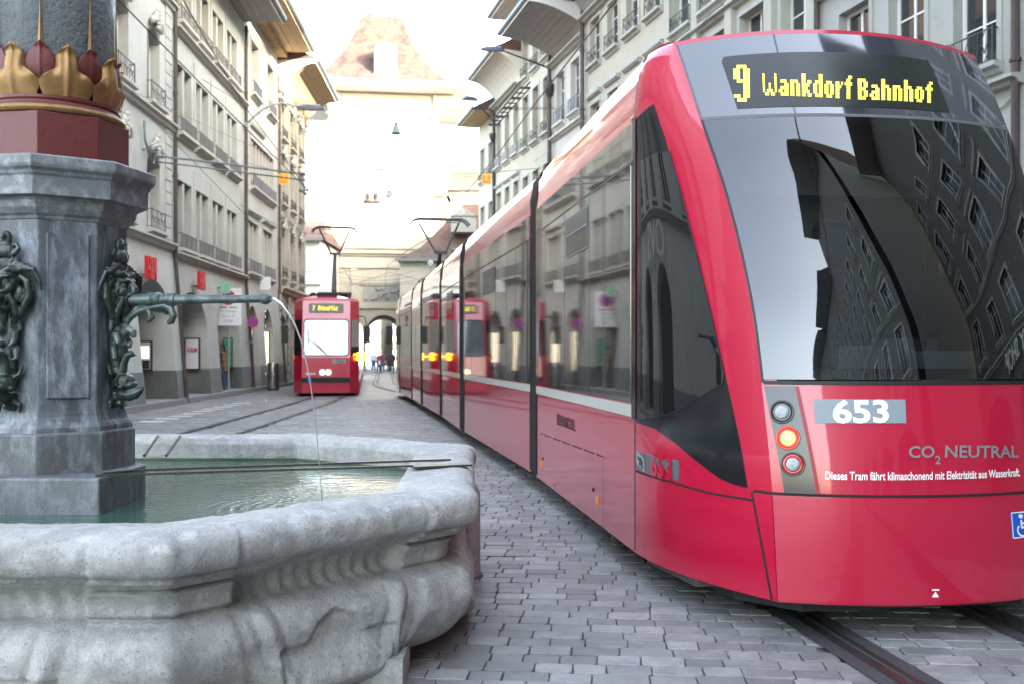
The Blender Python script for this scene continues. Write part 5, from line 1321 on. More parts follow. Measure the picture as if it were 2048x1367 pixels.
# mirror at the far end
p = fn1(0, 1); fe, Le, de, re_ = side_fn(SIDE[12], SIDE[13]); c = fe(Le-.6, 2.1, -.18); MB().box(c.x-.10,c.x+.10,c.y-.08,c.y+.08,1.75,2.35).build('mirror', 'rubber', TB)
def pantograph(root, base, zroof, zk, zt, d, bw=1.2, sgn=1):
    d = Vector((d[0], d[1], 0)).normalized(); r = Vector((d.y, -d.x, 0)); b = Vector((*base, 0)); up = Vector((0,0,1)); P = lambda x, y, z: b+r*x+d*y+up*z
    m = MB(); m.bar(P(-.5,-.5,zroof+.1),P(-.5,.5,zroof+.1),.07); m.bar(P(.5,-.5,zroof+.1),P(.5,.5,zroof+.1),.07); m.bar(P(-.6,.45,zroof+.12),P(.6,.45,zroof+.12),.07); m.bar(P(-.6,-.45,zroof+.12),P(.6,-.45,zroof+.12),.07)
    for x in (-.5,.5):
        for y in (-.45,.45): m.tube([P(x,y,zroof-.02),P(x,y,zroof+.1)], .05, 8)
    m.build('pantograph_base', 'wire', root)
    m = MB(); m.tube([P(-.05,sgn*.45,zroof+.18),P(0,-sgn*.3,zk)], .06, 8); m.tube([P(-.22,sgn*.0,zk-.02),P(.22,0,zk+.05)], .03, 6) if False else None; m.bar(P(-.2,-sgn*.3,zk),P(.2,-sgn*.3,zk),.08,.08); m.build('lower_arm', 'wire', root)
    m = MB()
    for s in (-1, 1): m.tube([P(s*.14,-sgn*.3,zk),P(s*bw*.42,sgn*.15,zt-.10)], .032, 6); m.tube([P(s*bw*.42,sgn*.15,zt-.10),P(s*bw*.36,sgn*.1,zt-.22),P(s*bw*.45,sgn*.15,zt-.02)], .016, 5)
    m.tube([P(-.14,-sgn*.3,zk+.02),P(.14,-sgn*.3,zk+.02)], .03, 6); m.build('upper_arm', 'wire', root)
    m = MB()
    for y in (-.18, .18):
        m.tube([P(-bw/2-.18,y,zt-.18),P(-bw/2-.06,y,zt-.05),P(-bw/2+.08,y,zt),P(bw/2-.08,y,zt),P(bw/2+.06,y,zt-.05),P(bw/2+.18,y,zt-.18)], .028, 6)
    for x in (-.42,-.14,.14,.42): m.bar(P(x*bw,-.18,zt-.01),P(x*bw,.18,zt-.01),.02); m.bar(P(x*bw,0,zt),P(x*bw,0,zt-.10),.02)
    m.tube([P(-bw*.42,0,zt-.09),P(bw*.42,0,zt-.09)], .014, 5)
    m.build('contact_bow', 'wire', root)
pc = Vector((-2.16, 29.6)); pantograph(TB, pc, 3.45, 4.38, 5.40, (-.19,.98), 1.42, 1)
# a shallow roof box line (only its edges show)
for i, (fn, L, d, r, nf) in enumerate(secs[:3]):
    p = [fn(u, 3.5, l) for u, l in ((.5,.75),(L-.5,.75),(L-.5,1.55),(.5,1.55))]; MB().prismz([(q_.x, q_.y) for q_ in p][::-1], 3.5, 3.66).build('roof_box', 'roof_grey', TB, fix=True)

# ---------------- the small tram ----------------
TS = thing('city_tram', 'small older red tram with headlights on coming towards the fountain on route 7', 'tram', (-6.30, 33.72, 0), rad(8.2))
def tbx(name, m, *a, parent=None): return MB().box(*a).build(name, m, parent or TS, world=False)
Ln = 24.0
# plan: front flat 1.62 wide, bevelled to 2.16
def ring734(z, t):      # t: how far the face leans back at this height
    return [(-.80,t),(.80,t),(1.10,t+.42),(1.10,Ln),(-1.10,Ln),(-1.10,t+.42)]
zt = [(.10,.05),(.62,.0),(1.30,.03),(2.60,.36),(2.85,.41),(3.22,.47)]
mb = MB(); R_ = [[(x, y, z) for x, y in ring734(z, t)] for z, t in zt]+[[(x*.93, y+(.06 if y < 5 else 0), 3.32) for x, y in ring734(3.3, .50)]]+[[(x*.55, y+(.5 if y < 5 else 0), 3.42) for x, y in ring734(3.4, .55)]]
for i in range(len(R_)-1):
    for k in range(6): mb.add([R_[i][k],R_[i][(k+1)%6],R_[i+1][(k+1)%6],R_[i+1][k]], [(0,1,2,3)])
mb.add(R_[-1], [tuple(range(6))]); mb.add(R_[0], [tuple(reversed(range(6)))]); mb.build('body', 'tram_red', TS, world=False, fix=True)
def FT(z): return float(np.interp(z, [a for a, _ in zt], [b for _, b in zt]))
def rrect(x0, x1, z0, z1, r=.08, n=4):
    P = []
    for cx, cz, a0 in ((x1-r,z0+r,-90),(x1-r,z1-r,0),(x0+r,z1-r,90),(x0+r,z0+r,180)):
        for k in range(n+1): a = rad(a0+90*k/n); P.append((cx+r*math.cos(a), cz+r*math.sin(a)))
    return P
def fpanel(name, P, m, off=.012, par=None, th=.02):
    n = len(P); vs = [(x, FT(z)-off, z) for x, z in P]+[(x, FT(z)-off+th, z) for x, z in P]; mb = MB()
    mb.add(vs, [tuple(range(n)), tuple(reversed(range(n, 2*n)))]+[(i, i+n, (i+1) % n+n, (i+1) % n) for i in range(n)]); return mb.build(name, m, par or TS, world=False)
fpanel('screen_seal', rrect(-.77,.77,1.34,2.60,.12), 'rubber', .010)
fpanel('windscreen', rrect(-.73,.73,1.38,2.56,.10), 'pale_screen', .016)
fpanel('display', rrect(-.60,.58,2.80,3.13,.07), 'display_black', .014)
mb = MB(); cells, w_, h_ = led_cells('7'); c2, w2, h2 = led_cells('Bümpliz')
for (i, j), x0, sc in [(c, -.48, .019) for c in cells]+[(c, -.28, .0175) for c in c2]:
    z = 2.89+j*.024; x = x0+i*sc; mb.add([(x,FT(z)-.018,z),(x+sc*.95,FT(z)-.018,z),(x+sc*.95,FT(z)-.018,z+.023),(x,FT(z)-.018,z+.023)], [(0,1,2,3)])
mb.build('display_text', 'led_amber', TS, world=False)
fpanel('bumper_strip', rrect(-.82,.82,.46,.63,.03), 'rubber', .03, th=.05)
fpanel('number_plate', rrect(.22,.66,1.10,1.24,.01), 'plate_grey', .012)
mb = slab_text('734', .27, .12, .004, .03); mb.tf(Matrix.Translation((.32,FT(1.17)-.018,1.11))); mb.build('fleet_number', 'decal_grey', TS, world=False)
mb = slab_text('MOVE IT', .32, .07, .004, .02) if False else slab_text('BERN', .3, .07, .004, .02); mb.tf(Matrix.Translation((-.66,FT(.75)-.016,.72))); mb.build('lettering', 'decal_white', TS, world=False)
fpanel('wheelchair_sign', rrect(-.62,-.48,.47,.61,.01), 'sign_blue', .036)
hl = fpanel('headlight_housing', rrect(-.24,.20,.68,.92,.08), 'plate_grey', .014)
for x in (-.12, .08):
    m_ = Matrix.Translation((x, FT(.8)-.018, .80)) @ Matrix.Rotation(rad(90), 4, 'X'); MB().lathe([(.085,0),(.075,.012),(.001,.02)], 16).tf(m_).build('headlight', 'headlight_glow', TS, world=False)
MB().box(-.004,.004,-.012,.2,.10,.46).build('skirt_seam', 'seam', TS, world=False)
mb = MB(); mb.bar((-.60,FT(2.2)-.03,2.02),(.0,FT(1.4)-.04,1.42),.03,.02); mb.bar((-.62,FT(2.2)-.028,2.25),(-.58,FT(1.7)-.03,1.75),.02); mb.bar((-.6,FT(1.9)-.03,1.92),(.08,FT(1.35)-.03,1.36),.014); mb.build('wiper', 'rubber', TS, world=False)
# bevel corner windows and side windows
for s in (-1, 1):
    mb = MB(); P = []
    for z in (1.36, 2.58):
        for k in (.12, .92): x = .80+.30*k; y = FT(z)+.42*k; P.append((s*(x+.010), y-.012, z))
    mb.add(P, [(0,1,3,2) if s > 0 else (2,3,1,0)]); mb.build('corner_window', 'tram_glass', TS, world=False)
    for k in range(7):
        y0_ = .95+k*3.2; tbx('window', 'tram_glass', s*1.10, s*1.112, y0_, y0_+2.9, 1.36, 2.58)
    tbx('side_skirt', 'tram_red_dark', s*1.101, s*1.115, .7, Ln, .12, .5)
    mb = MB(); mb.tube([(s*1.0,.30,2.72),(s*1.30,.12,2.66),(s*1.36,.08,2.35)], .018, 5); mb.build('mirror_arm', 'rubber', TS, world=False)
    mb = MB(); mb.box(s*1.26,s*1.48,.02,.12,1.78,2.36); mb.build('mirror', 'rubber', TS, world=False)
for z in (1.40, 1.26): 
    mb = MB(); mb.ball((1.06,.28,z),(.07,.05,.07),8,6); mb.build('indicator', 'indicator_glow', TS, world=False)
mb = MB(); mb.ball((1.26,1.6,1.40),(.05,.05,.07),8,6); mb.ball((1.26,1.6,1.26),(.05,.05,.07),8,6); mb.bar((1.1,1.6,1.33),(1.25,1.6,1.33),.03); mb.build('side_indicator', 'indicator_glow', TS, world=False)
mb = MB(); mb.ball((-1.10,.40,1.30),(.04,.05,.09),8,6); mb.build('indicator', 'reflector_orange', TS, world=False)
tbx('underframe', 'under_dark', -.95, .95, .3, Ln-.3, .04, .12)
for y in (1.8, 3.6, 12, 14):
    for x in (-.5, .5): m_ = Matrix.Translation((x, y, .31)) @ Matrix.Rotation(rad(90), 4, 'Y'); MB().lathe([(.30,-.05),(.31,.05)], 16).tf(m_).build('wheel', 'under_metal', TS, world=False)
tbx('roof_box', 'roof_grey', -.75, .75, 4.0, 9.0, 3.42, 3.62)
mb = MB(); mb.box(-.35,.35,1.0,1.8,3.42,3.52); mb.ball((-.5,1.6,3.46),(.15,.15,.12),8,5); mb.box(.3,.8,1.9,2.3,3.42,3.6); mb.build('roof_gear', 'under_dark', TS, world=False)
wm = WM(TS); pb_ = wm @ Vector((.22, 2.3, 0)); dr = (wm.to_3x3() @ Vector((0,1,0)))
pantograph(TS, (pb_.x, pb_.y), 3.45, 5.05, 5.98, (dr.x, dr.y), 1.28, -1)
mb = MB(); mb.tube([wm @ Vector((.22,2.4,3.5)), wm @ Vector((.22,2.5,5.02))], .055, 8); mb.build('pantograph_mast', 'wire', TS)
# ---------------- the fountain ----------------
def stone_mat(name, c1, c2, c3, sc=1.0, b=.6, rough=.75, speck=True, veins=True, bd=.006, st=(1,1,1)):
    m = bpy.data.materials.new(name); m.use_nodes = True; M[name] = m; nt = m.node_tree; L = nt.links; bs = nt.nodes['Principled BSDF']
    g_ = nt.nodes.new('ShaderNodeNewGeometry'); mp = nt.nodes.new('ShaderNodeMapping'); mp.inputs['Scale'].default_value = st; L.new(g_.outputs['Position'], mp.inputs[0]); g = mp
    def noi(s, d=8, r=.62):
        n = nt.nodes.new('ShaderNodeTexNoise'); n.inputs['Scale'].default_value = s*sc; n.inputs['Detail'].default_value = d; n.inputs['Roughness'].default_value = r; L.new(g.outputs[0], n.inputs['Vector']); return n
    def ramp(src, lo, hi):
        r = nt.nodes.new('ShaderNodeMapRange'); r.inputs[1].default_value = lo; r.inputs[2].default_value = hi; L.new(src, r.inputs[0]); return r.outputs[0]
    def mix(f, a, b_):
        x = nt.nodes.new('ShaderNodeMix'); x.data_type = 'RGBA'; L.new(f, x.inputs['Factor'])
        for k, v in (('A', a), ('B', b_)):
            if isinstance(v, tuple): x.inputs[k].default_value = (*v, 1)
            else: L.new(v, x.inputs[k])
        return x.outputs['Result']
    big = noi(2.2); med = noi(9); fine = noi(70, 6, .7)
    c = mix(ramp(big.outputs[0], .38, .62), c1, c2); c = mix(ramp(med.outputs[0], .47, .66), c, c3)
    if speck: c = mix(ramp(fine.outputs[0], .575, .66), c, tuple(x*.45 for x in c1))
    if veins:
        v = noi(3.0, 9, .7); a = nt.nodes.new('ShaderNodeMath'); a.operation = 'SUBTRACT'; L.new(v.outputs[0], a.inputs[0]); a.inputs[1].default_value = .5
        ab = nt.nodes.new('ShaderNodeMath'); ab.operation = 'ABSOLUTE'; L.new(a.outputs[0], ab.inputs[0]); f = nt.nodes.new('ShaderNodeMapRange'); f.inputs[1].default_value = .0; f.inputs[2].default_value = .008; f.inputs[3].default_value = .55; f.inputs[4].default_value = 0; L.new(ab.outputs[0], f.inputs[0])
        c = mix(f.outputs[0], c, tuple(x*.4 for x in c1))
    L.new(c, bs.inputs['Base Color']); bs.inputs['Roughness'].default_value = rough
    h = nt.nodes.new('ShaderNodeMath'); h.operation = 'MULTIPLY_ADD'; L.new(fine.outputs[0], h.inputs[0]); h.inputs[1].default_value = .75; L.new(med.outputs[0], h.inputs[2])
    bp = nt.nodes.new('ShaderNodeBump'); bp.inputs['Strength'].default_value = b; bp.inputs['Distance'].default_value = bd; L.new(h.outputs[0], bp.inputs['Height']); L.new(bp.outputs[0], bs.inputs['Normal'])
    return m
stone_mat('basin_stone', (.43,.425,.405), (.31,.31,.30), (.50,.495,.48), sc=1.3, b=1.0, bd=.012)
stone_mat('pedestal_stone', (.15,.17,.19), (.075,.085,.095), (.30,.335,.38), sc=1.5, b=.5, rough=.55, st=(1,1,.35))
stone_mat('cap_stone', (.20,.22,.23), (.13,.14,.15), (.32,.34,.355), sc=1.6, b=.5, rough=.5)
stone_mat('step_stone', (.13,.14,.145), (.085,.09,.092), (.20,.22,.24), sc=1.8, b=.4, rough=.55, st=(1,1,.4))
stone_mat('granite', (.34,.34,.33), (.27,.27,.26), (.42,.42,.41), sc=3, b=.6)
mat('bronze', (.045,.052,.048), .38, metal=.55, spec=.6, var=.3, vscale=10, dirt=(.09,.125,.115), dscale=9, dlo=.48, dhi=.75, bump=.3, bscale=60, bdist=.004)
mat('bronze_green', (.085,.105,.10), .42, metal=.4, var=.3, vscale=14, dirt=(.16,.21,.20), dscale=14, dlo=.45, dhi=.7, bump=.3, bscale=80, bdist=.003)
mat('gold', (.30,.17,.065), .48, metal=.5, var=.2, vscale=14, dirt=(.18,.11,.05), dscale=20, dlo=.55, dhi=.75, bump=.25, bscale=50, bdist=.006)
mat('oxblood', (.12,.013,.011), .42, coat=.15, var=.12, vscale=14, bump=.9, bscale=130, bdist=.004)
mat('column_grey', (.075,.085,.085), .30, spec=.6, var=.2, vscale=8, bump=1.0, bscale=30, bdist=.02)
def water_mat():
    m = bpy.data.materials.new('water'); m.use_nodes = True; M['water'] = m; nt = m.node_tree; L = nt.links; b = nt.nodes['Principled BSDF']
    b.inputs['Base Color'].default_value = (.035,.085,.060,1); b.inputs['Roughness'].default_value = .03; b.inputs['IOR'].default_value = 1.33; b.inputs['Specular IOR Level'].default_value = .7
    g = nt.nodes.new('ShaderNodeNewGeometry'); n = nt.nodes.new('ShaderNodeTexNoise'); n.inputs['Scale'].default_value = 14; n.inputs['Detail'].default_value = 3
    mp = nt.nodes.new('ShaderNodeMapping'); mp.inputs['Scale'].default_value = (.5,1.4,1); L.new(g.outputs['Position'], mp.inputs[0]); L.new(mp.outputs[0], n.inputs['Vector'])
    # rings spreading from where the jet lands
    sub = nt.nodes.new('ShaderNodeVectorMath'); sub.operation = 'DISTANCE'; L.new(g.outputs['Position'], sub.inputs[0]); sub.inputs[1].default_value = (-1.0,5.24,.6)
    w = nt.nodes.new('ShaderNodeMath'); w.operation = 'MULTIPLY'; L.new(sub.outputs['Value'], w.inputs[0]); w.inputs[1].default_value = 95
    sn = nt.nodes.new('ShaderNodeMath'); sn.operation = 'SINE'; L.new(w.outputs[0], sn.inputs[0])
    fo = nt.nodes.new('ShaderNodeMapRange'); fo.inputs[1].default_value = .0; fo.inputs[2].default_value = .9; fo.inputs[3].default_value = .22; fo.inputs[4].default_value = 0; L.new(sub.outputs['Value'], fo.inputs[0])
    sn2 = sn; mu = nt.nodes.new('ShaderNodeMath'); mu.operation = 'MULTIPLY'; L.new(sn.outputs[0], mu.inputs[0]); L.new(fo.outputs[0], mu.inputs[1])
    n2 = nt.nodes.new('ShaderNodeTexNoise'); n2.inputs['Scale'].default_value = 38; n2.inputs['Detail'].default_value = 3; L.new(g.outputs['Position'], n2.inputs['Vector'])
    m2 = nt.nodes.new('ShaderNodeMath'); m2.operation = 'MULTIPLY'; L.new(n2.outputs[0], m2.inputs[0]); 
    fo2 = nt.nodes.new('ShaderNodeMapRange'); fo2.inputs[1].default_value = .1; fo2.inputs[2].default_value = 1.1; fo2.inputs[3].default_value = 1.6; fo2.inputs[4].default_value = .1; L.new(sub.outputs['Value'], fo2.inputs[0]); L.new(fo2.outputs[0], m2.inputs[1])
    a = nt.nodes.new('ShaderNodeMath'); a.operation = 'ADD'; L.new(n.outputs[0], a.inputs[0]); L.new(mu.outputs[0], a.inputs[1])
    a2 = nt.nodes.new('ShaderNodeMath'); a2.operation = 'ADD'; L.new(a.outputs[0], a2.inputs[0]); L.new(m2.outputs[0], a2.inputs[1])
    bp = nt.nodes.new('ShaderNodeBump'); bp.inputs['Strength'].default_value = .9; bp.inputs['Distance'].default_value = .011; L.new(a2.outputs[0], bp.inputs['Height']); L.new(bp.outputs[0], b.inputs['Normal'])
water_mat()
mat('jet', (.9,.93,.95), .02, spec=.8, ior=1.33, trans=.85, bump=.4, bscale=60, bdist=.004)

FN = thing('fountain', 'old stone fountain with octagonal trough, pedestal, bronze masks and gilded leaf collar', 'fountain', (FC.x, FC.y, 0))
# trough
BP = [(-.395,.25),(-.395,.72),(-.38,.752),(-.335,.766),(-.15,.775),(-.09,.772),(-.04,.76),(-.008,.732),(0,.69),(-.010,.652),(-.035,.630),(-.065,.622),(-.070,.603),(-.105,.600),(-.110,.580),(-.165,.568),(-.205,.53),(-.215,.485),(-.195,.455),(-.135,.443),(-.085,.425),(-.050,.385),(-.035,.34),(-.04,.29),(-.058,.24),(-.095,.18),(-.155,.12),(-.235,.07),(-.325,.03),(-.365,0)]
def resample(P, step):
    P = [Vector(p) for p in P]; out = []
    for i in range(len(P)-1):
        p0 = P[max(i-1,0)]; p1 = P[i]; p2 = P[i+1]; p3 = P[min(i+2,len(P)-1)]; k = max(1, int((p2-p1).length/step))
        for j in range(k):
            t = j/k; q = .5*((2*p1)+(p2-p0)*t+(2*p0-5*p1+4*p2-p3)*t*t+(3*p1-p0-3*p2+p3)*t**3)
            if (p2-p1).length < .03 or i < 2: q = p1.lerp(p2, t)
            out.append(q)
    return out+[P[-1]]
PR = resample(BP, .011)
n_ = len(RIM); EN = []
for i in range(n_):
    a = Vector(RIM[i]); b = Vector(RIM[(i+1) % n_]); t = (b-a).normalized(); EN.append(Vector((t.y, -t.x)))
MI = []
for i in range(n_):
    n1, n2 = EN[i-1], EN[i]; m = (n1+n2); m = m/(m.length_squared)*2; MI.append(m)
def ss(a, b, x): t = min(1, max(0, (x-a)/(b-a))); return t*t*(3-2*t)
def relief(s, L, z, o, e):
    """worn carving: corner consoles, scrolls and a shouldered panel on the belly"""
    d = min(s, L-s); c = 1-ss(.272, .288, d) if z > .44 else 1-ss(.24+.25*(.44-z), .285+.25*(.44-z), d)
    r = 0
    if o > -.36:
        if z > .62: r += .018*c-.012*math.exp(-((d-.285)/.008)**2)
        elif z > .56: r += .035*c
        elif z > .435: r += .085*c*ss(.435,.475,z) + (1-c)*.006*math.sin(s*75+z*20)
        else: r += .022*c
    if z < .43 and o > -.36:
        # belly: scroll roll beside the console
        x0 = .40+.32*(.42-z); r -= .012*math.exp(-((d-x0-.06)/.008)**2)*ss(.05,.2,z)+.010*math.exp(-((d-x0+.055)/.007)**2)*ss(.05,.2,z); r += .024*math.exp(-((d-x0)/.035)**2)*ss(.05, .2, z)
        # shouldered panel: edge curve
        m_ = L/2; q = abs(s-m_)/(m_-.5 if m_ > .6 else .3); zc = .345-.075*ss(.35,.6,q)+.03*math.cos(q*5)*(q < .35)
        if q < 1.15: r -= .024*ss(zc+.006, zc-.004, z)
        r += .012*math.exp(-(((s-m_*1.35)/.07)**2+((z-.25)/.05)**2)) + .014*math.exp(-(((s-m_*.55)/.08)**2+((z-.22)/.05)**2))
    if o > -.36: r += .25*ss(.30,.02,z)*ss(.22,.55,d)
    return r
mb = MB(); cols_ = []
for i in range(n_):
    a = Vector(RIM[i]); b = Vector(RIM[(i+1) % n_]); L = (b-a).length; vis = i in (0, 7, 1)
    k = int(L/(.014 if vis else .06))
    for j in range(k): cols_.append((i, j/k, L))
vs = []
for (i, t, L) in cols_:
    A_, B_ = Vector(RIM[i]), Vector(RIM[(i+1) % n_]); m1, m2 = MI[i], MI[(i+1) % n_]; n = EN[i]
    for (o, z) in PR:
        p = (A_+m1*o).lerp(B_+m2*o, t); r = relief(t*L, L, z, o, i)
        q = Vector((p.x, p.y, z)); nz = noise.noise(q*5)*.0055+noise.noise(q*16)*.0032+noise.noise(q*38)*.0036
        if o < -.36: nz *= .5
        # chipped rim edge
        if z > .62: nz += min(0, noise.noise(q*9+Vector((3,1,2)))+.25)*.02
        f = 1.0 if (z < .74) else .25
        q.x += n.x*(r+nz*f); q.y += n.y*(r+nz*f); q.z += nz*(.9 if z > .7 else .3)+(.006*noise.noise(q*2.2) if z > .7 else 0)
        vs.append(q)
nP = len(PR); nC = len(cols_)
mb.add(vs, [(i*nP+j, i*nP+j+1, ((i+1) % nC)*nP+j+1, ((i+1) % nC)*nP+j) for i in range(nC) for j in range(nP-1)])
mb.build('basin', 'basin_stone', FN, smooth=True, fix=True)
mb = MB(); fl = [(FC.x+(x-FC.x)*.93, FC.y+(y-FC.y)*.93) for x, y in RIM]; mb.prismz(fl, .2, .26); mb.build('basin_floor', 'step_stone', FN)
P = [(FC.x+(x-FC.x)*.75, FC.y+(y-FC.y)*.75) for x, y in RIM]
MB().box(-.64,-.455,4.14,4.44,-.01,.13).build('foot_block', 'granite', FN)
for p_, q_ in ((P[0], .12), (P[1], .12), (P[7], .12)):
    MB().box(p_[0]-.16, p_[0]+.16, p_[1]-.16, p_[1]+.16, -.01, .14).build('foot_block', 'granite', FN)
wv = [(FC.x+(x-FC.x)*.90, FC.y+(y-FC.y)*.90, .600) for x, y in RIM]
wt = MB().add(wv, [tuple(range(8))]).build('water', 'water'); tag(wt, kind='structure')
mb = MB(); vs = []
mat('algae', (.035,.05,.022), .5, var=.4, vscale=8)
for z, o_ in ((.585,-.408),(.616,-.406)):
    for i in range(8): q = Vector(RIM[i])+MI[i]*(o_-.004); vs.append((q.x, q.y, z))
mb.add(vs, [((i+1) % 8, i, i+8, (i+1) % 8+8) for i in range(8)]); mb.build('waterline_algae', 'algae', FN)
# pedestal
PH = rad(13); RS = .82
def oct_(prof, name, m, parent=FN, n=8, ph=PH, smooth=False, bev=.006, auto=None):
    o = MB().lathe([(r*RS, z) for r, z in prof], n, (FC.x, FC.y), ph).build(name, m, parent, smooth=smooth, auto=auto)
    if bev:
        md = o.modifiers.new('b', 'BEVEL'); md.width = bev; md.segments = 2; md.limit_method = 'ANGLE'; md.angle_limit = rad(25)
    return o
st = MB().prismz([(-3.0,4.97),(-2.06,4.97),(-2.06,5.60),(-2.34,6.02),(-2.75,6.02),(-3.0,5.60)], .30, .783).build('lower_step', 'step_stone', FN); md = st.modifiers.new('b', 'BEVEL'); md.width = .012; md.segments = 2
oct_([(.517,.70),(.517,.985),(.505,.995)], 'upper_step', 'step_stone', bev=.008)
oct_([(.500,.99),(.500,1.02),(.488,1.035),(.470,1.05),(.458,1.075),(.455,1.10)], 'base_moulding', 'pedestal_stone', bev=.003)
oct_([(.452,1.09),(.463,2.13)], 'shaft', 'pedestal_stone', bev=.006)
oct_([(.455,2.09),(.472,2.10),(.480,2.115),(.500,2.125),(.523,2.155),(.530,2.19),(.545,2.205),(.600,2.21),(.602,2.305),(.615,2.315),(.622,2.33),(.645,2.345),(.650,2.36),(.650,2.402),(.640,2.41),(.45,2.42)], 'cornice_slab', 'cap_stone', bev=.004)
oct_([(.476,2.40),(.476,2.655),(.40,2.66)], 'red_block', 'oxblood', bev=.004)
# raised panel on the slanting face, set in a recess
an = PH-rad(67.5)
def face_frame(an_, R=.463*.82*math.cos(rad(22.5))):
    n = Vector((math.cos(an_), math.sin(an_), 0)); t = Vector((-n.y, n.x, 0)); m = Matrix((t, n, Vector((0,0,1)))).transposed().to_4x4(); m.translation = Vector((FC.x, FC.y, 0))+n*R; return m
fm = face_frame(an)
mb = MB(); mb.box(-.105,.105,-.02,.012,1.17,2.03); o = mb.tf(fm).build('raised_panel', 'pedestal_stone', FN); md = o.modifiers.new('b', 'BEVEL'); md.width = .006
fm2 = face_frame(an+rad(90)); MB().box(-.105,.105,-.02,.012,1.17,2.03).tf(fm2).build('raised_panel', 'pedestal_stone', FN)
fm3 = face_frame(an-rad(90)); MB().box(-.105,.105,-.02,.012,1.17,2.03).tf(fm3).build('raised_panel', 'pedestal_stone', FN)
# gold ring, mouldings, leaves
def torus(R, r, z, name, m, n=64, k=12, sq=1.0):
    R *= RS
    prof = [(R+r*math.cos(2*math.pi*i/k), z+r*sq*math.sin(2*math.pi*i/k)) for i in range(k+1)]
    return MB().lathe(prof, n, (FC.x, FC.y), 0, cap=False).build(name, m, FN, smooth=True)
torus(.424, .024, 2.680, 'gold_ring', 'gold', sq=.95)
MB().lathe([(r*RS, z) for r, z in [(.40,2.655),(.425,2.66),(.43,2.70),(.415,2.712),(.41,2.725),(.418,2.735),(.418,2.75),(.39,2.755)]], 64, (FC.x, FC.y), 0).build('red_moulding', 'oxblood', FN, smooth=False, auto=30)
MB().lathe([(r*RS, z) for r, z in [(.372,2.74),(.385,3.0),(.384,4.6)]], 64, (FC.x, FC.y), 0).build('column_shaft', 'column_grey', FN, smooth=True)
def leaf(an_, gold=True):
    """one lobed leaf curling off the column"""
    H = .275 if gold else .20; z0 = 2.742 if gold else 2.83; W0 = .143 if gold else .082
    def half(t):      # half width (radians*R) along height: broad side lobes then a pointed centre lobe
        if gold:
            if t < .62: return W0*(.80+.22*math.sin(min(1, t/.45)*math.pi/2)) *(1-.0*t) if t < .45 else W0*(1.02-.55*ss(.45,.62,t))
            return W0*.47*math.sqrt(max(0, 1-((t-.62)/.38)**2.2))+.001
        return W0*(.55+.45*math.sin(t*math.pi))*math.sqrt(max(0, 1-t**3))+.001
    nu, nv = 18, 26; th = .022; vs = []
    for side in (0, 1):
        for j in range(nv+1):
            t = j/nv; w = half(t); tt = t
            for i in range(nu+1):
                s_ = i/nu*2-1; x = s_*w
                lob = 0
                if gold:
                    ax = abs(x)
                    z = z0+t*H - .05*ss(.55,1.0,abs(s_))*(t > .3)*ss(.3,.5,t)*(1 if t < .62 else .3)
                    bul = .032*math.sin(min(1, t*1.15)*math.pi*.9)*(1-.35*(abs(s_)**2.5)); rib = .016*math.exp(-(x/.009)**2)*(1-.3*t)
                    valley = -.034*math.exp(-((ax-W0*.44)/.012)**2)*ss(.35,.55,t)*(1-ss(.75,.9,t)); curl = .020*ss(.8,1,t)
                    cup = .010*math.exp(-((ax-W0*.75)/.04)**2)*ss(.1,.4,t)
                    r = .405+bul+rib+valley+curl+cup
                else:
                    z = z0+t*H; r = .394+.018*math.sin(t*math.pi*.9)*(1-s_*s_*.5)+.02*ss(.8,1,t)+.006*math.exp(-(x/.006)**2)
                r = r-.41*(1-RS)
                if side: r -= th*(1-.7*abs(s_)**4)
                a = an_+x/(.41*RS); vs.append((FC.x+r*math.cos(a), FC.y+r*math.sin(a), z))
    N = (nu+1)*(nv+1); fs = []
    for j in range(nv):
        for i in range(nu):
            a = j*(nu+1)+i; fs += [(a, a+1, a+nu+2, a+nu+1), (a+N, a+nu+1+N, a+nu+2+N, a+1+N)]
    bd = [i for i in range(nu+1)]+[j*(nu+1)+nu for j in range(1, nv+1)]+[nv*(nu+1)+i for i in range(nu-1, -1, -1)]+[j*(nu+1) for j in range(nv-1, 0, -1)]
    fs += [(bd[k], bd[k]+N, bd[(k+1) % len(bd)]+N, bd[(k+1) % len(bd)]) for k in range(len(bd))]
    o = MB().add(vs, fs).build('gilded_leaf' if gold else 'red_leaf', 'gold' if gold else 'oxblood', FN, smooth=True, fix=True)
    md = o.modifiers.new('s', 'SUBSURF'); md.levels = 1; md.render_levels = 1
for k in range(8):
    leaf(PH-rad(112.5)+rad(45)*k); leaf(PH-rad(112.5)+rad(22.5+45*k), False)
    a = PH-rad(112.5)+rad(22.5+45*k); c = Vector((FC.x+math.cos(a)*.318, FC.y+math.sin(a)*.318, 0)); t = Vector((-math.sin(a), math.cos(a), 0)); n = Vector((math.cos(a), math.sin(a), 0)); z = Vector((0,0,1))
    MB().add([c-t*.016+z*2.98, c+t*.016+z*2.98, c+z*3.3, c+n*.012+z*2.98, c+n*.006+z*3.28], [(0,3,4,2),(3,1,2,4)]).build('gilded_flame', 'gold', FN)

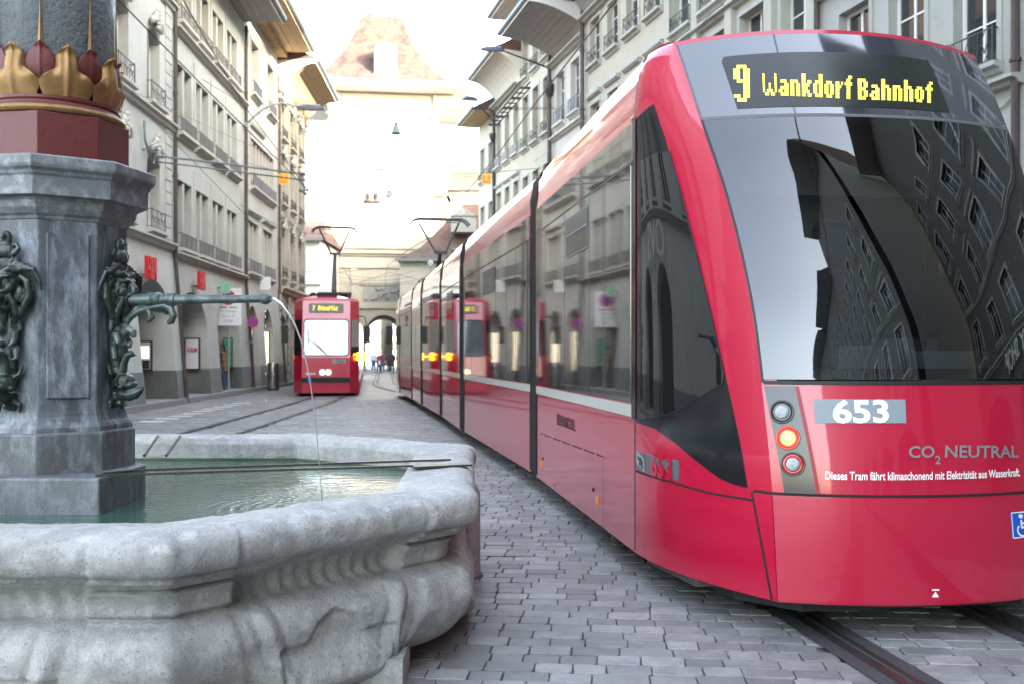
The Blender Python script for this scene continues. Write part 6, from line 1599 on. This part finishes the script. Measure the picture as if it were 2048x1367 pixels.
# bronze masks with dolphins: local x along the face, y outward, z up
def mask_mesh():
    mb = MB(); B = mb.ball
    B((0,.035,1.745),(.085,.075,.115)); B((0,.06,1.80),(.072,.05,.045)); 
    for s in (-1,1):
        B((s*.030,.098,1.795),(.030,.022,.014)); B((s*.034,.092,1.772),(.016,.014,.013)); B((s*.045,.085,1.735),(.030,.03,.030))
        B((s*.024,.108,1.715),(.022,.022,.016))
        mb.tube([(s*.02,.09,1.82),(s*.05,.09,1.835),(s*.085,.07,1.825),(s*.11,.05,1.84),(s*.125,.04,1.865)], [.016,.018,.016,.012,.006], 8)
        for q in range(5): a = .5+q*.28; mb.tube([(s*.03*(1+q*.3),.06,1.84),(s*(.05+.03*q),.065,1.88-.012*q),(s*(.075+.03*q),.05,1.885-.03*q),(s*(.085+.028*q),.04,1.865-.035*q)], [.016,.015,.012,.006], 7)
        mb.tube([(s*.08,.05,1.80),(s*.12,.045,1.77),(s*.125,.04,1.70),(s*.10,.05,1.64),(s*.085,.05,1.60),(s*.06,.045,1.59),(s*.06,.05,1.615),(s*.078,.055,1.622)], [.018,.022,.022,.020,.018,.014,.012,.010], 8)
        mb.tube([(s*.045,.09,1.70),(s*.065,.08,1.66),(s*.07,.065,1.60),(s*.05,.05,1.555)], [.018,.020,.018,.010], 8)
        mb.tube([(s*.02,.05,1.90),(s*.05,.05,1.915),(s*.07,.045,1.94),(s*.055,.04,1.965),(s*.035,.045,1.95),(s*.045,.05,1.935)], [.016,.016,.014,.012,.009,.007], 8)
        B((s*.075,.04,1.70),(.03,.03,.05))
    mb.tube([(0,.085,1.81),(0,.115,1.775),(0,.130,1.745)], [.016,.020,.026], 8); B((0,.128,1.738),(.026,.026,.022))
    B((0,.045,1.99),(.034,.022,.045)); B((0,.070,2.00),(.014,.014,.014)); B((0,.05,1.93),(.05,.03,.04))
    # mouth around the pipe and beard
    mb.tube([(.038*math.cos(a),.10,1.69+.038*math.sin(a)) for a in [2*math.pi*k/14 for k in range(14)]], .013, 7, closed=True)
    B((0,.07,1.64),(.05,.045,.035)); mb.tube([(0,.06,1.64),(0,.075,1.58),(0,.04,1.52)], [.03,.026,.012], 8)
    return mb
def foliage_mesh():
    mb = MB(); B = mb.ball
    mb.tube([(0,.02,1.58),(0,.035,1.50),(0,.03,1.40),(0,.02,1.30)], [.045,.05,.04,.03], 8)
    for s in (-1,1):
        mb.tube([(s*.02,.03,1.53),(s*.05,.05,1.50),(s*.06,.07,1.46),(s*.04,.08,1.44)], [.022,.022,.016,.008], 7)
        mb.tube([(s*.02,.03,1.46),(s*.055,.04,1.43),(s*.06,.05,1.38),(s*.035,.06,1.37)], [.02,.02,.014,.008], 7)
        mb.tube([(s*.02,.02,1.60),(s*.055,.03,1.57),(s*.07,.03,1.52)], [.02,.02,.008], 7)
    mb.tube([(0,.03,1.47),(0,.07,1.515),(0,.10,1.535),(0,.12,1.52),(0,.128,1.49)], [.02,.026,.028,.024,.014], 8)
    mb.tube([(0,.03,1.43),(0,.07,1.455),(0,.095,1.45)], [.018,.018,.016], 8); B((0,.098,1.45),(.018,.018,.018))
    mb.tube([(0,.02,1.49),(0,.06,1.55),(0,.10,1.60),(0,.16,1.635),(0,.24,1.655),(0,.31,1.662),(0,.345,1.645),(0,.358,1.61),(0,.345,1.575),(0,.325,1.568)], [.022,.022,.020,.018,.018,.020,.022,.022,.020,.012], 8)
    mb.tube([(0,.10,1.60),(0,.13,1.635),(0,.15,1.66)], [.018,.015,.012], 7)
    mb.tube([(0,.20,1.65),(0,.225,1.615),(0,.22,1.585),(0,.205,1.575)], [.014,.018,.018,.010], 7); mb.tube([(0,.22,1.60),(0,.245,1.60)], [.014,.012], 6)
    return mb
def dolphin_mesh():
    mb = MB(); B = mb.ball
    mb.tube([(0,.02,1.33),(0,.03,1.27),(0,.05,1.23)], [.035,.045,.05], 8)
    B((0,.07,1.255),(.055,.065,.045)); B((0,.10,1.235),(.045,.05,.028))
    mb.tube([(0,.03,1.24),(0,.055,1.31),(0,.065,1.36),(0,.085,1.395),(0,.115,1.405),(0,.135,1.392)], [.035,.030,.026,.024,.018,.006], 8)
    mb.tube([(0,.02,1.17),(0,.06,1.185),(0,.10,1.180),(0,.14,1.190),(0,.17,1.210),(0,.185,1.225)], [.030,.034,.036,.030,.018,.005], 8)
    mb.tube([(0,.11,1.215),(0,.14,1.214),(0,.165,1.222)], [.022,.016,.006], 8)
    mb.tube([(0,.02,1.20),(0,.015,1.14),(0,.02,1.11)], [.03,.028,.02], 8); B((0,.045,1.135),(.02,.02,.018))
    for s in (-1,1):
        B((s*.045,.075,1.225),(.018,.022,.016)); mb.tube([(s*.03,.03,1.28),(s*.065,.03,1.30),(s*.075,.02,1.35)], [.02,.016,.006], 7); mb.tube([(s*.02,.02,1.16),(s*.06,.02,1.14),(s*.06,.02,1.10)], [.018,.016,.008], 7)
    return mb
mm = [f().build(nm, m_, None) for f, nm, m_ in ((mask_mesh,'bronze_mask','bronze'),(foliage_mesh,'foliage_bracket','bronze_green'),(dolphin_mesh,'dolphin','bronze'))]
for o in mm: remesh(o, .0042, 2)
sp_ = MB(); prf = [(.0,.034),(.06,.034),(.20,.032),(.205,.038),(.235,.038),(.24,.033),(.255,.033),(.26,.030),(.33,.028),(.335,.036),(.35,.033),(.36,.037),(.385,.035),(.39,.027),(.62,.023),(.94,.020),(.945,.026),(.955,.030),(.975,.030),(.99,.024),(1.0,.016)]
sp_.tube([(0, y*.885+.03, 1.695-.002*y) for y, r in prf], [r for y, r in prf], 16)
sp_.ball((0,.265,1.70),(.045,.036,.036),10,8); spo = sp_.build('spout_pipe', 'bronze_green', None, auto=35)
for o in mm+[spo]: COL.objects.unlink(o)
for k in range(4):
    fm = face_frame(PH-rad(112.5)+rad(90)*k); L_ = Matrix.Translation(-Vector((FC.x, FC.y, 0))) @ fm
    for o in mm+[spo]:
        c = bpy.data.objects.new(o.name.split('.')[0], o.data); COL.objects.link(c); c.parent = FN; c.matrix_basis = L_
# iron bars carrying buckets across the trough
def ibar(a, b, w=.014, h=.012): return MB().bar(a, b, w, h).build('iron_bar', 'iron_bar', FN)
mat('iron_bar', (.07,.065,.06), .4, metal=.5, var=.3, vscale=9)
ibar((-2.10,5.02,.79), (-.24,5.62,.782)); ibar((-1.98,5.25,.79), (-.36,5.86,.782)); ibar((-2.1,5.1,.79), (-1.98,5.25,.79), .03); MB().bar((-.55,5.50,.781),(-.24,5.62,.781),.10,.012).build('bar_plate', 'iron_bar', FN)
ibar((-2.05,5.9,.80), (-2.55,7.65,.775)); ibar((-2.18,5.9,.80), (-2.72,7.65,.775))
# water jet and drops
dirn = Vector((math.cos(rad(-9.5)), math.sin(rad(-9.5)), 0)); JT = [(1.255,1.692),(1.285,1.690),(1.325,1.665),(1.365,1.615),(1.401,1.553),(1.434,1.475),(1.462,1.37),(1.488,1.24),(1.507,1.105),(1.523,.96),(1.536,.815),(1.545,.70),(1.552,.60)]
path = [Vector((FC.x, FC.y, 0))+dirn*t+Vector((0,0,z)) for t, z in JT]; rr = [.008,.0085,.0075,.0065,.0055,.0048,.0042,.0037,.0033,.003,.0028,.0028,.0035]
jet = MB().tube(path, rr, 8).build('water_jet', 'jet', smooth=True); tag(jet, 'thin jet of water falling from the bronze spout into the trough', 'water jet', kind='thing')
rs = random.Random(4); dmb = MB(); tip = Vector((FC.x, FC.y, 0))+dirn*1.235
for z, s in ((1.63,.006),(1.60,.005),(1.55,.006),(1.54,.004),(1.49,.005),(1.30,.004),(1.16,.006),(.98,.004),(.86,.005)): dmb.ball((tip.x+rs.random()*.006, tip.y, z), (s*.8,s*.8,s*1.5), 6, 5)
for k in range(60):
    a = rs.random()*6.283; r_ = abs(rs.gauss(0, .09)); c_ = Vector((FC.x, FC.y, 0))+dirn*1.552; dmb.ball((c_.x+r_*math.cos(a), c_.y+r_*1.3*math.sin(a), .602+.02*rs.random()*(r_ < .05)), .0025+.0035*rs.random(), 6, 4)
dr_ = dmb.build('water_drops', 'jet', smooth=True); tag(dr_, kind='stuff')
# granite post by the trough
BO = thing('bollard', 'speckled granite post half under the far right rim of the trough', 'bollard', (-.335, 6.30, 0)); o = MB().lathe([(.135,-.01),(.135,.52),(.12,.57),(.08,.60),(.0,.605)], 20).build('post', 'granite', BO, world=False, smooth=False, auto=40)
MB().lathe([(.16,-.013),(.15,.012)], 20).build('base_ring', 'joint', BO, world=False)
# ---------------- street signs, bin, lamps, wires, people ----------------
def lwall(px, off=0.0):
    k = (1024-px)/F; Y = 8.437/(k-.047); return Vector((-k*Y+off, Y, 0))
mat('galv', (.38,.39,.39), .4, metal=.6)
mat('steel_bin', (.36,.35,.33), .28, metal=.85, bump=.05, bscale=3)
mat('sign_white', (.74,.74,.74), .4)
mat('sign_red', (.62,.02,.02), .4)
mat('sign_text', (.28,.28,.30), .5)
mat('orange_sign', (.80,.28,.02), .4, emit=(1,.42,.03), estr=.03)
mat('lamp_patina', (.15,.19,.19), .5, metal=.3)
mat('lamp_grey', (.36,.38,.37), .45, metal=.2)
mat('lamp_head', (.10,.12,.16), .35)
def disc(mb, c, r, y, n=28): return mb.add([(c[0]+r*math.cos(2*math.pi*k/n), y, c[1]+r*math.sin(2*math.pi*k/n)) for k in range(n)], [tuple(range(n))])
def ringd(mb, c, r0, r1, y, n=28):
    return mb.add([(c[0]+r*math.cos(2*math.pi*k/n), y, c[1]+r*math.sin(2*math.pi*k/n)) for r in (r0, r1) for k in range(n)], [(k, (k+1) % n, n+(k+1) % n, n+k) for k in range(n)])
def no_stop(o, c, r, y):
    d = MB().lathe([(r,0),(r,.012)], 28).tf(Matrix.Translation((c[0], y, c[1])) @ Matrix.Rotation(rad(90), 4, 'X')).build('sign_disc', 'sign_red', o, world=False)
    disc(MB(), c, r*.78, y-.0145).build('blue_field', 'sign_blue', d, world=False)
    mb = MB()
    for a in (45, -45): q = rad(a); mb.bar((c[0]-r*.8*math.cos(q), y-.017, c[1]-r*.8*math.sin(q)), (c[0]+r*.8*math.cos(q), y-.017, c[1]+r*.8*math.sin(q)), r*.22, .003, up=(0,1,0))
    mb.build('red_cross', 'sign_red', d, world=False)
Y = 34.2; X = (457-1024)/F*Y
o = thing('street_sign', 'white no-stopping sign with red and blue disc and grey lettering on a thin pole', 'street sign', (X, Y, .15))
MB().tube([(0,.04,0),(0,.04,3.5)], .032, 8).build('pole', 'galv', o, world=False)
pn = MB().box(-.44,.44,-.01,.01,2.22,3.50).build('panel', 'sign_white', o, world=False); md = pn.modifiers.new('b','BEVEL'); md.width = .008
no_stop(o, (0,3.18), .25, -.012)
for t, z, w in (('ab Sonntag',2.66,.50),('26.11.17',2.50,.42),('23.00',2.34,.30)): slab_text(t, w, .09, .003, .01).tf(Matrix.Translation((-w/2, -.015, z))).build('lettering', 'sign_text', o, world=False)
mb = MB(); mb.box(-.30,-.04,-.013,-.0105,2.82,2.87); mb.box(.02,.30,-.013,-.0105,2.82,2.87); mb.build('text_line', 'sign_text', o, world=False)
Y = 37.4; X = (506-1024)/F*Y
o = thing('street_sign', 'small round red and blue no-stopping sign near the lit display cases', 'street sign', (X, Y, .15))
MB().tube([(0,.04,1.65),(0,.04,2.6)], .03, 8).build('pole', 'galv', o, world=False); MB().bar((0,.04,1.7),(-.7,.1,1.7),.03).build('bracket', 'galv', o, world=False); no_stop(o, (0,2.45), .21, -.0)
o = thing('litter_bin', 'tall round brushed steel litter bin by the arcade piers', 'litter bin', (-9.50, 39.6, .0))
b_ = MB().lathe([(.235,.03),(.24,.05),(.24,1.04),(.225,1.08),(.0,1.10)], 28).build('bin_body', 'steel_bin', o, world=False, auto=35)
MB().box(.06,.20,-.235,-.12,.78,.92).build('opening', 'case_frame', o, world=False); MB().lathe([(.2,-.01),(.2,.04)], 20).build('bin_foot', 'case_frame', o, world=False)
# lettering signs that show mirrored in the tram glass
o = thing('shop_sign', 'grey metal lettering over the arcade hidden behind the fountain column', 'shop sign', (-8.437-.047*14.9, 14.9, 3.44), LA); slab_text('OVS', 4.6, .82, .06, .0).tf(Matrix.Translation((-2.3, -.36, 0))).build('lettering', 'poster_white', o, world=False)
o = thing('shop_sign', 'white lettering above an arcade across from the tram rear', 'shop sign', (13.34-.2557*3.4, 3.4, 3.55), RA); slab_text('BODY SHOP', 4.6, .62, .06, .02).tf(Matrix.Translation((-2.3, -.32, 0))).build('lettering', 'white_sign', o, world=False)

# orange tram-stop flags hung over the street
for px, lab in ((568,'orange square plate hung over the left track by the last downpipe'), (973,'orange square plate hung near the right-hand buildings')):
    p = at(px, 358, 40); o = thing('hanging_plate', lab, 'hanging sign', p)
    MB().box(-.20,.20,-.02,.02,-.21,.21).build('plate', 'orange_sign', o, world=False)
    mb = MB(); mb.box(-.12,-.085,-.03,-.02,-.05,.13); mb.box(.085,.12,-.03,-.02,-.05,.13); mb.box(-.13,.13,-.03,-.02,-.15,-.115); mb.build('mark', 'case_frame', o, world=False)
    mb = MB(); mb.bar((-.1,0,.21),(-.1,0,.42),.02); mb.bar((.1,0,.21),(.1,0,.42),.02); mb.build('hanger', 'wire', o, world=False)
# street lamps on long arms
def lamp(label, pw, ph, m='lamp_grey', bend=.5, head='lamp_head', hl=.9):
    pw, ph = Vector(pw), Vector(ph); o = thing('street_lamp', label, 'street lamp', pw); d = ph-pw; n = 10; pts = []
    for k in range(n+1): t = k/n; pts.append(Vector((d.x*t, d.y*t, d.z*t+bend*math.sin(t*math.pi)*.5)))
    MB().tube(pts, [.05-.02*k/n for k in range(n+1)], 8).build('arm', m, o, world=False, smooth=True)
    MB().lathe([(.09,-.02),(.09,.05)], 10).tf(Matrix.Rotation(rad(90), 4, 'Y')).build('wall_plate', m, o, world=False)
    u = Vector((d.x, d.y, 0)).normalized(); f = frame(u, d); mb = MB()
    mb.prism([(-.15,.03),(hl*.4,.08),(hl,.0),(hl,-.06),(hl*.4,-.09),(-.15,-.03)], -.16, .16)
    for k in range(7): mb.box(hl*.12*k, hl*.12*k+.04, -.13, .13, .04, .13)
    mb.tf(f).build('lamp_head', head, o, world=False); return o
w_ = lwall(486); lamp('pale curved lamp arm fixed to the second brown downpipe', (w_.x+.1, w_.y, HZ-(250-HY)/F*w_.y), at(602, 216, w_.y), bend=.9)
lamp('thin lamp arm from the copper rain-head on the white building', (13.34-.2557*45-.1, 45, 14.3), at(1001, 100, 44.4), m='iron', bend=0)
lamp('short bent lamp arm at the far end of the right-hand row', (13.34-.2557*55.6-.1, 55.6, 14.3), at(950, 200, 54.8), m='iron', bend=0, hl=.8)
# wrought bracket of green tubes on the left carrying the contact wire
p0 = lwall(281, .1); p0.z = HZ-(242-HY)/F*p0.y; p1 = Vector((p0.x+.1, p0.y+.3, p0.z-1.05)); p2 = at(310, 312, 26.6); p3 = at(455, 328, 27.4); p4 = at(612, 350, 28.6)
o = thing('wire_bracket', 'long green tube bracket reaching from the arched-window building to the left contact wire', 'wire bracket', p0)
MB().tube([p0, p0+Vector((.02,0,-.5)), p1, (p1+p2)*.5+Vector((0,0,-.1)), p2, p3, p4], [.035,.035,.032,.032,.03,.028,.025], 8).build('arm', 'lamp_patina', o, smooth=True)
MB().tube([p2+Vector((0,0,-.15)), p3+Vector((0,0,-.18)), p4+Vector((0,0,-.16))], .020, 7).build('arm', 'lamp_patina', o, smooth=True)
mb = MB(); q = at(608, 384, 28.6); mb.tube([p4+Vector((-.1,0,0)), at(604, 366, 28.6), q], .018, 5); mb.tube([p4+Vector((.0,0,-.1)), at(616, 366, 28.6), q], .018, 5)
for dx, dz in ((0,0),(.1,.05),(-.1,.04),(.05,-.06)): mb.ball(q+Vector((dx,0,dz)), .055, 6, 4)
mb.tube([at(285,300,26), at(316,284,26.3)], .014, 5); mb.tube([at(285,300,26), at(330,308,26.6)], .014, 5); mb.build('clamp', 'lamp_patina', o)
# bell lamps
for px, py, h, Y, lab in ((792,254,28,46,'green bell-shaped lamp hung high before the tower'), (776,387,17,66,'smaller bell lamp hung lower down the street'), (797,455,14,84,'faint bell lamp over the gatehouse')):
    c = at(px, py+h/2, Y); H = h/F*Y; o = thing('bell_lamp', lab, 'hanging lamp', c)
    MB().lathe([(r*H*.5, z*H) for r, z in ((.72,0),(.80,.04),(.62,.12),(.45,.35),(.40,.52),(.22,.60),(.30,.68),(.30,.74),(.16,.80),(.20,.90),(.08,1.0),(.0,1.04))], 16).build('bell', 'lamp_patina', o, world=False, auto=40)
    MB().tube([(0,0,H),(0,0,H*1.15)], .015, 5).build('hanger', 'wire', o, world=False)
# overhead wires
def wire(label, pts, r=.009, sag=0.0, m='wire', obj=None, cat='overhead wire'):
    P = []; pts = [Vector(p) for p in pts]
    for i in range(len(pts)-1):
        for k in range(8): t = k/8; p = pts[i].lerp(pts[i+1], t); p.z -= sag*4*t*(1-t); P.append(p)
    P.append(pts[-1])
    o = MB().tube(P, r, 5).build('overhead_wire', m); tag(o, label, cat); return o
def follow(T, z, y0, y1, dx=0): return [(p.x+dx, p.y, z(p.y)) for p in T[::3] if y0 <= p.y <= y1]
wire('contact wire above the big red tram', follow(TRACK1, lambda y: 5.42, -10, 85), .011)
wire('contact wire above the small red tram', follow(TRACK2, lambda y: 5.98, -10, 85), .011)
wire('thin upper carrier wire over the small tram, ending at the bracket clamp', [(-4.3,6,7.6), at(482,254,19.5)+Vector((0,0,.5)), at(612,376,28.6)], .009)
wire('double span wire high across the street before the tower, upper strand', [at(655,209,48), at(880,216,47), at(1106,216,45)], .012)
wire('lower strand of the span across the street before the tower', [at(655,222,48), at(900,222,47), at(1106,218,45)], .012)
wire('span wire from the white building pipe down over the tram roof', [at(1106,218,45), at(1190,252,30)], .009)
wire('span wire from the white building pipe up over the tram roof', [at(1106,218,45), at(1250,196,32)], .009)
wire('span wire carrying the orange plates', [lwall(487)+Vector((0,0,8.7)), at(568,346,40), at(760,352,40), at(973,346,40), Vector((13.34-.2557*41, 41, 9.2))], .010)
wire('lower span wire across the street at the orange plates', [at(612,356,40), at(760,361,40), at(973,352,40)], .009)
wire('slanting wire crossing the grey building windows on the right', [at(1456,-4,14), at(1374,76,21), at(1290,160,26)], .008)
wire('thin diagonal wire from the left wall over the street', [lwall(404)+Vector((0,0,10.2)), at(530,235,33), at(600,280,36)], .007)
wire('faint wire falling past the paired windows to the last downpipe', [at(238,170,16), at(430,260,24), at(600,335,30)], .006)
wire('low wire from the left wall to the small tram', [lwall(255)+Vector((0,0,7.9)), at(500,440,30), at(600,466,34), at(690,470,40)], .008)
wire('long thin wire dropping behind the fountain lip', [at(480,410,28), at(590,470,32)], .008)
wire('wire running from the right row to the gatehouse', [at(1100,300,44), at(1000,372,60), at(880,470,82)], .010)
wire('fine wire slanting across the tiled houses', [at(952,318,50), at(905,410,64), at(868,470,80)], .010)
wire('span wire in front of the gatehouse arch, upper', [at(655,548,60), at(760,536,60), at(960,522,58)], .012)
wire('span wire in front of the gatehouse arch, lower', [at(655,566,60), at(760,572,60), at(940,560,58)], .012)
wire('span wire above the gatehouse carving', [at(690,575,52), at(780,545,52), at(900,575,50)], .010)
for k in range(3): wire(('upper', 'middle', 'lower')[k]+' fine wire of the tangle before the gatehouse', [at(660,540+k*9,70), at(740,556+k*5,70), at(830,542+k*10,68)], .012, sag=.1)
# ladder-like section insulator on the right contact wire
o = thing('wire_insulator', 'ladder-like insulator frame in the contact wire above the big tram', 'insulator frame', (-.05, 16, 5.4))
A_ = at(1050,176,14.9); B_ = at(986,250,17.6); ax = (B_-A_); mb = MB(); rt_ = Vector((1,.1,0)).normalized()*.075; n = 8
for s in (-1, 1):
    for zz in (0, .09): mb.tube([A_+rt_*s+Vector((0,0,zz)), B_+rt_*s+Vector((0,0,zz))], .012, 5)
mb.build('rail', 'wire', o)
for k in range(n+1):
    c = A_.lerp(B_, k/n); MB().bar(c-rt_, c+rt_, .016 if k % 2 else .032).build('rung', 'wire', o)
    if k < n: c2 = A_.lerp(B_, (k+1)/n); MB().tube([c-rt_, c2+rt_+Vector((0,0,.09))], .007, 4).build('brace', 'wire', o)
# round number sign by the far pantograph
o = thing('street_sign', 'small round white sign with number 12 before the gatehouse', 'street sign', at(861, 526, 60)); MB().lathe([(.17,0),(.17,.02)], 20).tf(Matrix.Rotation(rad(90), 4, 'X')).build('sign_disc', 'sign_white', o, world=False)
slab_text('12', .2, .16, .004, .01).tf(Matrix.Translation((-.1,-.026,-.08))).build('lettering', 'sign_text', o, world=False); MB().bar((0,.03,.0),(0,.03,-.6),.03).build('post', 'wire', o, world=False)

# ---------------- people ----------------
mat('skin', (.45,.26,.18), .6); mat('hair_dark', (.025,.018,.014), .6); mat('hair_mid', (.09,.05,.03), .6)
mat('jeans', (.035,.075,.15), .85, var=.15, vscale=9); mat('coat_brown', (.23,.13,.075), .85, var=.15, vscale=7, bump=.3, bscale=14)
mat('coat_pale', (.42,.50,.56), .8); mat('coat_maroon', (.16,.03,.045), .8); mat('coat_black', (.02,.02,.024), .8); mat('shoe', (.05,.03,.025), .6); mat('bag_white', (.7,.7,.68), .6); mat('fur', (.20,.12,.07), .95)
def person(label, loc, H, face, coat, hair, coat_len=.47, arm_up=False, stride=.10, legs='jeans', vox=.012, bag=None, long_hair=False):
    """face: direction the person looks, degrees about z (0 = away from the camera)"""
    o = thing('person', label, 'person', loc, rad(face)); s = H/1.70
    def part(nm, m, build, par=None):
        mb = MB(); build(mb); ob = mb.build(nm, m, None); remesh(ob, vox, 1); ob.parent = par or o; ob.scale = (s, s, s); return ob
    L = lambda side: [(side*.09,0,.90),(side*.095,side*stride*.4+.01,.50),(side*.09,side*stride,.09)]
    if arm_up: ARM = {1:[(.17,0,1.38),(.22,.03,1.13),(.13,.22,1.28),(.05,.20,1.45)], -1:[(-.17,0,1.38),(-.22,.02,1.13),(-.12,.20,1.16),(-.02,.22,1.2)]}
    else: ARM = {1:[(.17,0,1.38),(.23,-.03,1.12),(.22,.08,.90),(.21,.10,.82)], -1:[(-.17,0,1.38),(-.23,.0,1.12),(-.22,.06,.90),(-.21,.08,.82)]}
    def body(mb):
        mb.ball((0,.01,1.58),(.073,.092,.112),14,10); mb.ball((0,.10,1.57),(.014,.02,.02),6,5); mb.ball((0,.06,1.51),(.045,.045,.035),8,6)
        for sd in (-1,1): mb.ball((sd*.075,.0,1.575),(.012,.02,.028),6,5)
        mb.tube([(0,0,1.36),(0,.005,1.50)], [.06,.05], 10)
        mb.ball((0,0,1.25),(.155,.095,.20),12,9); mb.ball((0,0,1.0),(.15,.10,.16),12,9)
        for sd in (-1,1):
            l = L(sd); mb.tube(l, [.085,.058,.042], 10); mb.tube([(l[2][0],l[2][1]-.03,.05),(l[2][0],l[2][1]+.14,.04)], [.042,.034], 8)
            a = ARM[sd]; mb.tube(a[:3], [.052,.042,.032], 8); mb.ball(a[3],(.030,.036,.045),8,6)
            e = Vector(a[3]); d = (Vector(a[3])-Vector(a[2])).normalized()
            for q in range(4): mb.tube([e+Vector((.012*(q-1.5),0,0)), e+Vector((.014*(q-1.5),0,0))+d*.06], [.011,.008], 6)
            mb.tube([e+Vector((-.02*sd,.01,0)), e+Vector((-.035*sd,.02,0))+d*.03], [.011,.008], 6)
    part('body', 'skin', body)
    def trousers(mb):
        mb.ball((0,0,.94),(.165,.115,.13),12,8)
        for sd in (-1,1): l = L(sd); mb.tube([l[0], l[1], (l[2][0], l[2][1], .11)], [.105,.078,.062], 10)
    part('trousers', legs, trousers)
    def coatf(mb):
        mb.ball((0,0,1.27),(.19,.125,.19),14,10); mb.tube([(0,0,1.40),(0,0,1.15),(0,0,1.70-coat_len-.38 if coat_len > .5 else .95)], [.15,.165,.185 if coat_len > .5 else .17], 14)
        mb.tube([(0,0,1.36),(0,.01,1.46)], [.10,.075], 10)
        for sd in (-1,1): a = ARM[sd]; mb.tube([a[0],a[1],Vector(a[1]).lerp(Vector(a[2]),.92)], [.075,.066,.052], 10)
    part('coat', coat, coatf)
    def hairf(mb):
        mb.ball((0,-.018,1.615),(.085,.098,.10),12,8); mb.ball((0,-.05,1.56),(.078,.065,.09),10,7)
        if long_hair: mb.ball((0,-.06,1.46),(.085,.06,.12),10,7)
    part('hair', hair, hairf)
    def shoes(mb):
        for sd in (-1,1): l = L(sd); mb.tube([(l[2][0],l[2][1]-.045,.045),(l[2][0],l[2][1]+.06,.045),(l[2][0],l[2][1]+.16,.035)], [.048,.046,.036], 8)
    part('shoes', 'shoe', shoes)
    if bag: bg_ = MB().box(.20,.30,-.12,.14,.62,.95).build('bag', bag, o, world=False); bg_.scale = (s, s, s)
    return o
P_ = Vector((-.2905*35.6, 35.6, .15))
person('person in a brown coat and jeans by the arcade pier, hand raised to the face', P_, 1.60, 112, 'coat_brown', 'hair_dark', coat_len=.62, arm_up=True, stride=.08, long_hair=True)
hd = None
for px, H, fc, ct, hr, lg, lab, kw in ((747,1.70,180,'coat_pale','hair_mid','jeans','person in a pale blue jacket and jeans walking out of the archway',{}),
    (765,1.66,185,'coat_maroon','hair_dark','jeans','person in a maroon jacket carrying a white bag by the archway',{'bag':'bag_white'}),
    (757.5,1.55,170,'coat_maroon','hair_mid','coat_black','shorter person close beside the white bag carrier',{}),
    (778,1.72,20,'coat_black','hair_dark','coat_black','dark-dressed person next to the far end of the big tram',{}),
    (784.5,1.68,0,'coat_black','hair_mid','coat_black','second dark-dressed person, half hidden by the far tram end',{})):
    Y = 79.0; person(lab, ((px-1024)/F*Y, Y, 0), H, fc, ct, hr, legs=lg, vox=.03, **kw)
